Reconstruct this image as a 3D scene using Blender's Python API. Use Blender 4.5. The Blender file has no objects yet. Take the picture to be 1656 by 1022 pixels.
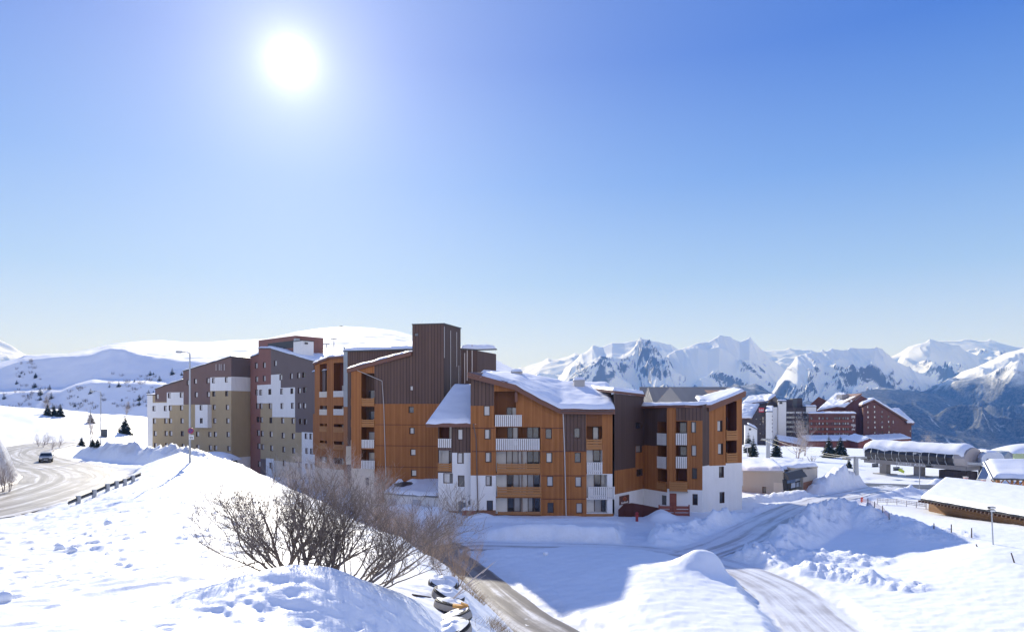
import bpy, math, random
import numpy as np
from mathutils import Vector, Matrix

random.seed(7)
rng = np.random.default_rng(11)
SC = bpy.context.scene
R = math.radians

# ------------------------------------------------------------------ camera, sky, sun, exposure
F = 1104.0                      # focal length in pixels of the 1656 px wide photograph (24 mm lens)
CX, HY, EYE = 828.0, 662.0, 12.0  # optical axis column, horizon row, eye height above the town level
cam_d = bpy.data.cameras.new("camera")
cam = bpy.data.objects.new("camera", cam_d)
SC.collection.objects.link(cam)
cam.location = (0, 0, EYE)
cam.rotation_euler = (R(90), 0, 0)
cam_d.sensor_width = 36.0
cam_d.lens = 24.0
cam_d.shift_y = (HY - 511.0) / 1656.0
cam_d.clip_start = 0.2
cam_d.clip_end = 60000
SC.camera = cam

SUNV = Vector((-358.0, 1104.0, 562.0)).normalized()
SUN_AZ = math.atan2(SUNV.x, SUNV.y)
SUN_EL = R(24.3)
LAMPV = Vector((math.sin(SUN_AZ) * math.cos(SUN_EL), math.cos(SUN_AZ) * math.cos(SUN_EL), math.sin(SUN_EL)))

world = bpy.data.worlds.new("World")
SC.world = world
world.use_nodes = True
wn, wl = world.node_tree.nodes, world.node_tree.links
wn.clear()
w_out = wn.new("ShaderNodeOutputWorld")
w_bg = wn.new("ShaderNodeBackground")
w_sky = wn.new("ShaderNodeTexSky")
w_sky.sky_type = 'NISHITA'
w_sky.sun_disc = False
w_sky.sun_elevation = SUN_EL
w_sky.sun_rotation = SUN_AZ
w_sky.altitude = 1800
w_sky.air_density = 1.0
w_sky.dust_density = 0.6
w_sky.ozone_density = 2.0
w_bg.inputs['Strength'].default_value = 0.10
EXPO = 0.45
# zenith-to-horizon colour of the clear alpine air, and the bright aureole round the sun: functions of direction only
w_geo = wn.new("ShaderNodeNewGeometry")
w_neg = wn.new("ShaderNodeVectorMath"); w_neg.operation = 'SCALE'; w_neg.inputs['Scale'].default_value = -1.0
wl.new(w_geo.outputs['Incoming'], w_neg.inputs[0])
w_sep = wn.new("ShaderNodeSeparateXYZ"); wl.new(w_neg.outputs[0], w_sep.inputs[0])
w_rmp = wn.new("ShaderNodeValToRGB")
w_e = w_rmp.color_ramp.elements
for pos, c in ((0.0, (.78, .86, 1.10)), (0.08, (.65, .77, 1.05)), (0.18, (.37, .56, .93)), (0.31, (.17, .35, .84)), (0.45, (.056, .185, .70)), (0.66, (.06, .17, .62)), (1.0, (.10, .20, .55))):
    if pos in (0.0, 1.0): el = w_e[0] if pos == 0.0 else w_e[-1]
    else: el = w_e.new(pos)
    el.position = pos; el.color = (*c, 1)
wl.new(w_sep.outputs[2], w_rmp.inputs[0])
w_dot = wn.new("ShaderNodeVectorMath"); w_dot.operation = 'DOT_PRODUCT'
w_dot.inputs[1].default_value = tuple(SUNV)
wl.new(w_neg.outputs[0], w_dot.inputs[0])
w_sum = None
w_cl = wn.new("ShaderNodeMath"); w_cl.operation = 'MAXIMUM'; w_cl.inputs[1].default_value = 0.0
wl.new(w_dot.outputs['Value'], w_cl.inputs[0])
for power, gain in ((9000, 3.0), (1500, 0.6), (200, 0.30), (32, 0.20), (7, 0.17)):
    p = wn.new("ShaderNodeMath"); p.operation = 'POWER'; p.inputs[1].default_value = power
    g = wn.new("ShaderNodeMath"); g.operation = 'MULTIPLY'; g.inputs[1].default_value = gain
    wl.new(w_cl.outputs[0], p.inputs[0]); wl.new(p.outputs[0], g.inputs[0])
    if w_sum is None:
        w_sum = g
    else:
        a = wn.new("ShaderNodeMath"); a.operation = 'ADD'
        wl.new(w_sum.outputs[0], a.inputs[0]); wl.new(g.outputs[0], a.inputs[1]); w_sum = a
w_add = wn.new("ShaderNodeMix"); w_add.data_type = 'RGBA'; w_add.blend_type = 'ADD'
w_add.inputs[0].default_value = 1.0
wl.new(w_rmp.outputs[0], w_add.inputs[6]); wl.new(w_sum.outputs[0], w_add.inputs[7])
# warm fill glow added to the sky behind the viewer, lifting the shaded facades
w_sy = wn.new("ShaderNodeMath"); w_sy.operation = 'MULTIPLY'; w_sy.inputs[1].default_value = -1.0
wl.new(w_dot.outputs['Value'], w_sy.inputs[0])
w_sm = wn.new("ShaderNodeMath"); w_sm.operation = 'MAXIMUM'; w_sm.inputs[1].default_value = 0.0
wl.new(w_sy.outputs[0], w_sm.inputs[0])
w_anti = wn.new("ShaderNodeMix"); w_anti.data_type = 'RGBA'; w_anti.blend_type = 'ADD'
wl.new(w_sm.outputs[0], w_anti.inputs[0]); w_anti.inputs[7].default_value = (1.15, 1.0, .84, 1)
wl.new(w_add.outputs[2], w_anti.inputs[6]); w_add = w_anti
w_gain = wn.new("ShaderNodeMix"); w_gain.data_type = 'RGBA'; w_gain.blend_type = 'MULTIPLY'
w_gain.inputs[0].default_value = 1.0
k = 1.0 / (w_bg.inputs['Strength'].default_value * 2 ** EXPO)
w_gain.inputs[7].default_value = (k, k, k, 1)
wl.new(w_add.outputs[2], w_gain.inputs[6])
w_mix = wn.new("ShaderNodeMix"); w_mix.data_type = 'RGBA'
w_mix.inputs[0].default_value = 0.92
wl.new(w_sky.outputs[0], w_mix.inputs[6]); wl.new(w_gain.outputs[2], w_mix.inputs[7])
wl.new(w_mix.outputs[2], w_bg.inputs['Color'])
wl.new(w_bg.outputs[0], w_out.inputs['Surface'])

sun_d = bpy.data.lights.new("sun", 'SUN')
sun = bpy.data.objects.new("sun", sun_d)
SC.collection.objects.link(sun)
sun_d.energy = 5.0
sun_d.angle = R(0.5)
sun_d.color = (1.0, 0.97, 0.94)
sun.rotation_euler = (-LAMPV).to_track_quat('-Z', 'Y').to_euler()
sun.location = (-40, 120, 80)

SC.view_settings.view_transform = 'Standard'
SC.view_settings.look = 'None'
SC.view_settings.gamma = 1.0
SC.view_settings.use_curve_mapping = False
SC.view_settings.exposure = EXPO
SC.cycles.max_bounces = 6
SC.cycles.diffuse_bounces = 3
SC.cycles.volume_bounces = 0
SC.cycles.use_denoising = True

# ------------------------------------------------------------------ helpers
def pt(px, py, Y):
    """the point of the place seen at a pixel of the photograph, Y metres into the scene"""
    return Vector(((px - CX) / F * Y, Y, EYE + (HY - py) / F * Y))

def ground_at(px, py, z=0.0):
    Y = (EYE - z) * F / (py - HY)
    return Vector(((px - CX) / F * Y, Y, z))

def link(o, parent=None):
    SC.collection.objects.link(o)
    if parent is not None:
        o.parent = parent
    return o

def tag(o, label=None, cat=None, group=None, kind=None):
    if label: o['label'] = label
    if cat: o['category'] = cat
    if group: o['group'] = group
    if kind: o['kind'] = kind
    return o

def thing(name, loc, label, cat, group=None, rz=0.0):
    o = bpy.data.objects.new(name, None)
    o.empty_display_size = 0.5
    o.location = loc
    o.rotation_euler = (0, 0, rz)
    link(o)
    return tag(o, label, cat, group)

def abs_loc(o):
    p = Vector((0, 0, 0))
    while o is not None:
        p += Vector(o.location); o = o.parent
    return p

def dup(root, loc=None, rz=None, sc=None, label=None, group=None):
    def cp(o, par):
        c = o.copy(); SC.collection.objects.link(c)
        if par is not None: c.parent = par
        for ch in list(o.children): cp(ch, c)
        return c
    r = cp(root, None)
    if loc is not None: r.location = loc
    if rz is not None: r.rotation_euler = (0, 0, rz)
    if sc is not None: r.scale = (sc, sc, sc)
    if label: r['label'] = label
    if group: r['group'] = group
    return r

class MB:
    """collects faces and links them as one mesh object"""
    def __init__(s):
        s.v, s.f, s.mi, s.uv, s.mats = [], [], [], [], []
    def m(s, mat):
        if mat not in s.mats: s.mats.append(mat)
        return s.mats.index(mat)
    def face(s, pts, mat, uvs=None):
        b = len(s.v)
        s.v.extend([tuple(p) for p in pts])
        s.f.append(tuple(range(b, b + len(pts))))
        s.mi.append(s.m(mat))
        s.uv.append(uvs if uvs else [(0.0, 0.0)] * len(pts))
    def obox(s, o, ex, ey, ez, mat, uvscale=1.0):
        """box with corner o and edge vectors ex, ey, ez (right handed)"""
        o, ex, ey, ez = Vector(o), Vector(ex), Vector(ey), Vector(ez)
        if ex.cross(ey).dot(ez) < 0: o = o + ex; ex = -ex
        def q(p, a, b):
            la, lb = a.length, b.length
            # v coordinate runs along the more vertical edge
            if abs(a.normalized().z) > abs(b.normalized().z):
                u = [(0, 0), (0, la), (lb, la), (lb, 0)]
            else:
                u = [(0, 0), (la, 0), (la, lb), (0, lb)]
            s.face([p, p + a, p + a + b, p + b], mat, u)
        q(o, ey, ex); q(o + ez, ex, ey)
        q(o, ex, ez); q(o + ey, ez, ex)
        q(o, ez, ey); q(o + ex, ey, ez)
    def box(s, c, sx, sy, sz, mat, rz=0.0):
        """box standing on c (centre of its bottom)"""
        ca, sa = math.cos(rz), math.sin(rz)
        ex, ey = Vector((ca, sa, 0)) * sx, Vector((-sa, ca, 0)) * sy
        s.obox(Vector(c) - ex / 2 - ey / 2, ex, ey, Vector((0, 0, sz)), mat)
    def tube(s, pts, radii, n, mat, cap=True):
        pts = [Vector(p) for p in pts]
        if not hasattr(radii, '__len__'): radii = [radii] * len(pts)
        rings = []
        for i, p in enumerate(pts):
            d = (pts[min(i + 1, len(pts) - 1)] - pts[max(i - 1, 0)])
            if d.length < 1e-9: d = Vector((0, 0, 1))
            d.normalize()
            a = d.cross(Vector((0, 0, 1)))
            if a.length < 1e-3: a = d.cross(Vector((1, 0, 0)))
            a.normalize(); b = d.cross(a)
            base = len(s.v)
            for k in range(n):
                t = 2 * math.pi * k / n
                s.v.append(tuple(p + (a * math.cos(t) + b * math.sin(t)) * radii[i]))
            rings.append(base)
        mi = s.m(mat)
        for i in range(len(rings) - 1):
            for k in range(n):
                k2 = (k + 1) % n
                s.f.append((rings[i] + k2, rings[i] + k, rings[i + 1] + k, rings[i + 1] + k2))
                s.mi.append(mi); s.uv.append([(k / n, 0), (k / n, 0), (k / n, 1), (k / n, 1)])
        if cap:
            s.f.append(tuple(rings[0] + k for k in range(n))); s.mi.append(mi); s.uv.append([(0, 0)] * n)
            s.f.append(tuple(rings[-1] + k for k in reversed(range(n)))); s.mi.append(mi); s.uv.append([(0, 0)] * n)
    def prism(s, poly, ext, mat):
        """extrude a planar polygon (list of points) by vector ext"""
        poly = [Vector(p) for p in poly]; ext = Vector(ext)
        n = Vector((0, 0, 0))
        for i in range(1, len(poly) - 1): n += (poly[i] - poly[0]).cross(poly[i + 1] - poly[0])
        if n.dot(ext) > 0: poly = poly[::-1]
        s.face(poly, mat); s.face([p + ext for p in reversed(poly)], mat)
        for i in range(len(poly)):
            a, b = poly[i], poly[(i + 1) % len(poly)]
            s.face([b, a, a + ext, b + ext], mat, [(0, 0), (0, (b - a).length), (ext.length, 0), (ext.length, 1)])
    def build(s, name, parent=None, smooth=False, local=False):
        me = bpy.data.meshes.new(name)
        off = Vector((0, 0, 0))
        if parent is not None and not local: off = abs_loc(parent)
        v = np.array(s.v, dtype=np.float64).reshape(-1, 3) - np.array(off)
        me.from_pydata(v.tolist(), [], s.f)
        for m in s.mats: me.materials.append(m)
        me.polygons.foreach_set('material_index', s.mi)
        uvl = me.uv_layers.new(name="UVMap")
        flat = [c for u in s.uv for p in u for c in p]
        uvl.data.foreach_set('uv', flat)
        if smooth: me.polygons.foreach_set('use_smooth', [True] * len(s.f))
        me.update()
        return link(bpy.data.objects.new(name, me), parent)

def grid_object(name, P, mats, mi=None, parent=None, attr=None, smooth=True):
    """P: (rows, cols, 3) array -> one sheet"""
    r, c = P.shape[:2]
    idx = np.arange(r * c).reshape(r, c)
    q = np.stack([idx[:-1, :-1], idx[:-1, 1:], idx[1:, 1:], idx[1:, :-1]], -1).reshape(-1, 4)
    me = bpy.data.meshes.new(name)
    me.vertices.add(r * c); me.vertices.foreach_set('co', P.reshape(-1).astype(np.float32))
    me.loops.add(q.size); me.loops.foreach_set('vertex_index', q.reshape(-1).astype(np.int32))
    me.polygons.add(len(q))
    me.polygons.foreach_set('loop_start', np.arange(0, q.size, 4, dtype=np.int32))
    try: me.polygons.foreach_set('loop_total', np.full(len(q), 4, dtype=np.int32))
    except Exception: pass
    for m in mats: me.materials.append(m)
    if mi is not None: me.polygons.foreach_set('material_index', mi.reshape(-1).astype(np.int32))
    me.update(calc_edges=True)
    if smooth: me.polygons.foreach_set('use_smooth', np.ones(len(q), dtype=bool))
    for k, a in (attr or {}).items():
        at = me.attributes.new(k, 'FLOAT', 'POINT')
        at.data.foreach_set('value', a.reshape(-1).astype(np.float32))
    me.validate()
    return link(bpy.data.objects.new(name, me), parent)

# --- numpy noise
def _hash(ix, iy, seed):
    h = (ix.astype(np.int64) * 374761393 + iy.astype(np.int64) * 668265263 + seed * 974711) & 0xffffffff
    h = ((h ^ (h >> 13)) * 1274126177) & 0xffffffff
    h = (h ^ (h >> 16)) & 0xffffffff
    return h.astype(np.float64) / 4294967295.0

def vnoise(x, y, seed=0):
    ix, iy = np.floor(x), np.floor(y)
    fx, fy = x - ix, y - iy
    fx = fx * fx * fx * (fx * (fx * 6 - 15) + 10); fy = fy * fy * fy * (fy * (fy * 6 - 15) + 10)
    a = _hash(ix, iy, seed); b = _hash(ix + 1, iy, seed)
    c = _hash(ix, iy + 1, seed); d = _hash(ix + 1, iy + 1, seed)
    return (a + (b - a) * fx) * (1 - fy) + (c + (d - c) * fx) * fy

def fbm(x, y, octv=4, seed=0, gain=0.5):
    s, a, t = 0.0, 1.0, 0.0
    for o in range(octv):
        s = s + a * (vnoise(x, y, seed + o * 17) * 2 - 1); t += a; a *= gain
        x, y = x * 1.62 + y * 1.21 + 5.3, y * 1.62 - x * 1.21 + 2.7
    return s / t

def ridged(x, y, octv=5, seed=0, gain=0.5):
    s, a, t, w = 0.0, 1.0, 0.0, 1.0
    for o in range(octv):
        n = 1 - np.abs(vnoise(x, y, seed + o * 31) * 2 - 1)
        n = n * n * w; w = np.clip(n * 1.6, 0, 1)
        s = s + a * n; t += a; a *= gain
        x, y = x * 1.62 + y * 1.21 + 5.3, y * 1.62 - x * 1.21 + 2.7
    return s / t

def sstep(e0, e1, x):
    t = np.clip((x - e0) / (e1 - e0), 0, 1)
    return t * t * (3 - 2 * t)

# ------------------------------------------------------------------ materials
def new_mat(name):
    m = bpy.data.materials.new(name); m.use_nodes = True
    n, l = m.node_tree.nodes, m.node_tree.links
    return m, n, l, n['Principled BSDF']

def mixc(n, l, fac, a, b, mode='MIX'):
    x = n.new("ShaderNodeMix"); x.data_type = 'RGBA'; x.blend_type = mode
    for sock, val in ((x.inputs[0], fac), (x.inputs[6], a), (x.inputs[7], b)):
        if isinstance(val, (int, float)): sock.default_value = val
        elif isinstance(val, tuple): sock.default_value = (*val[:3], 1)
        else: l.new(val, sock)
    return x.outputs[2]

def mth(n, l, op, a, b=None, c=None, clamp=False):
    x = n.new("ShaderNodeMath"); x.operation = op; x.use_clamp = clamp
    for i, val in enumerate((a, b, c)):
        if val is None: continue
        if isinstance(val, (int, float)): x.inputs[i].default_value = val
        else: l.new(val, x.inputs[i])
    return x.outputs[0]

def noise_tex(n, l, scale, detail=4, rough=0.55, vec=None, dist=0.0):
    t = n.new("ShaderNodeTexNoise"); t.inputs['Scale'].default_value = scale
    t.inputs['Detail'].default_value = detail; t.inputs['Roughness'].default_value = rough
    t.inputs['Distortion'].default_value = dist
    if vec is not None: l.new(vec, t.inputs['Vector'])
    return t.outputs['Fac']

def ramp(n, l, fac, stops):
    r = n.new("ShaderNodeValToRGB")
    e = r.color_ramp.elements
    while len(e) < len(stops): e.new(0.5)
    for el, (p, c) in zip(e, stops):
        el.position = p; el.color = (*c[:3], 1) if isinstance(c, tuple) else (c, c, c, 1)
    l.new(fac, r.inputs[0])
    return r.outputs[0]

def mapping(n, l, vec, scale=(1, 1, 1), loc=(0, 0, 0), rot=(0, 0, 0)):
    mp = n.new("ShaderNodeMapping")
    mp.inputs['Scale'].default_value = scale; mp.inputs['Location'].default_value = loc
    mp.inputs['Rotation'].default_value = rot
    l.new(vec, mp.inputs[0]); return mp.outputs[0]

def coord(n, which='Object'):
    return n.new("ShaderNodeTexCoord").outputs[which]

def bump(n, l, bsdf, height, strength=0.4, dist=0.02):
    b = n.new("ShaderNodeBump"); b.inputs['Strength'].default_value = strength
    b.inputs['Distance'].default_value = dist
    l.new(height, b.inputs['Height']); l.new(b.outputs[0], bsdf.inputs['Normal'])

def plain(name, c, rough=0.6, vary=0.12, scale=3.0, metal=0.0, bumpy=0.0):
    m, n, l, b = new_mat(name)
    f = noise_tex(n, l, scale, 5, 0.6, coord(n))
    lo = tuple(x * (1 - vary) for x in c); hi = tuple(min(1, x * (1 + vary)) for x in c)
    l.new(mixc(n, l, f, lo, hi), b.inputs['Base Color'])
    b.inputs['Roughness'].default_value = rough; b.inputs['Metallic'].default_value = metal
    if bumpy: bump(n, l, b, noise_tex(n, l, scale * 6, 4, 0.6, coord(n)), bumpy, 0.02)
    return m

def boards(name, c1, c2, w, gap=0.06, rough=0.65, horizontal=False, gapc=0.35, seam=0.0, spec=0.3):
    """cladding boards along the wall's own UV (metres)"""
    m, n, l, b = new_mat(name)
    sp = n.new("ShaderNodeSeparateXYZ"); l.new(coord(n, 'UV'), sp.inputs[0])
    u, v = sp.outputs[0], sp.outputs[1]
    if horizontal: u, v = v, u
    s = mth(n, l, 'DIVIDE', u, w)
    idx = mth(n, l, 'FLOOR', s); fr = mth(n, l, 'FRACT', s)
    wnz = n.new("ShaderNodeTexWhiteNoise"); wnz.noise_dimensions = '1D'; l.new(idx, wnz.inputs['W'])
    cb = n.new("ShaderNodeCombineXYZ")
    l.new(mth(n, l, 'MULTIPLY', u, 9.0), cb.inputs[0]); l.new(mth(n, l, 'MULTIPLY', v, 0.5), cb.inputs[1])
    l.new(wnz.outputs['Value'], cb.inputs[2])
    grain = noise_tex(n, l, 1.3, 5, 0.65, cb.outputs[0])
    big = noise_tex(n, l, 1.0, 5, 0.62, mapping(n, l, coord(n, 'UV'), (0.55, 0.16, 1)))
    f = mth(n, l, 'ADD', mth(n, l, 'MULTIPLY', wnz.outputs['Value'], 0.42),
            mth(n, l, 'ADD', mth(n, l, 'MULTIPLY', grain, 0.45), mth(n, l, 'MULTIPLY', big, 0.9)))
    f = mth(n, l, 'SUBTRACT', f, 0.45, clamp=True)
    col = mixc(n, l, f, c1, c2)
    edge = mth(n, l, 'LESS_THAN', fr, gap)
    dark = tuple(x * gapc for x in c1)
    col = mixc(n, l, edge, col, dark)
    l.new(col, b.inputs['Base Color'])
    b.inputs['Roughness'].default_value = rough
    b.inputs['Specular IOR Level'].default_value = spec
    h = mth(n, l, 'SUBTRACT', 1.0, edge)
    h = mth(n, l, 'ADD', h, mth(n, l, 'MULTIPLY', grain, 0.15))
    bump(n, l, b, h, 0.5, 0.02)
    return m

def stained(name, c, rough=0.8, stain=0.2):
    """rendered wall: blotches and rain streaks down the wall"""
    m, n, l, b = new_mat(name)
    uv = coord(n, 'UV')
    a = noise_tex(n, l, 0.5, 5, 0.6, coord(n))
    s = noise_tex(n, l, 1.0, 4, 0.6, mapping(n, l, uv, (2.2, 0.18, 1)))
    f = mth(n, l, 'ADD', mth(n, l, 'MULTIPLY', a, 0.5), mth(n, l, 'MULTIPLY', s, 0.5))
    f = ramp(n, l, f, ((0.3, 0.0), (0.72, 1.0)))
    l.new(mixc(n, l, f, tuple(x * (1 - stain) for x in c), tuple(min(1, x * (1 + stain * 0.4)) for x in c)), b.inputs['Base Color'])
    b.inputs['Roughness'].default_value = rough
    bump(n, l, b, noise_tex(n, l, 25, 4, 0.6, coord(n)), 0.15, 0.01)
    return m

def snow_mat(name, base=(0.84, 0.87, 0.91), fine=1.0, dirt=False):
    m, n, l, b = new_mat(name)
    oc = coord(n)
    a = noise_tex(n, l, 0.6, 5, 0.6, oc)
    col = mixc(n, l, a, tuple(x * 0.96 for x in base), tuple(min(0.95, x * 1.03) for x in base))
    if dirt:
        at = n.new("ShaderNodeAttribute"); at.attribute_name = 'dirt'
        d1 = noise_tex(n, l, 1.1, 7, 0.72, oc)
        d = mth(n, l, 'ADD', mth(n, l, 'MULTIPLY', at.outputs['Fac'], 1.0), mth(n, l, 'MULTIPLY', mth(n, l, 'SUBTRACT', d1, 0.5), 1.3))
        d = mth(n, l, 'MULTIPLY', mth(n, l, 'MULTIPLY', d, at.outputs['Fac']), 1.35, clamp=True)
        col = mixc(n, l, d, col, (0.33, 0.29, 0.25))
    l.new(col, b.inputs['Base Color'])
    b.inputs['Roughness'].default_value = 0.55
    b.inputs['Specular IOR Level'].default_value = 0.25
    h = mth(n, l, 'ADD', mth(n, l, 'MULTIPLY', noise_tex(n, l, 2.2 * fine, 6, 0.62, oc), 0.6 if dirt else 1.0), mth(n, l, 'MULTIPLY', noise_tex(n, l, 14 * fine, 4, 0.6, oc), 0.25))
    if dirt:
        ar = n.new("ShaderNodeAttribute"); ar.attribute_name = 'rough'
        vo = n.new("ShaderNodeTexVoronoi"); vo.inputs['Scale'].default_value = 1.7; vo.inputs['Randomness'].default_value = 1.0
        l.new(oc, vo.inputs['Vector'])
        v2 = n.new("ShaderNodeTexVoronoi"); v2.inputs['Scale'].default_value = 4.5; l.new(oc, v2.inputs['Vector'])
        cl = mth(n, l, 'ADD', mth(n, l, 'MULTIPLY', vo.outputs['Distance'], -2.6), mth(n, l, 'MULTIPLY', v2.outputs['Distance'], -1.6))
        h = mth(n, l, 'ADD', h, mth(n, l, 'MULTIPLY', cl, ar.outputs['Fac']))
    bump(n, l, b, h, 0.30, 0.09 / fine)
    return m

M = {}
M['snow'] = snow_mat('snow')
M['snow_ground'] = snow_mat('snow_ground', dirt=True)
M['snow_roof'] = snow_mat('snow_roof', (0.85, 0.87, 0.91), 1.2)
M['orange'] = boards('orange_cladding', (0.23, 0.080, 0.020), (0.46, 0.19, 0.060), 0.16, 0.05, 0.7, gapc=0.7)
M['brown'] = boards('brown_cladding', (0.095, 0.054, 0.040), (0.155, 0.094, 0.072), 0.42, 0.16, 0.6, gapc=0.45)
M['darkbrown'] = boards('dark_brown_cladding', (0.075, 0.045, 0.036), (0.105, 0.066, 0.054), 0.42, 0.1, 0.6, gapc=0.6)
M['plum'] = stained('plum_grey_render', (0.19, 0.12, 0.10), 0.8, 0.12)
M['slate'] = stained('dark_grey_render', (0.155, 0.118, 0.108), 0.8, 0.12)
M['redbrown'] = stained('red_brown_render', (0.25, 0.115, 0.09), 0.8, 0.15)
M['olive'] = stained('olive_render', (0.42, 0.32, 0.185), 0.85, 0.12)
M['white'] = stained('white_render', (0.78, 0.76, 0.73), 0.85, 0.10)
M['cream'] = stained('cream_render', (0.62, 0.55, 0.45), 0.85, 0.10)
M['fascia'] = plain('fascia', (0.17, 0.075, 0.05), 0.6)
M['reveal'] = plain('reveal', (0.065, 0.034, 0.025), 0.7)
M['plinth'] = plain('plinth', (0.22, 0.10, 0.055), 0.8)
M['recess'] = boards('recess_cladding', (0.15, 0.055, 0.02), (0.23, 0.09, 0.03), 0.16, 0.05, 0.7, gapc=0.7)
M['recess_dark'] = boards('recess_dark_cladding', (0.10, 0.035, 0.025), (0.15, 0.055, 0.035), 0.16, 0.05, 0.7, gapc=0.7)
M['frame'] = plain('window_frame_paint', (0.075, 0.038, 0.028), 0.5)
M['frame_white'] = plain('white_frame_paint', (0.7, 0.7, 0.68), 0.5)
M['timber'] = boards('timber', (0.34, 0.15, 0.05), (0.48, 0.235, 0.09), 0.5, 0.02, 0.7, horizontal=True)
M['timber_red'] = boards('dark_red_timber', (0.22, 0.065, 0.045), (0.30, 0.10, 0.065), 0.5, 0.02, 0.7, horizontal=True)
M['rail_white'] = plain('white_painted_boards', (0.72, 0.70, 0.67), 0.6, 0.08)
M['slab'] = plain('balcony_slab', (0.42, 0.38, 0.33), 0.8)
M['roof_dark'] = boards('dark_roof_sheet', (0.075, 0.075, 0.085), (0.11, 0.11, 0.12), 0.35, 0.08, 0.5)
M['concrete'] = plain('concrete', (0.42, 0.40, 0.38), 0.85, 0.18, 1.2, bumpy=0.2)
M['metal'] = plain('galvanised_metal', (0.40, 0.42, 0.44), 0.45, 0.1, 6, metal=0.6)
M['metal_dark'] = plain('dark_metal', (0.07, 0.075, 0.08), 0.5, 0.15, 5, metal=0.3)
M['pipe'] = plain('zinc_pipe', (0.50, 0.47, 0.45), 0.5, 0.1, 5)
M['pipe_brown'] = plain('brown_pipe', (0.13, 0.085, 0.07), 0.5, 0.1, 5)
M['door'] = plain('grey_door', (0.13, 0.15, 0.18), 0.5)
M['garage'] = boards('garage_door', (0.42, 0.43, 0.47), (0.50, 0.51, 0.55), 0.3, 0.05, 0.5, horizontal=True)
M['black'] = plain('black_panel', (0.03, 0.03, 0.035), 0.5)

def pane_mat(name, cur, dark, share):
    """window glass with a curtain or a dark room behind it, different for every window"""
    m, n, l, b = new_mat(name)
    oi = n.new("ShaderNodeObjectInfo")
    gc = coord(n, 'Generated')
    wv = n.new("ShaderNodeTexWave"); wv.inputs['Scale'].default_value = 2.2; wv.inputs['Distortion'].default_value = 2.5
    wv.inputs['Detail'].default_value = 2; l.new(gc, wv.inputs['Vector'])
    fold = mixc(n, l, wv.outputs['Fac'], tuple(x * 0.72 for x in cur), cur)
    sp = n.new("ShaderNodeSeparateXYZ"); l.new(gc, sp.inputs[0])
    side = mth(n, l, 'FRACT', mth(n, l, 'MULTIPLY', oi.outputs['Random'], 7.31))
    ww = mth(n, l, 'ADD', mth(n, l, 'MULTIPLY', side, 0.8), 0.15)
    drawn = mth(n, l, 'LESS_THAN', sp.outputs[0], ww)
    has = mth(n, l, 'LESS_THAN', oi.outputs['Random'], share)
    f = mth(n, l, 'MULTIPLY', has, mth(n, l, 'MAXIMUM', drawn, mth(n, l, 'LESS_THAN', side, 0.6)))
    l.new(mixc(n, l, f, dark, fold), b.inputs['Base Color'])
    b.inputs['Roughness'].default_value = 0.12
    b.inputs['Specular IOR Level'].default_value = 0.8
    b.inputs['Coat Weight'].default_value = 0.6; b.inputs['Coat Roughness'].default_value = 0.03
    return m
M['pane'] = pane_mat('window_glass', (0.62, 0.60, 0.58), (0.05, 0.05, 0.055), 0.8)
M['pane_dark'] = pane_mat('window_glass_dark', (0.36, 0.35, 0.34), (0.03, 0.03, 0.035), 0.3)
M['pane_mix'] = pane_mat('window_glass_mixed', (0.46, 0.44, 0.42), (0.03, 0.03, 0.035), 0.42)
# ------------------------------------------------------------------ terrain
CTRL = []   # (x, y, z)
def cp(px, py, Y): p = pt(px, py, Y); CTRL.append((p.x, p.y, p.z))
def cw(x, y, z): CTRL.append((x, y, z))
# near slope the camera stands on
for a in ((0,1022,8.6),(-350,1000,9),(300,1022,8.2),(200,965,12),(0,955,14),(100,905,22),(0,868,34),(250,852,29),
          (400,885,21),(470,905,16.5),(300,790,44),(200,800,44),(330,930,14.5),(560,968,11.5),(640,1000,10.5),(700,1005,11.3),(560,900,17),
          (640,940,14.0),(-300,900,24),(-300,860,36)): cp(*a)
cw(0,0,10.3); cw(-3,4,10.1); cw(-12,2,10.4); cw(-10,-15,13); cw(8,-20,13); cw(-40,-20,18); cw(30,-40,16); cw(-30,15,9.0); cw(-60,10,12); cw(0,-70,26); cw(-90,-40,30); cw(80,-60,20)
# crest of the bank that falls to the street
for a in ((292,730,72),(338,745,66),(400,772,56),(470,803,45),(540,832,36.5),(600,851,30),(650,868,24),(704,902,18.5),(736,946,15),(772,1010,12.5)): cp(*a)
# its foot
for a in ((1.5,31,0.2),(-0.5,38,0),(-4.5,47,0),(-8,54,0),(-12,62,0),(-19,74,0),(-29,87,0),(-38,98,-.3),(-44,108,-.5),(3.5,24,0.6),(5.5,16,1.5),(7,8,3),(8,2,5),(12,-6,8)): cw(*a)
cw(-3.0,40,2.6); cw(-9.5,52,2.6); cw(-17,64,3); cw(-25,75,3.6)
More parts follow.
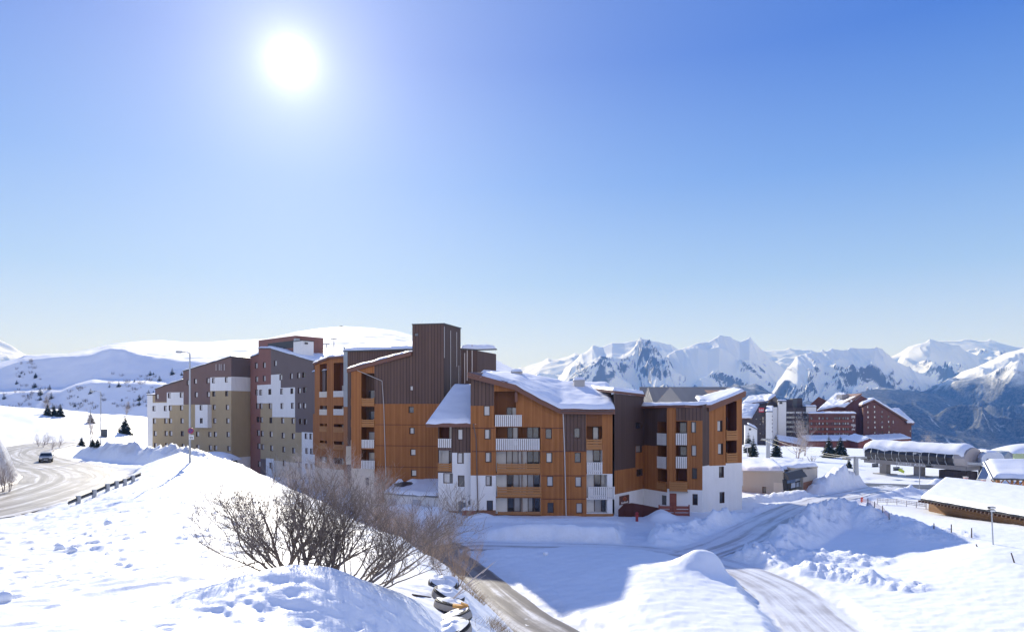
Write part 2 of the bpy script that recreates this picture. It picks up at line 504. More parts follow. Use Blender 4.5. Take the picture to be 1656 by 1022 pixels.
# town level
for a in ((0,60,0.9),(8,50,1.1),(8,40,1.0),(6,30,0.9),(12,20,1.2),(20,10,2.0),(-2,70,.55),(8,70,.55),(-3,76.5,-.1),(3,76.5,-.15),(9,76.5,-.15),(14,76,-.1),(20,76,0),(28,78,0),(-10,84,.2),(-22,88,0),(-32,104,-.3),
          (-40,118,-.6),(-50,126,-.7),(-56,132,-.7),(-78,150,-.6),(-60,150,-.7),(-30,120,-.6),(0,110,0),(30,95,0),(50,95,0),(35,110,0),(70,120,-.7),(75,132,-.9),(85,120,-.8),(65,124,-.8),(40,140,0),
          (20,40,.4),(25,50,.2),(27,57,.0),(31,58,.2),(28,53,.1),(22,60,.0),(33.5,55,.6),(30,36,1.2),(35,50,1.6),(40,60,1.5),(34,60,1.2),(50,45,1.6),(55,70,.6),(60,85,-.2),(54,78,-.3),(60,72,-.1),(66,66,.1),(65,125,-.4),(80,125,-.4),(95,115,-.2),(70,60,1.0),(80,80,.2),(95,100,.2),(60,30,2.0),(30,24,1.6),(45,20,2),(90,40,2.2),
          (100,140,0),(130,130,0),(60,180,-1),(120,200,-1.5),(60,250,-3),(140,260,-3),(200,300,-9),(260,300,-12),(100,340,-5),(200,200,-2),(260,240,-8),(0,200,-1),(-40,200,0)): cw(*a)
# road shelf on the left
for a in ((-27,34,5.9),(-21,26,6.7),(-30,40,5.4),(-36,40,5.0),(-33,46,5),(-38,58,5),(-42,72,5),(-48,80,5),(-58,88,5.05),(-68,98,5.1),(-40,82,5),(-50,91,5),(-60,100,5.05),(-45,92,4.6),(-76,112,5.2),(-43,45,5.2)): cw(*a)
# bank left of the road
for a in ((-44,52,8.6),(-52,60,9.6),(-47,56,9.2),(-60,72,8.6),(-62,80,6.6),(-70,66,11),(-90,60,14)): cw(*a)
# rolling snow field behind the road
for a in ((0,657,225),(100,664,225),(190,671,235),(240,676,240),(-300,640,210),(60,700,150),(130,705,150),(200,714,140),(150,735,112),(235,733,130),(30,712,140),(-200,690,140),(90,738,108)): cp(*a)
for a in ((-170,300,4),(-120,300,-4),(-60,300,-6),(-300,320,10),(0,330,-6),(-100,420,-10),(0,420,-10),(100,430,-12),(-250,450,-8),(-450,450,5),(250,420,-14)): cw(*a)
for k in range(12):
    th = 2 * math.pi * k / 12
    cw(math.sin(th) * 700, math.cos(th) * 700, -40 if math.cos(th) > 0 else 90)
CT = np.array(CTRL)
def warp(x, y):
    r = np.sqrt(x * x + y * y) + 1e-6
    w = (r + 6.0) ** 0.42 - 6.0 ** 0.42
    return x / r * w, y / r * w
_cx, _cy = warp(CT[:, 0], CT[:, 1])
_d = np.sqrt((_cx[:, None] - _cx[None]) ** 2 + (_cy[:, None] - _cy[None]) ** 2)
_n = len(CT)
_A = np.zeros((_n + 3, _n + 3)); _A[:_n, :_n] = _d - np.eye(_n) * 0.004
_A[:_n, _n] = 1; _A[:_n, _n + 1] = _cx; _A[:_n, _n + 2] = _cy; _A[_n:, :_n] = _A[:_n, _n:].T
_w = np.linalg.solve(_A, np.concatenate([CT[:, 2], np.zeros(3)]))
def rbf(x, y):
    sh = x.shape; x, y = x.ravel(), y.ravel()
    wx, wy = warp(x, y)
    z = _w[_n] + _w[_n + 1] * wx + _w[_n + 2] * wy
    for i in range(_n):
        z += _w[i] * np.sqrt((wx - _cx[i]) ** 2 + (wy - _cy[i]) ** 2)
    return z.reshape(sh)

def polydist(x, y, pts):
    """distance to a polyline of (x, y, value): distance, value at the nearest point, arc position, side"""
    best = np.full(x.shape, 1e9); val = np.zeros(x.shape); arc = np.zeros(x.shape); side = np.zeros(x.shape)
    acc = 0.0
    for (ax, ay, av), (bx, by, bv) in zip(pts[:-1], pts[1:]):
        dx, dy = bx - ax, by - ay; L = math.hypot(dx, dy)
        t = np.clip(((x - ax) * dx + (y - ay) * dy) / (L * L), 0, 1)
        d = np.hypot(x - ax - t * dx, y - ay - t * dy)
        s = (x - ax) * dy - (y - ay) * dx
        k = d < best
        best = np.where(k, d, best); val = np.where(k, av + (bv - av) * t, val)
        arc = np.where(k, acc + t * L, arc); side = np.where(k, np.sign(s), side)
        acc += L
    return best, val, arc, side

def smooth_line(pts, n=6):
    """Catmull-Rom through (x, y, value) points"""
    P = [np.array(p, float) for p in pts]; P = [2 * P[0] - P[1]] + P + [2 * P[-1] - P[-2]]
    out = []
    for i in range(1, len(P) - 2):
        for k in range(n):
            t = k / n
            out.append(tuple(0.5 * ((2 * P[i]) + (P[i + 1] - P[i - 1]) * t + (2 * P[i - 1] - 5 * P[i] + 4 * P[i + 1] - P[i + 2]) * t * t
                     + (3 * P[i] - P[i - 1] - 3 * P[i + 1] + P[i + 2]) * t ** 3)))
    out.append(tuple(P[-2])); return out

# roads and trodden ways: name, polyline (x, y, z), half width, shoulder
ROADS = {
 'left_road': (smooth_line([(-40,16,6.2),(-38.5,30,5.3),(-37.4,42,5),(-38,51,5),(-40.2,60,5),(-44.5,69.5,5),(-51.5,78.5,5),(-61,87.5,5),(-72,99,5.2),(-80,112,5.4),(-86,130,5.6)]), 4.5, 1.7),
 'ring_road': (smooth_line([(5,25,.2),(2.4,35,0),(0.2,40,0),(-3.0,49.5,0),(-5.6,57,0),(-3.5,60,0),(2,59.6,0),(9,58.6,0),(14.2,55.5,0),(16.8,50.5,0),(17.7,45,0),(17.2,39,0),(16.0,33,.2),(14,26,.4)]), 2.1, 1.3),
 'left_lane': (smooth_line([(-5.0,57,0),(-9,63,0),(-12,70,0)]), 1.6, 1.2),
 'ramp': (smooth_line([(14.5,56,0),(19.5,61,.2),(26,69.5,.5),(33,78.5,.7),(40,87,.5),(52,99,.3),(60,106,.2)]), 2.3, 1.4),
 'door_path': (smooth_line([(-5.4,60,0),(-5.6,66,0),(-5.9,72,0),(-6.1,77,0)]), 0.9, .6),
 'porch_path': (smooth_line([(10.6,59,0),(12.0,66,0),(13.2,73,0),(13.6,78,-.2)]), 1.1, .8),
}
WET_ROAD = smooth_line([(46,112,.1),(56,108,.1),(66,105,.1),(80,104,.1),(96,103,.1),(120,104,.1)])
# ploughed banks: polyline (x, y, height), half width, lumpiness
BANKS = [
 ([(-26.5,72,.3),(-33,76.5,1.2),(-38.5,80.5,2.4),(-44,85.5,2.4),(-50,90.0,2.4),(-56,94.8,2.2),(-62,100,1.5)], 1.7, 0.35),
 ([(-44.5,40,1.5),(-45.5,49,2.6),(-47.5,57,3.5),(-51.5,64.5,3.3),(-57,71,1.6)], 3.3, 0.18),
 ([(11.0,62.5,0.3),(15,65.0,.6),(20,67.8,1.2),(25,71.5,1.8),(30,77,2.1),(33,80.5,1.8),(34.5,82,0.3)], 1.9, 0.8),
 ([(17.8,54.5,0.3),(20.5,57,.7),(25,61.5,1.4),(30,67.0,2.0),(34,69.5,2.2),(35.5,66,1.4),(36,62,.6),(37,58,.2)], 2.1, 0.75),
 ([(20.5,53.5,.4),(24,55,.5),(27,54,.3)], 2.4, 0.7),
 ([(21.5,49.5,.5),(23.5,47.5,.7),(24.5,45.5,.5),(25.5,44,.2)], 1.2, 0.7),
 ([(-1.5,63.3,.5),(4,63,.7),(9.0,62.3,.6)], 1.1, 0.15),
 ([(14.5,62.5,.3),(20,62.5,.3)], 1.2, 0.2),
 ([(-3,71.5,.35),(2,71,.3),(7,71.3,.3),(10.5,71.8,.2)], 1.6, 0.2),
 ([(46,99,2.2),(50,101,3.9),(54,103,3.0),(59,105,.8)], 4.2, 0.4),
 ([(44,96,.3),(52,98,.9),(58,100.5,.6)], 2.4, 0.5),
 ([(62,111.5,.5),(72,109.5,.4),(86,108.5,.4)], 1.0, 0.5),
 ([(32,90,.8),(38,91,1.0),(43,91.5,.6)], 1.6, 0.5),
]
# smooth mounds: x, y, height, radius x, radius y
MOUNDS = [(13.2,47.0,1.45,1.9,1.5),(11.5,45.5,.35,4.0,3.2),(-9,76.0,1.3,2.6,2.0),(-3.3,75.2,.6,1.4,1.0),(16.4,74.2,.9,1.8,1.4),(-12.5,79,1.2,3.2,2.0),
          (-3.2,10.6,.55,1.5,1.2),(-6,13.5,.35,2.5,1.5),(69,111,1.3,1.2,1.0),(-25,90,1.0,3,3),(55,60,.5,8,6),(16.6,76.2,.8,1.3,.9)]

FOOT = []   # building plots are kept flat below the snow
def height(x, y, detail=True):
    z = rbf(x, y)
    r = np.hypot(x, y)
    z = z + fbm(x / 9, y / 9, 3, 3) * (0.09 + .12 * sstep(-4, -12, x)) * sstep(3, 14, r) * (1 + sstep(100, 200, r) * 3.0)
    for pts, w, lump in BANKS:
        pts = smooth_line(pts, 5)
        d, h, arc, s = polydist(x, y, pts)
        k = d < w * 2.6
        if not k.any(): continue
        n = fbm(x[k] / 1.7, y[k] / 1.7, 4, 21); n2 = ridged(x[k] / 1.1, y[k] / 1.1, 4, 5) - .4
        prof = np.clip(1 - (d[k] / (w * 1.25)) ** 1.6, 0, 1)
        z[k] += h[k] * prof * (1 + lump * (n * 0.9 + n2 * 0.55))
        ck = np.clip(vnoise(x[k] * 2.1, y[k] * 2.1, 61) - .56, 0, 1) + .6 * np.clip(vnoise(x[k] * 4.3, y[k] * 4.3, 62) - .58, 0, 1)
        z[k] += ck * lump * .72 * np.clip(prof * 3, 0, 1)
    for mx, my, mh, rx, ry in MOUNDS:
        q = ((x - mx) / rx) ** 2 + ((y - my) / ry) ** 2
        z = z + mh * np.exp(-q)
    for key, (pts, w, m) in ROADS.items():
        d, rz, arc, s = polydist(x, y, pts)
        wob = fbm(x / 1.6, y / 1.6, 3, 9) * 0.5
        t = sstep(w, w + m, d + wob)
        z = rz * (1 - t) + z * t
    d, rz, arc, s = polydist(x, y, WET_ROAD)
    t = sstep(2.6, 4.2, d); z = rz * (1 - t) + z * t
    if detail:
        near = 1 - sstep(60, 130, r)
        # wind crust and footprints on the near slope, chunks on the rest
        z = z + near * (fbm(x * 1.1, y * 2.4, 4, 41) * 0.05 + (ridged(x * 0.9, y * 2.1, 4, 43) - .35) * 0.05)
        ch = np.clip(vnoise(x * 2.3, y * 2.9, 77) - 0.80, 0, 1) * sstep(-2, -12, x) * (r < 60)
        z = z + ch * 0.55
        # dents, old footprints and wind pits in the crust of the near slope
        m = near * (x < 3) * (r < 75)
        p1 = np.clip(vnoise(x * 3.3, y * 5.2, 177) - .62, 0, 1); p2 = np.clip(vnoise(x * 6.1 + 3, y * 8.3, 178) - .66, 0, 1)
        pm = sstep(.42, .62, vnoise(x / 3.1, y / 4.2, 179))
        z = z - m * (.04 + .96 * pm) * (p1 * .10 + p2 * .12) + m * pm * fbm(x * 5, y * 7, 3, 180) * .018
    return z

def hz(x, y):
    return float(height(np.array([float(x)]), np.array([float(y)]))[0])

# one sheet round the camera, fine in front, coarse behind and far away
th = np.concatenate([np.linspace(-math.pi, -0.86, 40)[:-1], np.linspace(-0.86, 0.86, 860), np.linspace(0.86, math.pi, 40)[1:]])
rr = np.concatenate([np.geomspace(1.2, 7, 24)[:-1], np.geomspace(7, 150, 620)[:-1], np.geomspace(150, 700, 60)[:-1], np.geomspace(700, 30000, 16)])
RR, TH = np.meshgrid(rr, th, indexing='ij')
GX, GY = RR * np.sin(TH), RR * np.cos(TH)
GZ = height(GX, GY)
far = sstep(330, 700, RR)
GZ = GZ * (1 - far) + (-440.0 * sstep(420, 2200, RR) * (np.cos(TH) > -0.2) - 40) * far
dirt = np.zeros(GX.shape)
rough = np.zeros(GX.shape)
for bi, (pts, w, lump) in enumerate(BANKS):
    d, hh_, arc, s = polydist(GX, GY, smooth_line(pts, 5))
    rough = np.maximum(rough, (1 - sstep(w * .7, w * 1.5, d)) * min(1.0, lump * 2.2))
rough = rough * (0.45 + 0.55 * sstep(.35, .6, vnoise(GX / 2.5, GY / 2.5, 55)))
for key, (pts, w, m) in ROADS.items():
    if key in ('door_path', 'porch_path'): continue
    d, a, b, s = polydist(GX, GY, pts)
    amt = {'left_road': .75, 'ring_road': .34}.get(key, .2)
    dirt = np.maximum(dirt, amt * (1 - sstep(w * 0.9, w + m + 1.2, d)))
d, a, b, s = polydist(GX, GY, WET_ROAD); dirt = np.maximum(dirt, 0.7 * (1 - sstep(2.6, 6, d)))
# gritty snow thrown out along the road and at the turning place beside the camera
d, a, b, s = polydist(GX, GY, [(-12,5,0),(-14,14,0),(-20,26,0),(-30,36,0)])
dirt = np.maximum(dirt, 0.33 * (1 - sstep(1.0, 9.0, d)))
d, a, b, s = polydist(GX, GY, smooth_line(BANKS[0][0], 5)); dirt = np.maximum(dirt, 0.62 * (1 - sstep(0.6, 2.6, d)) * (.4 + .6 * vnoise(GX / 1.5, GY / 1.5, 3)))
# earth showing through at the foot of the bank
d, a, b, s = polydist(GX, GY, [(1.2,20,0),(0.5,27,0),(-1.2,36,0),(-5.6,46.5,0),(-8.2,54,0)])
dirt = np.maximum(dirt, 0.9 * (1 - sstep(0.4, 1.6, d)))
ground = grid_object('ground', np.stack([GX, GY, GZ], -1)[:, ::-1], [M['snow_ground']], attr={'dirt': dirt[:, ::-1], 'rough': rough[:, ::-1]})
tag(ground, 'snow covered slopes, banks and trodden snow of the village', None, None, 'structure')

# roads as sheets of packed snow and slush lying just above the ground
def slush(name, base, wet, snowc, lo, hi, rough=0.45, rutx=1.9, rutd=0.16):
    m, n, l, b = new_mat(name)
    uv = coord(n, 'UV'); oc = coord(n)
    tr = noise_tex(n, l, 1.0, 6, 0.62, mapping(n, l, uv, (1.35, 0.045, 1)), 0.6)
    bl = noise_tex(n, l, 0.35, 6, 0.65, oc)
    f = mth(n, l, 'ADD', mth(n, l, 'MULTIPLY', tr, 0.68), mth(n, l, 'MULTIPLY', bl, 0.32))
    su = n.new("ShaderNodeSeparateXYZ"); l.new(uv, su.inputs[0])
    wob = mth(n, l, 'ADD', su.outputs[0], mth(n, l, 'MULTIPLY', mth(n, l, 'SUBTRACT', noise_tex(n, l, 1.0, 3, .5, mapping(n, l, uv, (.02, .06, 1))), .5), 2.2))
    rut = mth(n, l, 'ABSOLUTE', mth(n, l, 'SUBTRACT', mth(n, l, 'ABSOLUTE', wob), rutx))
    rut = mth(n, l, 'ABSOLUTE', mth(n, l, 'SUBTRACT', rut, .75))
    rut = mth(n, l, 'SUBTRACT', 1.0, mth(n, l, 'MULTIPLY', rut, 2.6), clamp=True)
    f = mth(n, l, 'SUBTRACT', f, mth(n, l, 'MULTIPLY', rut, rutd))
    col = ramp(n, l, f, ((lo, wet), ((lo + hi) / 2, base), (hi, snowc)))
    sp = noise_tex(n, l, 9, 5, 0.7, oc)
    col = mixc(n, l, mth(n, l, 'MULTIPLY', mth(n, l, 'SUBTRACT', sp, 0.45), 1.2, clamp=True), col, wet)
    l.new(col, b.inputs['Base Color'])
    b.inputs['Roughness'].default_value = rough
    bump(n, l, b, mth(n, l, 'ADD', tr, mth(n, l, 'MULTIPLY', sp, 0.4)), 0.5, 0.06)
    return m
M['slush'] = slush('slush', (0.33, 0.305, 0.285), (0.16, 0.143, 0.13), (0.68, 0.68, 0.70), 0.40, 0.60)
M['packed'] = slush('packed_snow', (0.64, 0.65, 0.69), (0.42, 0.41, 0.42), (0.82, 0.84, 0.87), 0.36, 0.54, .45, 0.75, .12)
M['wet_road'] = slush('wet_asphalt', (0.15, 0.14, 0.135), (0.09, 0.085, 0.085), (0.40, 0.39, 0.38), 0.40, 0.72, 0.35)

def road(name, pts, w, mat, label):
    P = np.array(smooth_line(pts, 3)); n = len(P)
    d = np.gradient(P[:, :2], axis=0); d /= np.linalg.norm(d, axis=1)[:, None]
    nrm = np.stack([d[:, 1], -d[:, 0]], -1)
    k = 15
    t = np.linspace(-1, 1, k)
    arc = np.concatenate([[0], np.cumsum(np.linalg.norm(np.diff(P[:, :2], axis=0), axis=1))])
    edge = 1 + 0.10 * fbm(arc / 3, arc * 0, 3, 5)[:, None] * np.ones((1, k))
    X = P[:, 0:1] + nrm[:, 0:1] * t * w * edge; Y = P[:, 1:2] + nrm[:, 1:2] * t * w * edge
    Z = height(X, Y, False)
    Z = np.minimum(Z, P[:, 2:3] + 0.1) + 0.05 + fbm(X, Y, 3, 8) * 0.02
    o = grid_object(name, np.stack([X, Y, Z], -1), [mat])
    uvl = o.data.uv_layers.new(name='UVMap')
    li = np.zeros(len(o.data.loops), dtype=np.int32); o.data.loops.foreach_get('vertex_index', li)
    U = (t[None] * w + 0 * arc[:, None]).ravel(); V = (arc[:, None] + 0 * t[None]).ravel()
    uvl.data.foreach_set('uv', np.stack([U[li], V[li]], -1).ravel().astype(np.float32))
    return tag(o, label, None, None, 'structure')
road('road', ROADS['left_road'][0], 4.6, M['slush'], 'slushy road bending uphill past the snow bank')
_rr = ROADS['ring_road'][0]
M['dark_slush'] = slush('dark_slush', (0.30, 0.28, 0.26), (0.13, 0.118, 0.11), (0.70, 0.70, 0.71), 0.40, 0.58, .4, 0.75, .14)
road('road', _rr[:30], 1.75, M['dark_slush'], 'dark slushy lane along the foot of the bank')
road('road', _rr[29:], 2.0, M['packed'], 'packed snow lane round the smooth snow island')
road('road', ROADS['ramp'][0], 2.2, M['packed'], 'packed snow lane running up between two banks')
road('road', WET_ROAD, 2.9, M['wet_road'], 'wet grey road below the chairlift station')

# ------------------------------------------------------------------ hills and mountains
def peak_mat(name, rock, rock2, forest, thr, soft, tree_z, tree_soft, nscale, snow=(0.85, 0.87, 0.91)):
    m, n, l, b = new_mat(name)
    g = n.new("ShaderNodeNewGeometry")
    sp = n.new("ShaderNodeSeparateXYZ"); l.new(g.outputs['True Normal'], sp.inputs[0])
    ps = n.new("ShaderNodeSeparateXYZ"); l.new(g.outputs['Position'], ps.inputs[0])
    oc = coord(n)
    n1 = noise_tex(n, l, nscale, 8, 0.68, oc); n2 = noise_tex(n, l, nscale * 5, 6, 0.7, mapping(n, l, oc, (1, 1, 0.5)))
    s = mth(n, l, 'ADD', sp.outputs[2], mth(n, l, 'MULTIPLY', mth(n, l, 'SUBTRACT', n1, 0.5), 0.55))
    s = mth(n, l, 'ADD', s, mth(n, l, 'MULTIPLY', mth(n, l, 'SUBTRACT', n2, 0.5), 0.35))
    f = ramp(n, l, s, ((thr - soft, 0.0), (thr + soft, 1.0)))
    col = mixc(n, l, f, mixc(n, l, n2, rock, rock2), snow)
    if forest:
        zz = mth(n, l, 'ADD', ps.outputs[2], mth(n, l, 'MULTIPLY', mth(n, l, 'SUBTRACT', n1, 0.5), tree_soft * 3.2))
        ff = mth(n, l, 'DIVIDE', mth(n, l, 'SUBTRACT', tree_z, zz), tree_soft, clamp=True)
        spk = ramp(n, l, noise_tex(n, l, nscale * 9, 5, 0.75, oc), ((0.42, 0.0), (0.60, 1.0)))
        chute = ramp(n, l, noise_tex(n, l, nscale * 1.8, 5, 0.7, mapping(n, l, oc, (1.6, 0.35, 0.35))), ((0.64, 1.0), (0.74, 0.0)))
        ff = mth(n, l, 'MULTIPLY', ff, mth(n, l, 'ADD', 1.0, mth(n, l, 'MULTIPLY', spk, -0.15)))
        ff = mth(n, l, 'MULTIPLY', ff, chute)
        col = mixc(n, l, ff, col, forest)
    l.new(col, b.inputs['Base Color'])
    b.inputs['Roughness'].default_value = 0.8; b.inputs['Specular IOR Level'].default_value = 0.1
    return m
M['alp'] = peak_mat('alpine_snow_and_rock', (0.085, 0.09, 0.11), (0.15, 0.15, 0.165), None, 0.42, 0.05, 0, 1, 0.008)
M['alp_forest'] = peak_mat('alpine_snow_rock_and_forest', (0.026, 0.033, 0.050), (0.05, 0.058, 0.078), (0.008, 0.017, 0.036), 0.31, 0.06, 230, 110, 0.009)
M['hillside'] = peak_mat('snowy_hillside', (0.17, 0.15, 0.15), (0.30, 0.27, 0.26), None, 0.52, 0.05, 0, 1, 0.012)

def interp(pts, x):
    a = np.array(pts, float); return np.interp(x, a[:, 0], a[:, 1])

def massif(name, crest, Yc, Y0, py0, mat, seed, amp, pw=1.0, cols=340, rows=150, L=900.0, jag=0.005, spur=0.85, label='', lean=0.0, back=0.45):
    if Y0 > 3500: Yc, Y0, L = Yc * .62, Y0 * .62, L * .62
    """a mountain whose skyline rises to the crest read off the photograph (px, py), built as a height field in depth"""
    px = np.linspace(crest[0][0], crest[-1][0], cols)
    t = np.concatenate([np.linspace(0, 1, rows), 1 + np.linspace(0, 1, 22)[1:] * back])
    PX, T = np.meshgrid(px, t)
    py = interp(crest, px)
    zc = EYE + (HY - py) / F * Yc
    z0 = EYE + (HY - py0) / F * Y0
    Y = Y0 + (Yc - Y0) * T + lean * np.sin(PX / 120.0) * 0
    X = (PX - CX) / F * (Yc * 0.35 + Y * 0.65)
    X = (PX - CX) / F * Y
    body = z0 + (zc[None] - z0) * np.where(T <= 1, np.abs(T) ** pw, 1 - (T - 1) / back * 1.15)
    env = np.where(T <= 1, np.clip(4 * T * (1 - T), 0, 1) ** 0.7 * (1 - .55 * sstep(.78, .97, T)), np.clip((T - 1) * 4, 0, 1))
    H = np.maximum(zc[None] - z0, 10)
    wx = X + fbm(X / L * 1.3, Y / L * 1.3, 3, seed + 3) * L * 0.35
    wy = Y + fbm(X / L * 1.3 + 9, Y / L * 1.3, 3, seed + 4) * L * 0.35
    sp = ridged(wx / L, wy / (L * 2.1), 6, seed, 0.52)
    fine = ridged(wx / (L * 0.28), wy / (L * 0.45), 5, seed + 50, 0.55)
    z = body + env * H * amp * ((sp - 0.42) * 1.35 * spur + (fine - 0.42) * 0.55)
    j = (ridged(X / (L * 0.16), Y * 0 + seed, 4, seed + 7) - 0.45) * jag * Yc * np.clip(1.5 - np.abs(T - 1) * 10, 0, 1)
    z = z + j
    o = grid_object(name, np.stack([X, Y, z], -1), [mat], smooth=False)
    return tag(o, label, None, None, 'structure')

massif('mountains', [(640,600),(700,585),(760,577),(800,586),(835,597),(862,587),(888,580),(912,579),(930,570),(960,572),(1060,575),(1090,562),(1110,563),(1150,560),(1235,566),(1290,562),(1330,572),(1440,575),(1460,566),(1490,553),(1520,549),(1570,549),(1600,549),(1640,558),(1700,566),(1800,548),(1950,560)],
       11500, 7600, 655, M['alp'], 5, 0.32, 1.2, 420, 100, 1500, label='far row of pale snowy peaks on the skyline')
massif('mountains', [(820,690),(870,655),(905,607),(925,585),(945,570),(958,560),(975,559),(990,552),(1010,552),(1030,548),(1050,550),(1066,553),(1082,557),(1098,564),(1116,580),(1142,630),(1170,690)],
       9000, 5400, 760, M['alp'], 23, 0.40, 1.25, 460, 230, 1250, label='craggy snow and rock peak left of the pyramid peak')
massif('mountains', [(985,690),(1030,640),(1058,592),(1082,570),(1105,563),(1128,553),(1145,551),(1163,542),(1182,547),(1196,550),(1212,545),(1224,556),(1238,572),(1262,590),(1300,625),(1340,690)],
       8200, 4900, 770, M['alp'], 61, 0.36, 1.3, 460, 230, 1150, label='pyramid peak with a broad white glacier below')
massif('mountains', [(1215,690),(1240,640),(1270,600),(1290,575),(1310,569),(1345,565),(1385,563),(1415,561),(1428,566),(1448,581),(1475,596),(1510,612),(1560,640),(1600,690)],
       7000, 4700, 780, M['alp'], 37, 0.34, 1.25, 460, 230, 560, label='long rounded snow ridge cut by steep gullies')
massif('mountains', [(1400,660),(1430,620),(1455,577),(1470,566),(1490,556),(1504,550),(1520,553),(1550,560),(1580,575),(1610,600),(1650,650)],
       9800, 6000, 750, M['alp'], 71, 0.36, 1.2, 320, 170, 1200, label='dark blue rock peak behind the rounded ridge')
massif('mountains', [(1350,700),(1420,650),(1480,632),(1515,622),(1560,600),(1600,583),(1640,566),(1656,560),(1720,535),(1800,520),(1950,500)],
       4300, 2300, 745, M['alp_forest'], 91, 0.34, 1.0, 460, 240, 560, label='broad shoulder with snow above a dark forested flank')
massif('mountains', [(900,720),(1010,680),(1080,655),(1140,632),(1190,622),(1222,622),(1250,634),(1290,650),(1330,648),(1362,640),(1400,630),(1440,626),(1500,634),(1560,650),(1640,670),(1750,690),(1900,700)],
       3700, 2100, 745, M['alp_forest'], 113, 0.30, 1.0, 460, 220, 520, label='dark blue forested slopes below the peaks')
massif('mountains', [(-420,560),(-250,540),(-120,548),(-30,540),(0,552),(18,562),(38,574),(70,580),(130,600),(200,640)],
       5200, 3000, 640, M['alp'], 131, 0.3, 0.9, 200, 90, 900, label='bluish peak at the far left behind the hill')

# rounded hill with a shaded face and sunlit top
def hill():
    px = np.linspace(-420, 1000, 560)
    face = interp([(-420,600),(-100,596),(0,590),(40,578),(110,577),(150,574),(180,566),(205,566),(240,576),(300,580),(400,584),(480,575),(560,580),(700,590),(880,625),(1000,665)], px)
    crest = interp([(-420,600),(-100,597),(0,588),(45,577),(75,573),(110,572),(135,567),(165,560),(190,555),(232,551),(262,550),(300,553),(335,553),(372,550),(430,548),(480,536),(520,530),(555,527),(600,529),(640,534),(690,548),(760,567),(800,580),(830,596),(860,612),(900,640),(1000,680)], px)
    base = interp([(-420,690),(1000,705)], px)
    ledge = interp([(-420,640),(100,630),(150,617),(230,618),(290,621),(420,640),(1000,690)], px)
    rows = [(420, None)]
    def zz(py, Y): return EYE + (HY - py) / F * Y
    keys = [(400, base + 25), (462, base), (514, ledge + 4), (530, ledge), (548, ledge - 2), (590, face), (760, face - (face - crest) * 0.45), (1150, crest), (1300, crest + 22), (1600, crest + 90)]
    Ys = np.array([k[0] for k in keys], float); Zs = np.stack([zz(k[1], k[0]) for k in keys])
    Y = np.concatenate([np.linspace(400, 640, 160), np.linspace(644, 1160, 110), np.linspace(1170, 1600, 22)])
    Z = np.stack([np.interp(Y, Ys, Zs[:, i]) for i in range(len(px))], 1)
    k = np.array([1, 4, 6, 4, 1.0]); k /= k.sum()
    for _ in range(3):
        Zp = np.pad(Z, ((2, 2), (0, 0)), 'edge'); Z = sum(k[i] * Zp[i:i + Z.shape[0]] for i in range(5))
    X = (px[None] - CX) / F * Y[:, None]; YY = Y[:, None] + 0 * X
    env = sstep(430, 520, YY) * (1 - 0.8 * sstep(950, 1150, YY))
    Z = Z + env * (fbm(X / 75, YY / 75, 5, 301) * 4.0 + fbm(X / 22, YY / 22, 4, 303) * 1.3)
    o = grid_object('hill', np.stack([X, YY, Z], -1), [M['hillside']])
    tag(o, 'rounded snowy hill with a blue shaded face', None, None, 'structure')
    return X, YY, Z
HILL = hill()

# ------------------------------------------------------------------ air
hm = bpy.data.materials.new('haze'); hm.use_nodes = True
hn, hl = hm.node_tree.nodes, hm.node_tree.links
hn.clear()
h_out = hn.new('ShaderNodeOutputMaterial'); h_v = hn.new('ShaderNodeVolumePrincipled')
h_v.inputs['Color'].default_value = (0.13, 0.35, 1.0, 1)
h_v.inputs['Density'].default_value = 1.25e-4
h_v.inputs['Anisotropy'].default_value = 0.0
h_v.inputs['Absorption Color'].default_value = (1, 1, 1, 1)
hl.new(h_v.outputs[0], h_out.inputs['Volume'])
hb = MB(); hb.box((0, 4700, -520), 26000, 11000, 1330, hm)
haze = tag(hb.build('haze'), 'thin blue air in front of the far mountains', None, None, 'stuff')
# ------------------------------------------------------------------ buildings
class Facade:
    """an upright wall plane between two columns of the photograph at known depths; (u, z) are metres along it and up"""
    def __init__(s, pxA, YA, pxB, YB):
        s.A = Vector(((pxA - CX) / F * YA, YA, 0)); s.B = Vector(((pxB - CX) / F * YB, YB, 0))
        s.d = s.B - s.A; s.L = s.d.length; s.e = s.d / s.L
        s.n = Vector((s.e.y, -s.e.x, 0))          # outward: to the right-hand side of A->B, towards the viewer
    def uz(s, px, py):
        a = (px - CX) / F
        t = (a * s.A.y - s.A.x) / (s.d.x - a * s.d.y)
        Y = s.A.y + t * s.d.y
        return t * s.L, EYE + (HY - py) / F * Y
    def p(s, u, z, out=0.0):
        v = s.A + s.e * u + s.n * out
        return Vector((v.x, v.y, z))
    def rect(s, x0, y0, x1, y1):
        xm, ym = (x0 + x1) / 2, (y0 + y1) / 2
        u0, u1 = s.uz(x0, ym)[0], s.uz(x1, ym)[0]
        return u0, u1, s.uz(xm, y1)[1], s.uz(xm, y0)[1]
    def line(s, pts): return [s.uz(*p) for p in pts]

def from_world(ax, ay, bx, by):
    f = Facade.__new__(Facade)
    f.A = Vector((ax, ay, 0)); f.B = Vector((bx, by, 0)); f.d = f.B - f.A; f.L = f.d.length
    f.e = f.d / f.L; f.n = Vector((f.e.y, -f.e.x, 0)); return f

class Zoom:
    """photograph pixels from the pixels of an enlarged crop"""
    def __init__(s, x0, y0, k): s.x0, s.y0, s.k = x0, y0, k
    def __call__(s, x, y): return s.x0 + x / s.k, s.y0 + y / s.k
    def pts(s, l): return [s(*p) for p in l]
    def r(s, x0, y0, x1, y1): return (*s(x0, y0), *s(x1, y1))

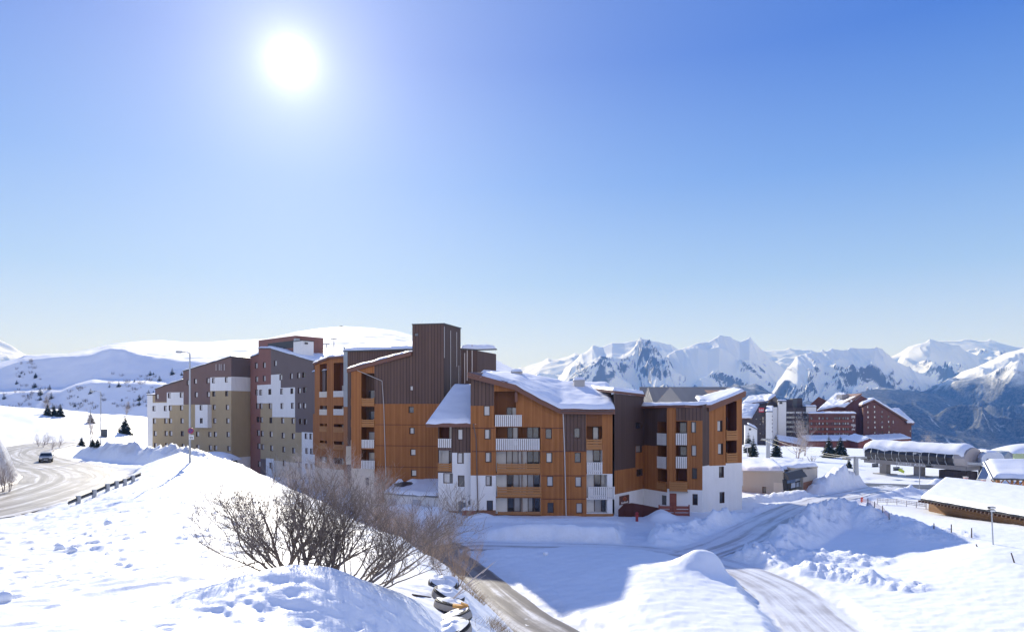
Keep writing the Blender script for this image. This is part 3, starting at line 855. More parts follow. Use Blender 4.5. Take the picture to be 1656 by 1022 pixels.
def skin(mb, fc, z0, top, base, panels=(), holes=()):
    """wall face of coloured panels with real openings; top: (u, z) polyline from u=0 to u=L
    panels: (u0,u1,z0,z1,mat) later ones win; holes: (u0,u1,z0,z1,depth,reveal,back)"""
    L = fc.L
    top = sorted(top, key=lambda q: q[0]) if all(top[i][0] <= top[i + 1][0] for i in range(len(top) - 1)) else list(top)
    us, zs = {0.0, L}, {z0}
    zmax = max(z for _, z in top)
    zs.add(zmax)
    for u, z in top: us.add(min(max(u, 0), L))
    for q in list(panels) + list(holes):
        us.add(min(max(q[0], 0), L)); us.add(min(max(q[1], 0), L)); zs.add(min(max(q[2], z0), zmax)); zs.add(min(max(q[3], z0), zmax))
    def uniq(a):
        a = sorted(a); o = [a[0]]
        for x in a[1:]:
            if x - o[-1] > 1e-3: o.append(x)
        return o
    us, zs = uniq(us), uniq(zs)
    def topz(u, right):
        # value of the top line just right / left of u (steps allowed)
        for (ua, za), (ub, zb) in zip(top[:-1], top[1:]):
            if ub - ua < 1e-4: continue
            if (ua - 1e-3 <= u < ub - 1e-3) if right else (ua + 1e-3 < u <= ub + 1e-3):
                return za + (zb - za) * (u - ua) / (ub - ua)
        return top[-1][1] if u > L / 2 else top[0][1]
    for i in range(len(us) - 1):
        ua, ub = us[i], us[i + 1]; ta, tb = topz(ua, True), topz(ub, False)
        for j in range(len(zs) - 1):
            za, zb = zs[j], zs[j + 1]
            uc, zc = (ua + ub) / 2, (za + zb) / 2
            if any(h[0] - 1e-3 < uc < h[1] + 1e-3 and h[2] - 1e-3 < zc < h[3] + 1e-3 for h in holes): continue
            mat = base
            for q in panels:
                if q[0] - 1e-3 < uc < q[1] + 1e-3 and q[2] - 1e-3 < zc < q[3] + 1e-3: mat = q[4]
            poly = [(ua, za), (ub, za), (ub, zb), (ua, zb)]
            out = []
            def f(q): return (ta + (tb - ta) * (q[0] - ua) / (ub - ua)) - q[1]
            for k in range(4):
                a, b = poly[k], poly[(k + 1) % 4]; fa, fb = f(a), f(b)
                if fa >= 0: out.append(a)
                if (fa >= 0) != (fb >= 0):
                    t = fa / (fa - fb); out.append((a[0] + (b[0] - a[0]) * t, a[1] + (b[1] - a[1]) * t))
            if len(out) >= 3: mb.face([fc.p(*q) for q in out], mat, out)
    for h in holes:
        u0, u1, a, b, dp, rv, back = h
        u0, u1, a, b = max(u0, 0), min(u1, L), max(a, z0), b
        for (q0, q1) in (((u0, a), (u0, b)), ((u1, b), (u1, a)), ((u1, a), (u0, a)), ((u0, b), (u1, b))):
            P, Q = fc.p(*q0), fc.p(*q1); P2, Q2 = fc.p(*q0, -dp), fc.p(*q1, -dp)
            ln = (Q - P).length
            vert = abs(q0[0] - q1[0]) < 1e-6
            uv = [(0, 0), (0, ln), (dp, ln), (dp, 0)] if vert else [(0, 0), (ln, 0), (ln, dp), (0, dp)]
            mb.face([P, Q, Q2, P2], rv, uv)
        if back is not None:
            mb.face([fc.p(u0, a, -dp), fc.p(u1, a, -dp), fc.p(u1, b, -dp), fc.p(u0, b, -dp)], back, [(u0, a), (u1, a), (u1, b), (u0, b)])

def window(parent, fc, r, out, pane='pane', frame='frame', fw=0.07, mull=1, sill=False):
    """framed window as a part, its glass a sub-part; out = offset of the frame's face from the wall plane"""
    u0, u1, z0, z1 = r
    w = MB(); fm = M[frame]
    d = 0.07
    def bar(a, b, c, e): w.obox(fc.p(a, c, out - d), fc.e * (b - a), fc.n * d, Vector((0, 0, e - c)), fm)
    bar(u0, u0 + fw, z0, z1); bar(u1 - fw, u1, z0, z1)
    bar(u0 + fw, u1 - fw, z0, z0 + fw); bar(u0 + fw, u1 - fw, z1 - fw, z1)
    for k in range(1, mull):
        m = u0 + (u1 - u0) * k / mull
        bar(m - fw / 2, m + fw / 2, z0 + fw, z1 - fw)
    if sill: w.obox(fc.p(u0 - .05, z0 - .06, out - .05), fc.e * (u1 - u0 + .1), fc.n * .16, Vector((0, 0, .05)), M['snow'])
    f = w.build('window', parent)
    for k in range(mull):
        a = u0 + (u1 - u0) * k / mull + fw * 0.6; b = u0 + (u1 - u0) * (k + 1) / mull - fw * 0.6
        g = MB(); g.obox(fc.p(a, z0 + fw * .6, out - .045), fc.e * (b - a), fc.n * .015, Vector((0, 0, z1 - z0 - 1.2 * fw)), M[pane])
        # local origin in the pane so that every pane keeps its own look
        g.build('pane', f)
    return f

def railing(parent, fc, r, kind, out=0.06, slab=0.0, posts=True):
    """balcony front: kind white = upright white boards, wood = long planks with open gaps"""
    u0, u1, z0, z1 = r
    w = MB()
    b = None
    if slab:
        s_ = MB(); s_.obox(fc.p(u0, z0 - .16, -slab), fc.e * (u1 - u0), fc.n * (slab + out), Vector((0, 0, .14)), M['slab'])
        b = s_.build('balcony', parent)
    if kind == 'white':
        n = max(3, int((u1 - u0) / 0.21)); st = (u1 - u0) / n
        for k in range(n):
            w.obox(fc.p(u0 + k * st + .02, z0, out), fc.e * (st - .065), fc.n * .03, Vector((0, 0, z1 - z0)), M['rail_white'])
        for zz in (z0 + .12, z1 - .18): w.obox(fc.p(u0, zz, out - .05), fc.e * (u1 - u0), fc.n * .048, Vector((0, 0, .09)), M['recess_dark'])
        w.obox(fc.p(u0, z1 - .001, out - .04), fc.e * (u1 - u0), fc.n * .1, Vector((0, 0, .04)), M['rail_white'])
    else:
        tm = M['timber'] if kind == 'wood' else M['timber_red']
        h = z1 - z0; n = 4
        for k in range(n):
            hh = h / n * (0.86 if k < n - 1 else 0.62)
            zz = z0 + h * k / n
            w.obox(fc.p(u0, zz, out), fc.e * (u1 - u0), fc.n * .04, Vector((0, 0, hh if k else hh * 1.08)), tm)
        m = max(1, int((u1 - u0) / 1.6))
        for k in range(m + 1):
            uu = u0 + (u1 - u0 - .1) * k / m
            w.obox(fc.p(uu, z0, out - .09), fc.e * .1, fc.n * .088, Vector((0, 0, h)), tm)
    return w.build('railing', b if b else parent)

def plane_body(mb, P, mat):
    mb.face(P, mat, [(0, 0), ((P[1] - P[0]).length, 0), ((P[2] - P[3]).length, (P[2] - P[1]).length), (0, (P[3] - P[0]).length)])

def ruled_roof(parent, front, back, mat, th=0.22, of=0.5, ob=0.3, os=0.25, snow=None, snow_t=0.35, seed=1, fascia=None, cut=None, name='roof', snow_cover=None, lump=.45):
    """roof slab between two polylines of points (same count); snow: thickness of the blanket as a child"""
    fr = [Vector(p) for p in front]; bk = [Vector(p) for p in back]
    s0 = (fr[0] - fr[-1]).normalized() * os
    fr[0] = fr[0] + s0; fr[-1] = fr[-1] - s0; bk[0] = bk[0] + s0; bk[-1] = bk[-1] - s0
    F2, B2 = [], []
    for a, b in zip(fr, bk):
        d = (a - b).normalized(); F2.append(a + d * of); B2.append(b - d * ob)
    w = MB(); up = Vector((0, 0, th))
    n = len(F2)
    for i in range(n - 1):
        a, b, c, d = F2[i], F2[i + 1], B2[i + 1], B2[i]
        L1 = (b - a).length; D1 = (d - a).length
        w.face([a + up, b + up, c + up, d + up], mat, [(0, 0), (L1, 0), (L1, D1), (0, D1)])
        w.face([b, a, d, c], fascia or mat)
        w.face([a, b, b + up, a + up], fascia or mat, [(0, 0), (L1, 0), (L1, th), (0, th)])
        w.face([c, d, d + up, c + up], fascia or mat)
    for a, d in ((F2[0], B2[0]), (B2[-1], F2[-1])): w.face([d, a, a + up, d + up], fascia or mat)
    roof = w.build(name, parent)
    if snow:
        blanket(roof, [p + up for p in F2], [p + up for p in B2], snow, seed, snow_cover, lump=lump)
    return roof

def blanket(parent, fr, bk, t, seed, cover=None, name='roof_snow', mat='snow_roof', lump=.45):
    """a lumpy snow layer lying on a ruled surface; cover(u, v) -> 0..1 thins it out"""
    ln = [0.0]
    for a, b in zip(fr[:-1], fr[1:]): ln.append(ln[-1] + (b - a).length)
    Lu = ln[-1]; Lv = max((a - b).length for a, b in zip(fr, bk))
    nu, nv = max(10, min(90, int(Lu / 0.35))), max(8, min(60, int(Lv / 0.35)))
    U, V = np.meshgrid(np.linspace(0, 1, nu), np.linspace(0, 1, nv))
    fa, ba = np.array([tuple(p) for p in fr]), np.array([tuple(p) for p in bk])
    lp = np.array(ln) / Lu
    Pf = np.stack([np.interp(U, lp, fa[:, i]) for i in range(3)], -1)
    Pb = np.stack([np.interp(U, lp, ba[:, i]) for i in range(3)], -1)
    wob = fbm(U * Lu / 1.1 + seed, V * 0 + seed, 3, seed) * 0.30 / max(Lv, 1)
    Vv = V + (1 - V) ** 3 * (wob - 0.01)
    P = Pf + (Pb - Pf) * Vv[..., None]
    e = np.minimum(np.minimum(U * Lu, (1 - U) * Lu), np.minimum(V * Lv, (1 - V) * Lv))
    h = t * np.sqrt(np.clip(e / (t * 1.1), 0, 1)) * (1 + lump * fbm(U * Lu / 1.7, V * Lv / 1.7, 4, seed + 1) + .27 * lump * fbm(U * Lu / .4, V * Lv / .4, 2, seed + 2))
    if cover is not None:
        c = cover(U, V) + fbm(U * Lu / 2.2, V * Lv / 1.1, 4, seed + 3) * 0.40
        h = h * sstep(0.42, 0.62, c) - (1 - sstep(0.36, 0.46, c)) * 0.28
    P[..., 2] += h + 0.006
    o = grid_object(name, P, [M[mat]], parent=parent)
    off = abs_loc(parent)
    co = np.zeros(len(o.data.vertices) * 3, dtype=np.float32); o.data.vertices.foreach_get('co', co)
    co = co.reshape(-1, 3) - np.array(off, dtype=np.float32); o.data.vertices.foreach_set('co', co.ravel())
    o.data.update()
    return o

def root_at(name, x, y, z, label, cat, group=None):
    return thing(name, (x, y, z), label, cat, group)

def loggia_window(parent, fc, r, depth, pane='pane_mix', mull=1):
    return window(parent, fc, r, -depth + 0.075, pane, 'frame', 0.09, mull)

def windows(parent, fc, zoom, spots, w, h, holes, depth=0.24, pane='pane', reveal='reveal', sill=False, seed=0, frame='frame'):
    """small punched windows listed by the centres of their openings in a zoomed crop"""
    todo = []
    for q in spots:
        x, y = q[0], q[1]; ww, hh = (q[2], q[3]) if len(q) > 3 else (w, h)
        r = fc.rect(*zoom.r(x - ww / 2, y - hh / 2, x + ww / 2, y + hh / 2))
        holes.append((*r, depth, M[reveal], None)); todo.append((r, depth, pane, sill, frame))
    return todo
def fit_windows(parent, fc, todo):
    for r, depth, pane, sill, frame in todo: window(parent, fc, r, -depth + .05, pane, frame, 0.085, 1, sill)

# ---------- far left apartment block: olive below, plum grey above, white patches
Z2 = Zoom(230, 530, 3.93)
def block_left():
    fc = Facade(238, 146.5, 374, 136)
    t = root_at('apartment_block', *(fc.A + fc.e * fc.L / 2).to_tuple()[:2], -1.2, 'long olive apartment block with plum grey top and white patches, farthest left', 'building', 'apartment blocks of the resort')
    w = MB()
    top = fc.line(Z2.pts([(30, 428), (82, 428), (82, 392), (155, 366), (260, 334), (260, 280), (555, 187)]))
    top[0] = (0, top[0][1]); top[-1] = (fc.L, top[-1][1]); top[1] = (top[2][0], top[1][1]); top[4] = (top[5][0], top[4][1])
    R2 = lambda *r: fc.rect(*Z2.r(*r))
    pan = [(*R2(30, 400, 66, 900), M['white']), (*R2(66, 476, 173, 573), M['white']), (*R2(82, 300, 156, 470), M['plum']), (*R2(156, 300, 262, 410), M['plum']),
           (*R2(156, 410, 266, 491), M['white']), (*R2(262, 180, 432, 487), M['plum']), (*R2(432, 100, 580, 313), M['plum']), (*R2(432, 314, 580, 400), M['white']),
           (*R2(333, 487, 363, 636), M['olive'])]
    pan = [(q[0], q[1] if q[1] < fc.L - .3 else fc.L, *q[2:]) for q in pan]
    holes = []
    sp = [(95, 437), (173, 430), (248, 427), (343, 425), (420, 423), (455, 420), (537, 418), (338, 340), (418, 336), (453, 335), (535, 330), (292, 348),
          (75, 513), (147, 512), (178, 510), (250, 508), (458, 505), (541, 505), (78, 592), (150, 591), (180, 591), (253, 591), (461, 590), (544, 591),
          (82, 671), (152, 671), (182, 671), (255, 672), (352, 675), (430, 677), (465, 677), (546, 677), (85, 748), (155, 748), (185, 749), (260, 753), (354, 759), (433, 762), (467, 763), (551, 767)]
    td = windows(t, fc, Z2, sp, 19, 33, holes, sill=False)
    skin(w, fc, -1.2, top, M['olive'], pan, holes)
    back = Vector((9.6, 19.2, 0)) * 0.62
    # right side
    fs = from_world(fc.B.x, fc.B.y, fc.B.x + back.x, fc.B.y + back.y)
    zb = lambda y: fs.uz(*Z2(562, y))[1]
    zt = top[-1][1]
    skin(w, fs, -1.2, [(0, zt), (fs.L, zt)], M['olive'], [(0, fs.L, zb(309), zt, M['slate']), (0, fs.L, zb(400), zb(309), M['white']), (0, fs.L, -1.2, zb(826), M['white'])])
    # left side and back
    for (a, b, z1) in ((fc.A + back, fc.A, top[0][1]),):
        f2 = from_world(a.x, a.y, b.x, b.y); skin(w, f2, -1.2, [(0, z1), (f2.L, z1)], M['white'])
    f3 = from_world(fc.B.x + back.x, fc.B.y + back.y, fc.A.x + back.x, fc.A.y + back.y)
    skin(w, f3, -1.2, [(f3.L - u * f3.L / fc.L, z) for u, z in reversed(top)], M['olive'])
    w.build('wall', t)
    fit_windows(t, fc, td)
    # roof sheets step by step
    segs = [(0, 1), (2, 4), (5, 6)]
    for k, (i, j) in enumerate(segs):
        pts = top[i:j + 1]
        ruled_roof(t, [fc.p(u, z + .01) for u, z in pts], [fc.p(u, z + .01) + back for u, z in pts], M['metal_dark'], .14, .12, .1, .05, snow=.22, seed=60 + k)
    # louvres
    lv = MB()
    for cx in (480, 512):
        u0, u1, a, b = R2(cx - 11, 231, cx + 11, 271)
        lv.obox(fc.p(u0, a, .0), fc.e * .08, fc.n * .05, Vector((0, 0, b - a)), M['white']); lv.obox(fc.p(u1 - .08, a, 0), fc.e * .08, fc.n * .05, Vector((0, 0, b - a)), M['white'])
        for q in range(7):
            zz = a + (b - a) * q / 7
            lv.obox(fc.p(u0 + .08, zz, 0), fc.e * (u1 - u0 - .16), fc.n * .04, Vector((0, 0, .1)), M['slate'])
    lv.build('vent_louvre', t)
    # projecting white bay over two floors with snow on its foot
    u0, u1, a, b = R2(362, 489, 441, 634)
    bw = MB(); fb = from_world(*(fc.p(u0, 0, 1.0)).to_tuple()[:2], *(fc.p(u1, 0, 1.0)).to_tuple()[:2])
    hb_ = []; tb = windows(t, fb, Z2, [(374, 507), (376, 590)], 18, 33, hb_)
    skin(bw, fb, a, [(0, b), (fb.L, b)], M['white'], (), hb_)
    for s_, mm in ((0, 'olive'), (u1 - u0, 'white')):
        P = [fc.p(u0 + s_, a, 1.0), fc.p(u0 + s_, a, 0), fc.p(u0 + s_, b, 0), fc.p(u0 + s_, b, 1.0)]
        bw.face(P if s_ == 0 else P[::-1], M[mm])
    bw.face([fc.p(u0, a, 0), fc.p(u1, a, 0), fc.p(u1, a, 1), fc.p(u0, a, 1)], M['white'])
    bw.face([fc.p(u0, b, 1), fc.p(u1, b, 1), fc.p(u1, b, 0), fc.p(u0, b, 0)], M['white'])
    bay = bw.build('bay', t); fit_windows(bay, fb, [])
    fit_windows(t, fb, tb)
    return t
block_left()

# ---------- second block: red brown, dark grey, olive and white patches, stepped roofs
Z3 = Zoom(400, 530, 3.932)
def block_mid():
    fc = Facade(405, 139, 507, 121.5)
    t = root_at('apartment_block', *(fc.A + fc.e * fc.L / 2).to_tuple()[:2], -1.2, 'apartment block with a red brown corner, dark grey gable and white stepped patches', 'building', 'apartment blocks of the resort')
    w = MB()
    R3 = lambda *r: fc.rect(*Z3.r(*r))
    top = fc.line(Z3.pts([(20, 190), (72, 172), (72, 134), (150, 134), (405, 217)]))
    top[0] = (0, top[0][1]); top[-1] = (fc.L, top[-1][1]); top[1] = (top[2][0], top[1][1])
    pan = [(*R3(0, 100, 72, 480), M['redbrown']), (*R3(0, 480, 84, 1000), M['redbrown']), (*R3(72, 80, 150, 362), M['redbrown']), (*R3(62, 362, 152, 480), M['white']),
           (*R3(150, 297, 212, 568), M['white']), (*R3(212, 380, 303, 568), M['white']), (*R3(84, 480, 158, 835), M['olive']), (*R3(158, 568, 306, 850), M['olive']),
           (*R3(306, 665, 346, 850), M['olive']), (*R3(346, 665, 460, 1000), M['white']), (*R3(118, 830, 168, 1000), M['white']), (*R3(168, 852, 346, 1000), M['cream'])]
    pan = [(max(q[0], 0) if q[0] > .4 else 0, q[1] if q[1] < fc.L - .4 else fc.L, *q[2:]) for q in pan]
    holes = []
    sp = [(57, 240), (108, 237), (178, 225), (60, 327), (108, 322), (213, 315), (279, 307), (326, 303), (357, 300), (60, 410), (85, 411), (143, 407), (218, 405), (283, 402), (330, 400), (364, 395),
          (65, 497), (88, 497), (145, 497), (220, 497), (287, 495), (333, 495), (364, 495), (68, 583), (91, 585), (150, 588), (225, 590), (290, 592), (338, 595), (368, 597), (70, 668), (95, 672), (151, 676),
          (227, 684), (292, 688), (374, 688), (404, 690), (73, 752), (98, 757), (155, 765), (232, 773), (295, 780), (378, 782), (408, 785), (76, 866), (150, 875), (235, 860), (333, 872), (378, 880), (410, 882)]
    td = windows(t, fc, Z3, sp, 18, 36, holes)
    skin(w, fc, -1.2, top, M['slate'], pan, holes)
    back = fc.n * -14
    def side(a, b, z1, mat, z0=-1.2, **k):
        f = from_world(a.x, a.y, b.x, b.y); skin(w, f, z0, [(0, z1), (f.L, z1)], mat, **k); return f
    side(fc.B, fc.B + back, top[-1][1], M['slate'])
    side(fc.A + back, fc.A, top[0][1], M['redbrown'])
    f3 = from_world(fc.B.x + back.x, fc.B.y + back.y, fc.A.x + back.x, fc.A.y + back.y)
    skin(w, f3, -1.2, [(f3.L - u, z) for u, z in reversed(top)], M['slate'])
    w.build('wall', t)
    fit_windows(t, fc, td)
    for k, (i, j) in enumerate(((0, 1), (2, 4))):
        pts = top[i:j + 1]
        ruled_roof(t, [fc.p(u, z + .01) for u, z in pts], [fc.p(u, z + .01) + back for u, z in pts], M['metal_dark'], .14, .12, .1, .05, snow=.4, seed=70 + k)
    # penthouse with a dark glazed band, set back on the roof
    fp = Facade(418, 137, 478, 128); 
    ph = MB(); zt = fp.uz(*Z3(72, 80))[1]; zl = zt - 4.5
    R4 = lambda *r: fp.rect(*Z3.r(*r))
    skin(ph, fp, zl, [(0, zt), (fp.L, zt)], M['redbrown'], [(*R4(130, 84, 400, 130), M['black'])])
    bk = fp.n * -6
    for a, b in ((fp.B, fp.B + bk), (fp.B + bk, fp.A + bk), (fp.A + bk, fp.A)):
        f = from_world(a.x, a.y, b.x, b.y); skin(ph, f, zl, [(0, zt), (f.L, zt)], M['redbrown'])
    ph.face([fp.p(0, zt), fp.p(fp.L, zt), fp.p(fp.L, zt) + bk, fp.p(0, zt) + bk], M['metal_dark'])
    ph.build('penthouse', t)
    c = pt(*Z3(357, 152), 127); zt = pt(*Z3(357, 90), 127).z
    lh = MB(); lh.box((c.x, c.y, c.z - 2.5), 3.1, 2.4, zt - c.z + 2.5, M['white'], math.atan2(fc.e.y, fc.e.x)); 
    ang = math.atan2(fc.e.y, fc.e.x)
    lh.box((c.x, c.y, zt), 3.3, 2.6, .14, M['metal_dark'], ang)
    lh.box((c.x + .55, c.y - 1.05, zt - .55), 1.5, .5, .3, M['black'], ang)
    lh.box((c.x - 1.5, c.y + .8, zt + .14), .8, .8, .55, M['metal'], ang)
    lh.build('lift_housing', t)
    # the stepped link on the right: dark block with four windows, orange below, recess beside it
    fl = Facade(506, 119, 526, 115); w2 = MB()
    zt = fl.uz(*Z3(425, 285))[1]
    R5 = lambda *r: fl.rect(*Z3.r(*r)); hl_ = []
    td2 = windows(t, fl, Z3, [(462, 420), (466, 522), (468, 627), (469, 725)], 26, 48, hl_, depth=.2)
    zo, zw = R5(425, 548, 490, 810)[3], R5(425, 548, 490, 810)[2]
    skin(w2, fl, -1.2, [(0, zt), (fl.L, zt)], M['orange'], [(0, fl.L, zo, zt, M['slate']), (0, fl.L, -1.2, zw, M['white'])], hl_)
    bk = Vector((4.5, 9.5, 0))
    fsd = from_world(fl.B.x, fl.B.y, fl.B.x + bk.x, fl.B.y + bk.y)
    skin(w2, fsd, -1.2, [(0, zt), (fsd.L, zt)], M['orange'], [(0, fsd.L, zo, zt, M['slate']), (0, fsd.L, -1.2, zw, M['white'])])
    for a, b in ((fl.B + bk, fl.A + bk), (fl.A + bk, fl.A)):
        f = from_world(a.x, a.y, b.x, b.y); skin(w2, f, -1.2, [(0, zt), (f.L, zt)], M['slate'])
    w2.build('wall', t)
    fit_windows(t, fl, td2)
    ruled_roof(t, [fl.p(0, zt + .01), fl.p(fl.L, zt + .01)], [fl.p(0, zt + .01) + bk, fl.p(fl.L, zt + .01) + bk], M['metal_dark'], .16, .15, .1, .1, snow=.3, seed=81)
    # higher dark storey behind with the long snow roof
    fd = Facade(500, 124, 541, 118); w3 = MB(); zt = fd.uz(*Z3(470, 218))[1]
    skin(w3, fd, -1.2, [(0, zt), (fd.L, zt)], M['slate'])
    bk = Vector((3.5, 10, 0))
    for a, b in ((fd.B, fd.B + bk), (fd.B + bk, fd.A + bk), (fd.A + bk, fd.A)):
        f = from_world(a.x, a.y, b.x, b.y); skin(w3, f, -1.2, [(0, zt), (f.L, zt)], M['slate'])
    w3.build('wall', t)
    a0, a1 = pt(*Z3(232, 186), 132), pt(*Z3(632, 194), 114)
    ruled_roof(t, [fd.p(-7, zt + .02), fd.p(fd.L + 1.5, zt + .02)], [fd.p(-7, zt + 1.4) + bk, fd.p(fd.L + 1.5, zt + 1.4) + bk], M['metal_dark'], .16, .25, .1, .1, snow=.6, seed=82)
    return t
block_mid()

# ---------- orange wing with corner balconies between the second block and the tower
def wing():
    fc = Facade(533, 113.5, 563, 110.5)
    t = root_at('apartment_wing', *(fc.A + fc.e * fc.L / 2).to_tuple()[:2], -1.0, 'narrow orange wing with a tall balcony corner, between the grey gable and the tower block', 'building', 'apartment blocks of the resort')
    w = MB(); R3 = lambda *r: fc.rect(*Z3.r(*r))
    zt = fc.uz(*Z3(560, 196))[1]
    holes = []
    for a, b in ((222, 440), (495, 555), (612, 665), (722, 775), (828, 900)):
        u0, u1, z0, z1 = R3(549, a, 622, b)
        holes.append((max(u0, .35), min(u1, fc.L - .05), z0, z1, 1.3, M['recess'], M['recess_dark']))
    skin(w, fc, -1.0, [(0, zt), (fc.L, zt)], M['orange'], [(0, fc.L, -1, R3(545, 700, 600, 900)[2], M['cream'])], holes)
    bk = Vector((5, 10.5, 0))
    # left face, orange, with the side openings of the balconies
    fs = from_world(fc.A.x - 3.4, fc.A.y + 3.2, fc.A.x, fc.A.y); hs = []
    for h in holes: hs.append((fs.L * .35, fs.L * .82, h[2], h[3], .9, M['recess'], M['recess_dark']))
    skin(w, fs, -1.0, [(0, zt - .8), (fs.L, zt)], M['orange'], [(0, fs.L, -1, 2.2, M['cream'])], hs)
    A2 = fs.A
    for a, b in ((fc.B, fc.B + bk), (fc.B + bk, A2 + bk), (A2 + bk, A2)):
        f = from_world(a.x, a.y, b.x, b.y); skin(w, f, -1, [(0, zt - (.8 if b is A2 else 0)), (f.L, zt - (.8 if b is A2 else 0))], M['brown'])
    w.build('wall', t)
    for k, h in enumerate(holes):
        u0, u1, z0, z1 = h[:4]
        kind = 'white' if k in (1, 2) else 'wood'
        if k > 0 or True:
            railing(t, fc, (u0, u1, z0 - (0.0), z0 + .95), 'white' if k in (0, 1) else 'wood', .05)
        loggia_window(t, fc, (u0 + .5, u0 + 1.7, z0 + .02, min(z1 - .1, z0 + 2.0)), 1.3, 'pane', 1)
        q = MB(); q.obox(fs.p(fs.L * .33, z0, .0), fs.e * (fs.L * .5), fs.n * .05, Vector((0, 0, .95)), M['cream'] if k in (0, 1) else M['timber']); q.build('side_panel', t)
    rp = [fs.p(0, zt - .8), fc.p(0, zt), fc.p(fc.L, zt)]
    ruled_roof(t, [p + Vector((0, 0, .01)) for p in rp], [p + bk + Vector((0, 0, .3)) for p in rp], M['fascia'], .3, .35, .1, .1, snow=.35, seed=84)
    return t
wing()

# ---------- tower section: orange wall, brown boarded upper floors rising into a square tower
Z4 = Zoom(540, 510, 5.379); Z5 = Zoom(540, 650, 5.379)
def tower_block():
    fc = Facade(568, 89.6, 718, 87.2)
    t = root_at('apartment_tower', *(fc.A + fc.e * fc.L / 2).to_tuple()[:2], -1.2, 'orange and dark brown block rising into a square windowless tower', 'building', 'apartment blocks of the resort')
    w = MB(); R4 = lambda *r: fc.rect(*Z4.r(*r)); R5 = lambda *r: fc.rect(*Z5.r(*r))
    top = fc.line(Z4.pts([(150, 492), (682, 350), (682, 92), (960, 76)]))
    top[0] = (0, top[0][1]); top[-1] = (fc.L, top[-1][1]); top[1] = (top[2][0], top[1][1])
    top[2] = (top[2][0], top[-1][1])
    zb = fc.uz(*Z4(600, 769))[1]; uL = R4(242, 0, 352, 10)
    u0, u1 = uL[0], uL[1]
    zlow = R5(290, 0, 300, 578)[2]
    pan = [(u1, fc.L, zb, 40, M['brown']), (0, u0, zlow + .0, 40, M['orange']), (0, u1, -1.2, zlow, M['cream'])]
    holes = []
    lev = [(R4(290, 500, 300, 785)[3], R4(290, 500, 300, 785)[2]), (R4(290, 790, 300, 970)[3], R4(290, 790, 300, 970)[2]), (R5(290, 215, 300, 400)[3], R5(290, 215, 300, 400)[2]), (R5(290, 408, 300, 580)[3], R5(290, 408, 300, 580)[2])]
    ru = []
    for k, (a, b) in enumerate(lev):
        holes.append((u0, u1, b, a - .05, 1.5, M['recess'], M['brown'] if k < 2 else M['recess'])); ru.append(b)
    td = windows(t, fc, Z5, [(672, 67), (680, 250), (687, 437), (694, 618)], 46, 56, holes, depth=.22)
    td += windows(t, fc, Z4, [(675, 633)], 30, 44, holes, depth=.1)
    td += windows(t, fc, Z4, [(717, 167)], 40, 34, holes, depth=.1, pane='pane')
    td += windows(t, fc, Z5, [(290, 690)], 30, 70, holes, depth=.2)
    skin(w, fc, -1.2, top, M['orange'], pan, holes)
    sd = Vector((1.75, 5.0, 0)); deep = sd * 2.6
    fs = from_world(fc.B.x, fc.B.y, fc.B.x + sd.x, fc.B.y + sd.y)
    skin(w, fs, -1.2, [(0, top[-1][1]), (fs.L, top[-1][1])], M['darkbrown'])
    # tower back and left side above the roof
    ut = top[2][0]
    pts = [fs.B, fc.p(ut, 0) + sd, fc.p(ut, 0)]
    for a, b, zl in ((pts[0], pts[1], -1.2), (pts[1], pts[2], top[1][1] - 3)):
        f = from_world(a.x, a.y, b.x, b.y); skin(w, f, zl, [(0, top[-1][1]), (f.L, top[-1][1])], M['brown'])
    # left corner face with side openings
    fl = from_world(fc.A.x - .7, fc.A.y + 4.0, fc.A.x, fc.A.y)
    hl_ = [(fl.L * .35, fl.L * .86, b, a - .1, 1.0, M['recess'], M['recess_dark']) for a, b in lev]
    skin(w, fl, -1.2, [(0, top[0][1]), (fl.L, top[0][1])], M['orange'], [(0, fl.L, -1.2, zlow, M['cream'])], hl_)
    A2 = fl.A
    f = from_world(A2.x + deep.x, A2.y + deep.y, A2.x, A2.y); skin(w, f, -1.2, [(0, top[0][1]), (f.L, top[0][1])], M['darkbrown'])
    Bd = fc.p(ut, 0) + deep
    f = from_world(Bd.x, Bd.y, A2.x + deep.x, A2.y + deep.y); skin(w, f, -1.2, [(0, top[1][1]), (f.L, top[0][1])], M['brown'])
    f = from_world((fc.p(ut, 0) + sd).x, (fc.p(ut, 0) + sd).y, Bd.x, Bd.y); skin(w, f, -1.2, [(0, top[1][1]), (f.L, top[1][1])], M['brown'])
    w.build('wall', t)
    fit_windows(t, fc, td)
    # seams between the orange storeys
    sm = MB()
    for y in (200, 383, 567):
        a0, a1, z, _ = R5(362, y - 4, 900, y)
        sm.obox(fc.p(a0, z, 0.0), fc.e * (a1 - a0), fc.n * .04, Vector((0, 0, .07)), M['recess_dark'])
    sm.build('seam_trim', t)
    kinds = ['wood', 'wood', 'white', 'white']
    for k, b in enumerate(ru):
        railing(t, fc, (u0, u1 + (.15 if k == 3 else 0), b, b + 1.05), kinds[k], .06 + (.12 if k == 3 else 0))
        loggia_window(t, fc, (u0 + .35, u0 + 1.5, b + .05, b + 2.1), 1.5, 'pane_mix', 2 if u1 - u0 > 1.8 else 1)
        q = MB(); q.obox(fl.p(fl.L * .3, b, .02), fl.e * (fl.L * .6), fl.n * .05, Vector((0, 0, 1.0)), M['timber'] if k < 2 else M['cream']); q.build('side_panel', t)
    # corner post
    cp_ = MB(); cp_.obox(fc.p(u0 - .75, zlow + 1.0, .0), fc.e * .75, fc.n * .16, Vector((0, 0, top[0][1] - zlow - 1.0)), M['orange']); cp_.build('corner_post', t)
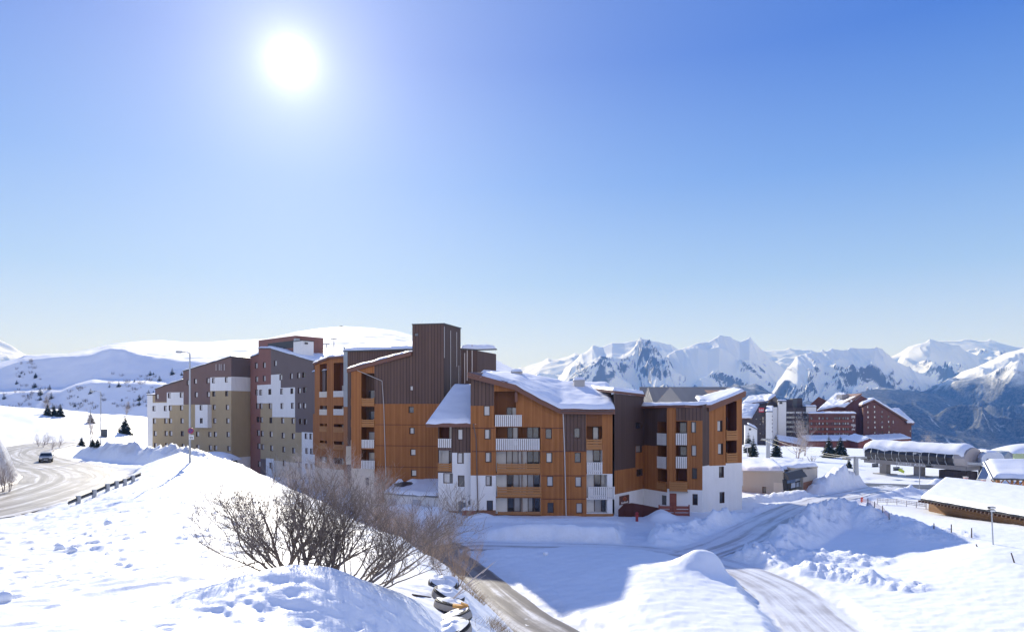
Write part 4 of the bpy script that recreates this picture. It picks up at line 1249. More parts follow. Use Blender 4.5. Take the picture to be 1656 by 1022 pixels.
    # balcony box at the left of the white base
    a = pt(*Z5(170, 500), 92); q = MB(); q.box((a.x - .2, a.y, a.z - .6), 1.5, 1.2, 2.4, M['cream'], .2); q.build('side_bay', t)
    # roofs
    rp = [(-.4, top[0][1] - .1), (ut, top[1][1])]
    ruled_roof(t, [fc.p(u, z) for u, z in rp], [fc.p(u, z) + deep for u, z in rp], M['fascia'], .5, .35, .1, .0, snow=.28, seed=90, fascia=M['fascia'])
    zt = top[-1][1]
    tr = MB(); tr.obox(fc.p(ut - .06, zt + .005, .08), fc.e * (fc.L - ut + .12), Vector((sd.x, sd.y, 0)) * 1.04, Vector((0, 0, .12)), M['metal_dark']); tr.build('roof', t)
    # bright metal flashings on the tower's shaded side
    fl2 = MB()
    for (uu, za, zb_) in ((.03, .3, 4.3), (1.95, .6, 8.4), (3.9, .6, 5.2), (4.6, 5.0, 9.6)):
        fl2.obox(fs.p(min(uu, fs.L - .2), zt - zb_, .0), fs.e * .1, fs.n * .04, Vector((0, 0, zb_ - za)), M['pipe'])
    fl2.build('flashing', t)
    # lower brown stair head behind the tower
    f2 = Facade(745, 94.5, 772, 96); w2 = MB(); zt2 = f2.uz(*Z4(1180, 302))[1]
    skin(w2, f2, 6, [(0, zt2), (f2.L, zt2)], M['darkbrown'])
    bk = Vector((2.5, 6, 0))
    for a, b in ((f2.B, f2.B + bk), (f2.B + bk, f2.A + bk), (f2.A + bk, f2.A)):
        f = from_world(a.x, a.y, b.x, b.y); skin(w2, f, 6, [(0, zt2), (f.L, zt2)], M['darkbrown'])
    for uu in (.55, .95, 1.75): w2.obox(f2.p(uu, zt2 - 5.2 + uu, .0), f2.e * .14, f2.n * .04, Vector((0, 0, 4.2)), M['pipe'])
    w2.build('wall', t)
    ruled_roof(t, [f2.p(0, zt2), f2.p(f2.L, zt2)], [f2.p(0, zt2 + .6) + bk, f2.p(f2.L, zt2 + .6) + bk], M['metal_dark'], .2, .2, .1, .1, snow=.45, seed=91)
    # rear block showing over the sloping roof
    f4 = Facade(562, 104, 674, 100.5); w4 = MB(); zt4 = f4.uz(*Z4(230, 312))[1]
    skin(w4, f4, 0, [(0, zt4), (f4.L, zt4)], M['brown'])
    bk = Vector((2.2, 9, 0))
    fg = from_world(f4.A.x - 1.6, f4.A.y + 4, f4.A.x, f4.A.y); skin(w4, fg, 0, [(0, zt4 + 1.3), (fg.L, zt4)], M['metal'], [(0, fg.L, 0, R4(0, 0, 1, 790)[2], M['orange'])])
    for a, b in ((f4.B, f4.B + bk), (f4.B + bk, fg.A + bk), (fg.A + bk, fg.A)):
        f = from_world(a.x, a.y, b.x, b.y); skin(w4, f, 0, [(0, zt4), (f.L, zt4)], M['brown'])
    w4.build('wall', t)
    ruled_roof(t, [f4.p(-.4, zt4), f4.p(f4.L, zt4)], [f4.p(-.4, zt4 + 1.7) + bk, f4.p(f4.L, zt4 + 1.7) + bk], M['metal_dark'], .2, .3, .1, .2, snow=.4, seed=92)
    # rain pipe
    P = [fc.p(*fc.uz(*Z4(x, y)), .12) for x, y in ((205, 478), (422, 570), (436, 768))] + [fc.p(*fc.uz(*Z5(457, 700)), .12)]
    q = MB(); q.tube(P, .045, 6, M['pipe']); q.build('rain_pipe', t)
    return t
tower_block()
# ---------- white stair block with a lean-to snow roof, and the low annex on its left
def stair_block():
    fc = Facade(708.5, 79.4, 769.5, 78.6)
    t = root_at('stair_wing', *(fc.A + fc.e * fc.L / 2).to_tuple()[:2], -1.0, 'white and brown wing with a steep lean-to snow roof and a grey entrance door', 'building', 'apartment blocks of the resort')
    w = MB(); R4 = lambda *r: fc.rect(*Z4.r(*r)); R5 = lambda *r: fc.rect(*Z5.r(*r))
    zt = R4(1000, 935, 1010, 962)[3] - .25
    u0, u1 = 0.12, R5(1028, 0, 1029, 1)[0]
    b1, b2 = R5(1040, 300, 1050, 440)[2], R5(1040, 900, 1050, 945)[2]
    pan = [(u1, fc.L, b1, 30, M['brown']), (0, u1, R5(950, 600, 960, 615)[2], 30, M['brown']), (0, fc.L, -1.2, b2, M['plinth'])]
    holes = []
    lo = [R5(905, 205, 1022, 325), R5(905, 420, 1026, 530)]
    holes += [(u0, u1 - .08, lo[0][2] - .9, lo[0][3], 1.2, M['recess'], M['recess_dark']), (u0, u1 - .08, lo[1][2] - .9, lo[1][3], 1.2, M['white'], M['white'])]
    td = windows(t, fc, Z5, [(1098, 282, 46, 95), (1102, 487, 58, 96), (1107, 686, 58, 98)], 50, 96, holes, depth=.14)
    td += windows(t, fc, Z5, [(993, 662, 82, 88)], 80, 88, holes, depth=.16)
    dr = R5(1083, 862, 1146, 985); holes.append((*dr, .12, M['metal_dark'], None))
    skin(w, fc, -1.0, [(0, zt), (fc.L, zt)], M['white'], pan, holes)
    bk = Vector((1.4, 9.2, 0)); zback = pt(*Z4(1130, 640), 88).z
    fs = from_world(fc.A.x + bk.x, fc.A.y + bk.y, fc.A.x, fc.A.y)
    skin(w, fs, -1.0, [(0, zback), (fs.L, zt)], M['white'], [(0, fs.L, R5(950, 600, 960, 615)[2], 40, M['brown'])])
    fs2 = from_world(fc.B.x, fc.B.y, fc.B.x + bk.x, fc.B.y + bk.y)
    skin(w, fs2, -1.0, [(0, zt), (fs2.L, zback)], M['white'], [(0, fs2.L, b1, 40, M['brown'])])
    w.build('wall', t); fit_windows(t, fc, td)
    for k in range(2):
        a = lo[k][2]
        railing(t, fc, (u0 - .12, u1 - .05, a - .95, a + .05), 'white' if k == 0 else 'wood', .06)
        loggia_window(t, fc, (u0 + .85, u1 - .15, a - .9, lo[k][3] - .1), 1.2, 'pane_mix', 1)
    d = MB(); d.obox(fc.p(dr[0], dr[2], -.1), fc.e * (dr[1] - dr[0]), fc.n * .05, Vector((0, 0, dr[3] - dr[2])), M['door'])
    dd = d.build('door', t)
    hq = MB(); hq.obox(fc.p(dr[1] - .18, dr[2] + 1.0, -.05), fc.e * .12, fc.n * .05, Vector((0, 0, .05)), M['metal']); hq.build('handle', dd)
    hq = MB(); hq.obox(fc.p(dr[0] + .5, dr[2] + 1.5, -.049), fc.e * .3, fc.n * .01, Vector((0, 0, .3)), M['frame_white']); hq.build('notice', dd)
    v = MB(); c = fc.p(*fc.uz(*Z5(1187, 873)), 0.0); v.tube([c, c + fc.n * .06], .28, 20, M['door']); v.build('round_vent', t)
    v = MB(); c = fc.p(*fc.uz(*Z5(1113, 843)), 0); v.obox(c, fc.e * .4, fc.n * .15, Vector((0, 0, .12)), M['door']); v.build('door_lamp', t)
    bx = MB(); c = fc.p(*fc.uz(*Z5(1190, 968)), .9); bx.box((c.x, c.y, -0.2), 1.5, .9, .75, M['timber_red']); bb = bx.build('meter_box', t)
    blanket(bb, [Vector((c.x - .85, c.y - .5, .56)), Vector((c.x + .85, c.y - .5, .56))], [Vector((c.x - .85, c.y + .5, .56)), Vector((c.x + .85, c.y + .5, .56))], .4, 12)
    a = pt(*Z4(812, 912), 79.0); e = fc.B + fc.e * .15
    fr = [Vector((a.x, a.y, zt)), Vector((e.x, e.y, zt))]
    bb_ = [pt(*Z4(972, 757), 88.0), pt(*Z4(1200, 636), 88.0)]
    bb_[0].z = bb_[1].z = zback; bb_[0].x = fr[0].x + 2.2; bb_[1].x = fr[1].x + 1.4
    ruled_roof(t, fr, bb_, M['fascia'], .42, .5, .1, .0, snow=.36, seed=101, fascia=M['fascia'])
    return t
stair_block()

def annex():
    fc = Facade(622, 84.5, 733, 80.4)
    t = root_at('annex', *(fc.A + fc.e * fc.L / 2).to_tuple()[:2], -.6, 'low white flat roofed annex with a grey garage door', 'building')
    w = MB(); R5 = lambda *r: fc.rect(*Z5.r(*r))
    zt = R5(800, 815, 810, 828)[3]; holes = []
    g = R5(684, 850, 762, 940); d2 = R5(780, 850, 818, 930); g2 = R5(465, 838, 545, 900)
    for r in (g, d2, g2): holes.append((*r, .1, M['white'], None))
    td = windows(t, fc, Z5, [(958, 890, 66, 72)], 60, 70, holes)
    skin(w, fc, -1.0, [(0, zt), (fc.L, zt)], M['white'], [(0, fc.L, -1, R5(700, 925, 710, 945)[2], M['plinth'])], holes)
    bk = Vector((1.2, 5.5, 0))
    for a, b in ((fc.B, fc.B + bk), (fc.B + bk, fc.A + bk), (fc.A + bk, fc.A)):
        f = from_world(a.x, a.y, b.x, b.y); skin(w, f, -1, [(0, zt), (f.L, zt)], M['white'])
    w.build('wall', t); fit_windows(t, fc, td)
    for r, nm, mt in ((g, 'garage_door', 'garage'), (g2, 'garage_door', 'garage'), (d2, 'door', 'frame_white')):
        q = MB(); q.obox(fc.p(r[0], r[2], -.09), fc.e * (r[1] - r[0]), fc.n * .05, Vector((0, 0, r[3] - r[2])), M[mt])
        uv = q.build(nm, t)
    z2 = zt + 1.2
    rf = ruled_roof(t, [fc.p(0, zt + .005), fc.p(fc.L, zt + .005)], [fc.p(0, z2) + bk, fc.p(fc.L, z2) + bk], M['metal_dark'], .14, .35, .0, .1,
                    snow=.28, seed=103, snow_cover=lambda U, V: 1.0 - .9 * (U > .80) * (1 - V * .5) - .8 * ((U - .16) ** 2 / .02 + (V - .55) ** 2 / .05 < 1))
    rb = MB()
    for k in range(6):
        u = fc.L * (.83 + .028 * k)
        rb.obox(fc.p(u, zt + .15, .3), fc.e * .1, (fc.n * -2.6 + Vector((0, 0, .5))), Vector((0, 0, .10)), M['pipe'])
    rb.build('snow_guard', t)
    return t
annex()

# ---------- front gabled block
Z6 = Zoom(740, 590, 3.931)
def gable_block():
    fc = Facade(761, 78.0, 990.5, 78.0)
    t = root_at('apartment_block', *(fc.A + fc.e * fc.L / 2).to_tuple()[:2], -1.0, 'front orange boarded block with long white balconies under a sweeping snow roof', 'building', 'apartment blocks of the resort')
    w = MB(); R6 = lambda *r: fc.rect(*Z6.r(*r))
    top = fc.line(Z6.pts([(84, 84), (370, 156), (520, 236), (655, 300), (985, 300)]))
    top[0] = (0, top[0][1]); top[-1] = (fc.L, top[-1][1]); top[3] = (top[3][0], top[-1][1])
    xs = {}
    u1, u2 = R6(243, 0, 526, 1)[:2]; um = R6(0, 0, 385, 1)[1]
    zL = lambda y: fc.uz(*Z6(400, y))[1]
    uB0, uB1 = R6(676, 0, 817, 1)[:2]; uC0, uC1, uC2 = R6(820, 0, 920, 1)[0], R6(820, 0, 920, 1)[1], R6(0, 0, 990, 1)[1]
    pan = [(0, R6(0, 0, 232, 1)[1], zL(260), 40, M['brown']), (uB0, uB1, zL(552), 40, M['brown']), (uC0, uC1, zL(390), 40, M['recess']),
           (0, u1, zL(922), zL(702), M['white']), (0, uB1, -1.2, zL(938), M['orange']), (0, u2, -1.2, zL(925), M['plinth']), (uC0, fc.L, -1.2, zL(692), M['white']), (uC0, fc.L, -1.2, zL(945), M['timber'])]
    holes = []
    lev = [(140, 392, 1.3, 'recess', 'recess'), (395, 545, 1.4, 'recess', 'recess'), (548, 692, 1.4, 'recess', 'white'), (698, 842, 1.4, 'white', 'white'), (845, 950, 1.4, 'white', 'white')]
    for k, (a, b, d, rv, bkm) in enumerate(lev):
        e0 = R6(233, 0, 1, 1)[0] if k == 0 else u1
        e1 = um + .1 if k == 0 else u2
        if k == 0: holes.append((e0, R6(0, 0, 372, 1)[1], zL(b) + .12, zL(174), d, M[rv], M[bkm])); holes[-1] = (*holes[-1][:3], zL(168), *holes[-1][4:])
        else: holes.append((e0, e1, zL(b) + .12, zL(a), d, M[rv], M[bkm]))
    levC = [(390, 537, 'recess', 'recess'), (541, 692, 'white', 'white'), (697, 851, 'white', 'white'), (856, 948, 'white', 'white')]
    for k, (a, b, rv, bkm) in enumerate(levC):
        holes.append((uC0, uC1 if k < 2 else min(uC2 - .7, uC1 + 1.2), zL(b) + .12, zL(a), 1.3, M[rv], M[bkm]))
    sp = [(186, 291), (191, 440), (196, 587), (198, 737), (205, 893), (579, 437), (583, 589), (588, 740), (591, 907), (760, 432), (764, 589), (768, 743), (774, 910)]
    td = windows(t, fc, Z6, sp, 40, 65, holes, depth=.26, pane='pane')
    skin(w, fc, -1.0, top, M['orange'], pan, holes)
    # back roofline is higher on the right: the roof climbs away from the eave
    bk = Vector((1.0, 11.5, 0))
    tb = [(0, top[0][1] + .6), (top[1][0], top[1][1] + 1.6), (top[2][0], pt(0, 621, 89.5).z), (top[3][0], pt(0, 627, 89.5).z), (fc.L, pt(0, 628, 89.5).z)]
    for a, b, za, zb in ((fc.B, fc.B + bk, top[-1][1], tb[-1][1]), (fc.A + bk, fc.A, tb[0][1], top[0][1])):
        f = from_world(a.x, a.y, b.x, b.y); skin(w, f, -1.0, [(0, za), (f.L, zb)], M['darkbrown'])
    f = from_world(fc.B.x + bk.x, fc.B.y + bk.y, fc.A.x + bk.x, fc.A.y + bk.y)
    skin(w, f, -1, [(f.L - u * f.L / fc.L, z) for u, z in reversed(tb)], M['orange'])
    w.build('wall', t); fit_windows(t, fc, td)
    # storey seams
    sm = MB()
    for y in (402, 550, 704, 852):
        for a, b in ((90, 238), (532, 672), (688, 812)):
            if (y == 402 and a == 688) or (y == 852 and a == 90) or (y == 704 and a == 90) : continue
            r = R6(a, y - 4, b, y + 2); sm = MB(); sm.obox(fc.p(r[0], r[2], 0), fc.e * (r[1] - r[0]), fc.n * .035, Vector((0, 0, .09)), M['recess_dark']); sm.build('seam_trim', t)
    # gable fin
    r = R6(364, 172, 380, 236); q = MB(); q.obox(fc.p(r[0], r[2], -.9), fc.e * .3, fc.n * 1.25, Vector((0, 0, r[3] - r[2])), M['fascia']); q.build('gable_fin', t)
    rails = [((238, 320, 410, 391), 'white'), ((243, 470, 523, 541), 'white'), ((250, 622, 526, 688), 'wood'), ((252, 768, 533, 838), 'wood'), ((255, 930, 533, 950), 'wood')]
    for r, kd in rails: railing(t, fc, R6(*r), kd, .1)
    # party screens between the neighbouring balconies
    for k, y in enumerate((395, 545, 695, 845)):
        q = MB(); a, b = zL(y + 140) + .3, zL(y + 6); uu = R6(0, 0, 408, 1)[1]
        q.prism([fc.p(uu, a, 0.0), fc.p(uu, a, -1.38), fc.p(uu, b, -1.38)], fc.e * .08, M['recess']); q.build('party_screen', t)
    wr = [(0, 310, 268, 382, 345), (1, 316, 396, 386, 520), (1, 442, 396, 520, 520), (1, 308, 542, 388, 668), (1, 442, 542, 522, 668), (1, 312, 688, 394, 820), (1, 444, 688, 526, 820), (1, 316, 846, 402, 945), (1, 448, 846, 532, 945)]
    for k, x0, y0, x1, y1 in wr:
        loggia_window(t, fc, R6(x0, y0, x1, y1), 1.3 if k == 0 else 1.4, 'pane_mix', 2)
    railsC = [((818, 466, 918, 536), 'wood'), ((822, 620, 922, 692), 'white'), ((830, 775, 1000, 852), 'white'), ((835, 945, 990, 990), 'wood')]
    for r, kd in railsC: railing(t, fc, R6(*r), kd, .1)
    for x0, y0, x1, y1 in ((866, 394, 906, 520), (868, 542, 916, 675), (874, 698, 966, 835), (876, 858, 968, 950)):
        loggia_window(t, fc, R6(x0, y0, x1, y1), 1.3, 'pane_mix', 1 if x1 - x0 < 60 else 2)
    # roof with its deep red brown fascia and thick snow
    fr = [fc.p(u, z) for u, z in top]; bb = [fc.p(u, z) + bk for u, z in tb]
    def cov(U, V): return 1.0 - 0.9 * ((U < .10) & (V < .9)) - .5 * ((U < .34) * (V < .07))
    ruled_roof(t, fr, bb, M['fascia'], .62, .75, .2, .25, snow=.36, seed=111, fascia=M['fascia'], snow_cover=cov)
    gt = MB(); e0, e1 = fc.p(top[3][0], top[3][1] + .12, .85), fc.p(fc.L, top[3][1] + .12, .85); gt.tube([e0, e1], .09, 6, M['pipe_brown']); gt.build('gutter', t)
    for pth, mt in ((((670, 296), (680, 560), (690, 972)), 'pipe'), (((100, 372), (118, 470), (131, 945)), 'pipe_brown')):
        q = MB(); q.tube([fc.p(*fc.uz(*Z6(x, y)), .14) for x, y in pth], .065, 6, M[mt]); q.build('rain_pipe', t)
    for (x, y, hh) in ((375, 75, 1.9), (772, 128, 2.0)):
        c = pt(*Z6(x, y), 87); q = MB(); q.box((c.x, c.y, c.z - 2.6), 1.35, 1.1, 3.1, M['concrete']); q.box((c.x, c.y, c.z + .5), 1.5, 1.25, .12, M['concrete'])
        ch = q.build('chimney', t)
        blanket(ch, [Vector((c.x - .75, c.y - .6, c.z + .62)), Vector((c.x + .75, c.y - .6, c.z + .62))], [Vector((c.x - .75, c.y + .6, c.z + .62)), Vector((c.x + .75, c.y + .6, c.z + .62))], .3, 13)
    return t
gable_block()

# ---------- the recessed link and the right-hand block
Z7 = Zoom(960, 610, 4.258)
def corner_block():
    g1 = Facade(993.5, 79.0, 1041, 85.0); g2 = Facade(1041, 85.0, 1079, 81.2); e = Facade(1079, 81.2, 1136, 79.6); s1 = Facade(1136, 79.6, 1147, 81.0); f_ = Facade(1147, 81.0, 1200, 82.6)
    t = root_at('apartment_block', 20, 84, -1.0, 'orange and white corner block with a dark metal roof only partly under snow', 'building', 'apartment blocks of the resort')
    w = MB()
    z1 = lambda fc, x, y: fc.uz(*Z7(x, y))[1]
    # dark link wall
    zA, zB = z1(g1, 150, 112), z1(g1, 350, 134)
    h1 = []; t1 = windows(t, g1, Z7, [(310, 332), (312, 493), (316, 655)], 42, 50, h1, pane='pane_dark')
    R = lambda fc, *r: fc.rect(*Z7.r(*r))
    zo1, zo2 = z1(g1, 200, 634), z1(g1, 320, 472); zw = z1(g1, 250, 785)
    uo = R(g1, 0, 0, 288, 1)[1]
    skin(w, g1, -1, [(0, zA), (g1.L, zB)], M['orange'], [(0, uo, zo1, 40, M['darkbrown']), (uo, g1.L, zo2, 40, M['darkbrown']), (0, g1.L, -1, zw, M['white'])], h1)
    # second link wall with the first balcony column
    h2 = []
    zt2 = z1(g2, 420, 214)
    for a, b in ((308, 466), (472, 628), (634, 715)):
        r = R(g2, 440, a, 508, b); h2.append((r[0], min(r[1], g2.L), r[2], r[3], 1.3, M['recess'], M['recess_dark']))
    zo = z1(g2, 400, 470)
    skin(w, g2, -1, [(0, zt2), (g2.L, zt2)], M['orange'], [(0, g2.L, zo, 40, M['darkbrown']), (0, g2.L, -1, zw, M['white'])], h2)
    # balcony bay
    h3 = []; zt3 = z1(e, 650, 210)
    for a, b in ((302, 466), (468, 626), (630, 714)):
        r = R(e, 566, a, 643, b); h3.append((r[0], r[1], r[2], r[3], 1.4, M['recess'], M['recess_dark']))
    t3 = windows(t, e, Z7, [(688, 344), (690, 505), (694, 662), (699, 841)], 36, 76, h3, pane='pane_mix')
    r = R(e, 548, 795, 552, 890)
    zwe = z1(e, 700, 775)
    skin(w, e, -1, [(0, zt3), (e.L, zt3)], M['orange'], [(R(e, 566, 0, 1, 1)[0], e.L, z1(e, 650, 298), 40, M['brown']), (0, e.L, -1, zwe, M['white'])], h3)
    # slim return and the end tower with its gable
    zt4 = z1(s1, 775, 190)
    skin(w, s1, -1, [(0, zt4), (s1.L, zt4 + .2)], M['white'], [(0, s1.L, z1(s1, 775, 608), 40, M['darkbrown'])])
    h5 = []
    u0, u1 = R(f_, 910, 0, 985, 1)[:2]
    rt = R(f_, 910, 135, 985, 430); h5.append((u0, u1, z1(f_, 950, 428), z1(f_, 950, 165), 1.6, M['recess_dark'], M['recess_dark']))
    h5.append((u0, u1, z1(f_, 950, 582), z1(f_, 950, 436), 1.6, M['recess_dark'], M['recess_dark']))
    t5 = windows(t, f_, Z7, [(870, 335), (874, 493), (880, 652), (884, 827), (886, 950, 34, 20)], 34, 76, h5, pane='pane_mix')
    top5 = [(0, z1(f_, 800, 205)), (f_.L, z1(f_, 1015, 112))]
    skin(w, f_, -1, top5, M['orange'], [(0, u0, -1, z1(f_, 860, 607), M['white']), (u0, f_.L, -1, z1(f_, 960, 590), M['white'])], h5)
    # right side and back
    bk = Vector((2.2, 10.5, 0))
    fs = from_world(f_.B.x, f_.B.y, f_.B.x + bk.x, f_.B.y + bk.y); skin(w, fs, -1, [(0, top5[1][1]), (fs.L, top5[1][1])], M['white'], [(0, fs.L, z1(f_, 960, 590), 40, M['orange'])])
    pb = [f_.B + bk, Vector((g1.A.x + 1.2, 93.0, 0))]
    fb = from_world(pb[0].x, pb[0].y, pb[1].x, pb[1].y); skin(w, fb, -1, [(0, top5[1][1]), (fb.L, zA)], M['orange'])
    fb2 = from_world(pb[1].x, pb[1].y, g1.A.x, g1.A.y); skin(w, fb2, -1, [(0, zA), (fb2.L, zA)], M['darkbrown'])
    w.build('wall', t)
    for fc, td in ((g1, t1), (e, t3), (f_, t5)): fit_windows(t, fc, td)
    # orange pilaster between the balcony columns
    q = MB(); r = R(e, 508, 222, 562, 632); q.obox(e.p(r[0], r[2], .0), e.e * (r[1] - r[0]), e.n * .35, Vector((0, 0, r[3] - r[2])), M['orange']); q.build('pilaster', t)
    for fc, x0, x1 in ((g2, 440, 506), (e, 566, 645)):
        for k, (a, b) in enumerate(((388, 466), (548, 626))): railing(t, fc, R(fc, x0, a, x1, b), 'white', .08)
    railing(t, e, R(e, 526, 714, 650, 782), 'wood', .45, slab=.8)
    railing(t, g2, R(g2, 440, 722, 500, 770), 'wood', .1)
    for x0, y0, x1, y1 in ((448, 312, 494, 440), (452, 476, 498, 600), (456, 634, 504, 716)):
        loggia_window(t, g2, R(g2, x0, y0, x1, y1), 1.3, 'pane_dark', 1)
    loggia_window(t, e, R(e, 578, 310, 630, 440), 1.4, 'pane_dark', 1); loggia_window(t, e, R(e, 580, 476, 632, 600), 1.4, 'pane_dark', 1)
    for k, (a, b) in enumerate(((362, 432), (516, 586))):
        railing(t, f_, R(f_, 912, a, 986, b), 'wood', .08)
        loggia_window(t, f_, R(f_, 930, a - 92, 976, b - 6), 1.6, 'pane_mix', 1)
    # ground floor openings on the white base: poster board, doors
    r = R(e, 475 + 100, 800, 478 + 100, 801)
    fr_ = g1.rect(*Z7.r(176, 812, 240, 872))
    pm, n, l, b = new_mat('shop_board_print'); b.inputs['Roughness'].default_value = .5
    l.new(mixc(n, l, noise_tex(n, l, 2, 3, .5, coord(n)), (.10, .035, .025), (.14, .05, .03)), b.inputs['Base Color'])
    q = MB(); q.obox(g1.p(fr_[0], fr_[2], .02), g1.e * (fr_[1] - fr_[0]), g1.n * .08, Vector((0, 0, fr_[3] - fr_[2])), pm)
    sb = q.build('sign_board', t)
    om = plain('orange_print', (.62, .17, .05), .6); wm = plain('white_print', (.75, .68, .6), .6)
    q = MB(); um_, zm = (fr_[0] + fr_[1]) / 2, fr_[2] + (fr_[3] - fr_[2]) * .62
    hw, hh = (fr_[1] - fr_[0]) * .20, (fr_[3] - fr_[2]) * .22
    for k in range(4):      # a diamond emblem of four bars
        a0, a1 = k * math.pi / 2, (k + 1) * math.pi / 2
        P, Q = g1.p(um_ + hw * math.cos(a0), zm + hh * math.sin(a0), .11), g1.p(um_ + hw * math.cos(a1), zm + hh * math.sin(a1), .11)
        q.tube([P, Q], .035, 4, om)
    q.tube([g1.p(um_ - hw * .35, zm, .11), g1.p(um_ + hw * .35, zm, .11)], .04, 4, om)
    q.build('emblem', sb)
    q = MB()
    for k in range(7):
        ww = (fr_[1] - fr_[0]) * .085
        q.obox(g1.p(fr_[0] + (fr_[1] - fr_[0]) * (.14 + .107 * k), fr_[2] + .10, .10), g1.e * ww, g1.n * .012, Vector((0, 0, .16 if k % 3 else .22)), wm)
    q.build('lettering', sb)
    d_ = R(g2, 470, 800, 508, 890)
    dq = MB(); dq.obox(g2.p(d_[0], d_[2] - .5, .01), g2.e * (d_[1] - d_[0]), g2.n * .05, Vector((0, 0, d_[3] - d_[2] + .5)), M['frame_white']); dd = dq.build('door', t)
    dq = MB(); dq.obox(g2.p(d_[0] + .1, d_[2] + .2, .055), g2.e * (d_[1] - d_[0] - .2), g2.n * .015, Vector((0, 0, d_[3] - d_[2] - .4)), M['pane_dark']); dq.build('pane', dd)
    d_ = R(e, 524, 798, 548, 892); dq = MB(); dq.obox(e.p(max(d_[0], .05), d_[2] - .5, .01), e.e * .8, e.n * .05, Vector((0, 0, d_[3] - d_[2] + .5)), M['timber_red']); dq.build('door', t)
    # roof: dark sheet climbing to a ridge, snow left only in patches
    zr = pt(0, 629.5, 92.5).z
    fr = [g2.p(0.02, zt2 + .15, .2), g2.p(g2.L * .5, zt2 + .15, .2), e.p(e.L * .5, zt3 + .1, .2), f_.p(0.0, top5[0][1] + .02, .2), f_.p(f_.L, top5[1][1] + .02, .2)]
    zk = [zr, zr, zr, zr, zr]
    bb = [Vector((p.x + 1.2, 92.5, z)) for p, z in zip(fr, zk)]
    def cov(U, V): return 1.0 * ((V < .07) + (U > .58) * (V < .30 + .35 * (U - .4)) * (V > .12) + (U > .62) * (V < .32) > 0)
    rf = ruled_roof(t, fr, bb, M['roof_dark'], .3, .35, .2, .15, fascia=M['fascia'], snow=.26, seed=121, snow_cover=cov)
    # link roof with overhanging snow along the dark wall
    fr = [g1.p(-.1, zA + .02), g1.p(g1.L, zB + .02)]; bb = [fr[0] + Vector((-1.8, 8.5, .6)), fr[1] + Vector((-2.6, 6.0, .6))]
    ruled_roof(t, fr, bb, M['fascia'], .3, .25, .1, .1, fascia=M['fascia'], snow=.34, seed=122)
    ft = MB()
    a, b = f_.p(-.35, top5[0][1] - .55, .3), f_.p(f_.L + .25, top5[1][1] - .35, .3)
    ft.obox(a, b - a, f_.n * .12, Vector((0, 0, .62)), M['fascia']); ft.build('fascia_board', t)
    # right-hand balconies on the end wall
    fe = from_world(f_.B.x, f_.B.y, f_.B.x + 5.5, f_.B.y + 1.6)
    for (y0, y1, kd, x1) in ((655, 745, 'white', 1026), (822, 916, 'wood', 1012)):
        a = pt(*Z7(935, y0), 83.2); b = pt(*Z7(x1, y0), 84.6); zlo = pt(*Z7(980, y1), 84).z
        fw = from_world(f_.B.x - .1, f_.B.y + .3, b.x, b.y)
        s_ = MB(); P = [fw.p(0, zlo - .15), fw.p(fw.L, zlo - .15), fw.p(fw.L, zlo - .15) + bk * .4, fw.p(0, zlo - .15) + bk * .4]
        s_.prism(P, Vector((0, 0, .14)), M['slab']); sl = s_.build('balcony', t)
        railing(sl, fw, (0, fw.L, zlo, a.z), kd, .02)
        if kd == 'wood':
            q = MB(); q.obox(fw.p(fw.L, zlo - 1.2, 0), fw.e * .35, fw.n * -.4, Vector((0, 0, a.z - zlo + 1.1)), M['white']); q.build('end_pier', sl)
    return t
corner_block()

def terrace_fence():
    pl = [(1000, 838, 79.0), (1008, 831, 77.6), (1020, 829, 77.2), (1040, 831, 76.8), (1063, 835, 76.4)]
    t = root_at('board_fence', 14.5, 77, -.6, 'dark red board fence dipping along the terrace of the corner block', 'fence')
    w = MB()
    top = [(1000, 824), (1009, 815), (1022, 813), (1040, 816), (1065, 821)]
    for k in range(len(top) - 1):
        a, b = pt(*top[k], 77.6), pt(*top[k + 1], 77.4)
        d = Vector((b.x - a.x, b.y - a.y, 0))
        w.prism([Vector((a.x, a.y, -.8)), Vector((b.x, b.y, -.8)), b, a], Vector((0, .09, 0)), M['timber_red'])
    w.build('boards', t)
    fc = Facade(1066, 77.2, 1115, 77.0)
    for (x0, x1) in ((1066, 1115),):
        zt, zb = pt(1066, 817, 77.2).z, pt(1066, 839, 77.2).z
        q = MB()
        for k in range(4):
            z = zb + (zt - zb) * k / 4
            q.obox(fc.p(0, z + .02, 0), fc.e * fc.L, fc.n * .06, Vector((0, 0, (zt - zb) / 4 * .82)), M['timber_red'])
        q.build('slat_panel', t)
    for x in (1065.5, 1114, 1090):
        a = pt(x, 817, 77.0); q = MB(); q.box((a.x, 76.9, -.8), .12, .12, a.z + .9, M['timber_red']); q.build('post', t)
    return t
terrace_fence()
# ------------------------------------------------------------------ far side of the village
Z8 = Zoom(1150, 620, 4.646)
ZA = Zoom(1190, 630, 10.22)
ZB = Zoom(1300, 630, 9.2)
M['hotel'] = boards('red_brown_boards', (0.115, 0.042, 0.031), (0.16, 0.062, 0.044), 1.1, 0.05, .7, gapc=.75)
M['hotel_dark'] = boards('dark_balcony_boards', (0.055, 0.042, 0.042), (0.08, 0.06, 0.06), 0.5, 0.05, .7)
M['beige'] = stained('beige_render', (0.46, 0.42, 0.36), 0.85, .1)
M['lodge_wood'] = boards('lodge_boards', (0.17, 0.085, 0.035), (0.26, 0.14, 0.065), 0.25, 0.06, .7, horizontal=True, gapc=.5)

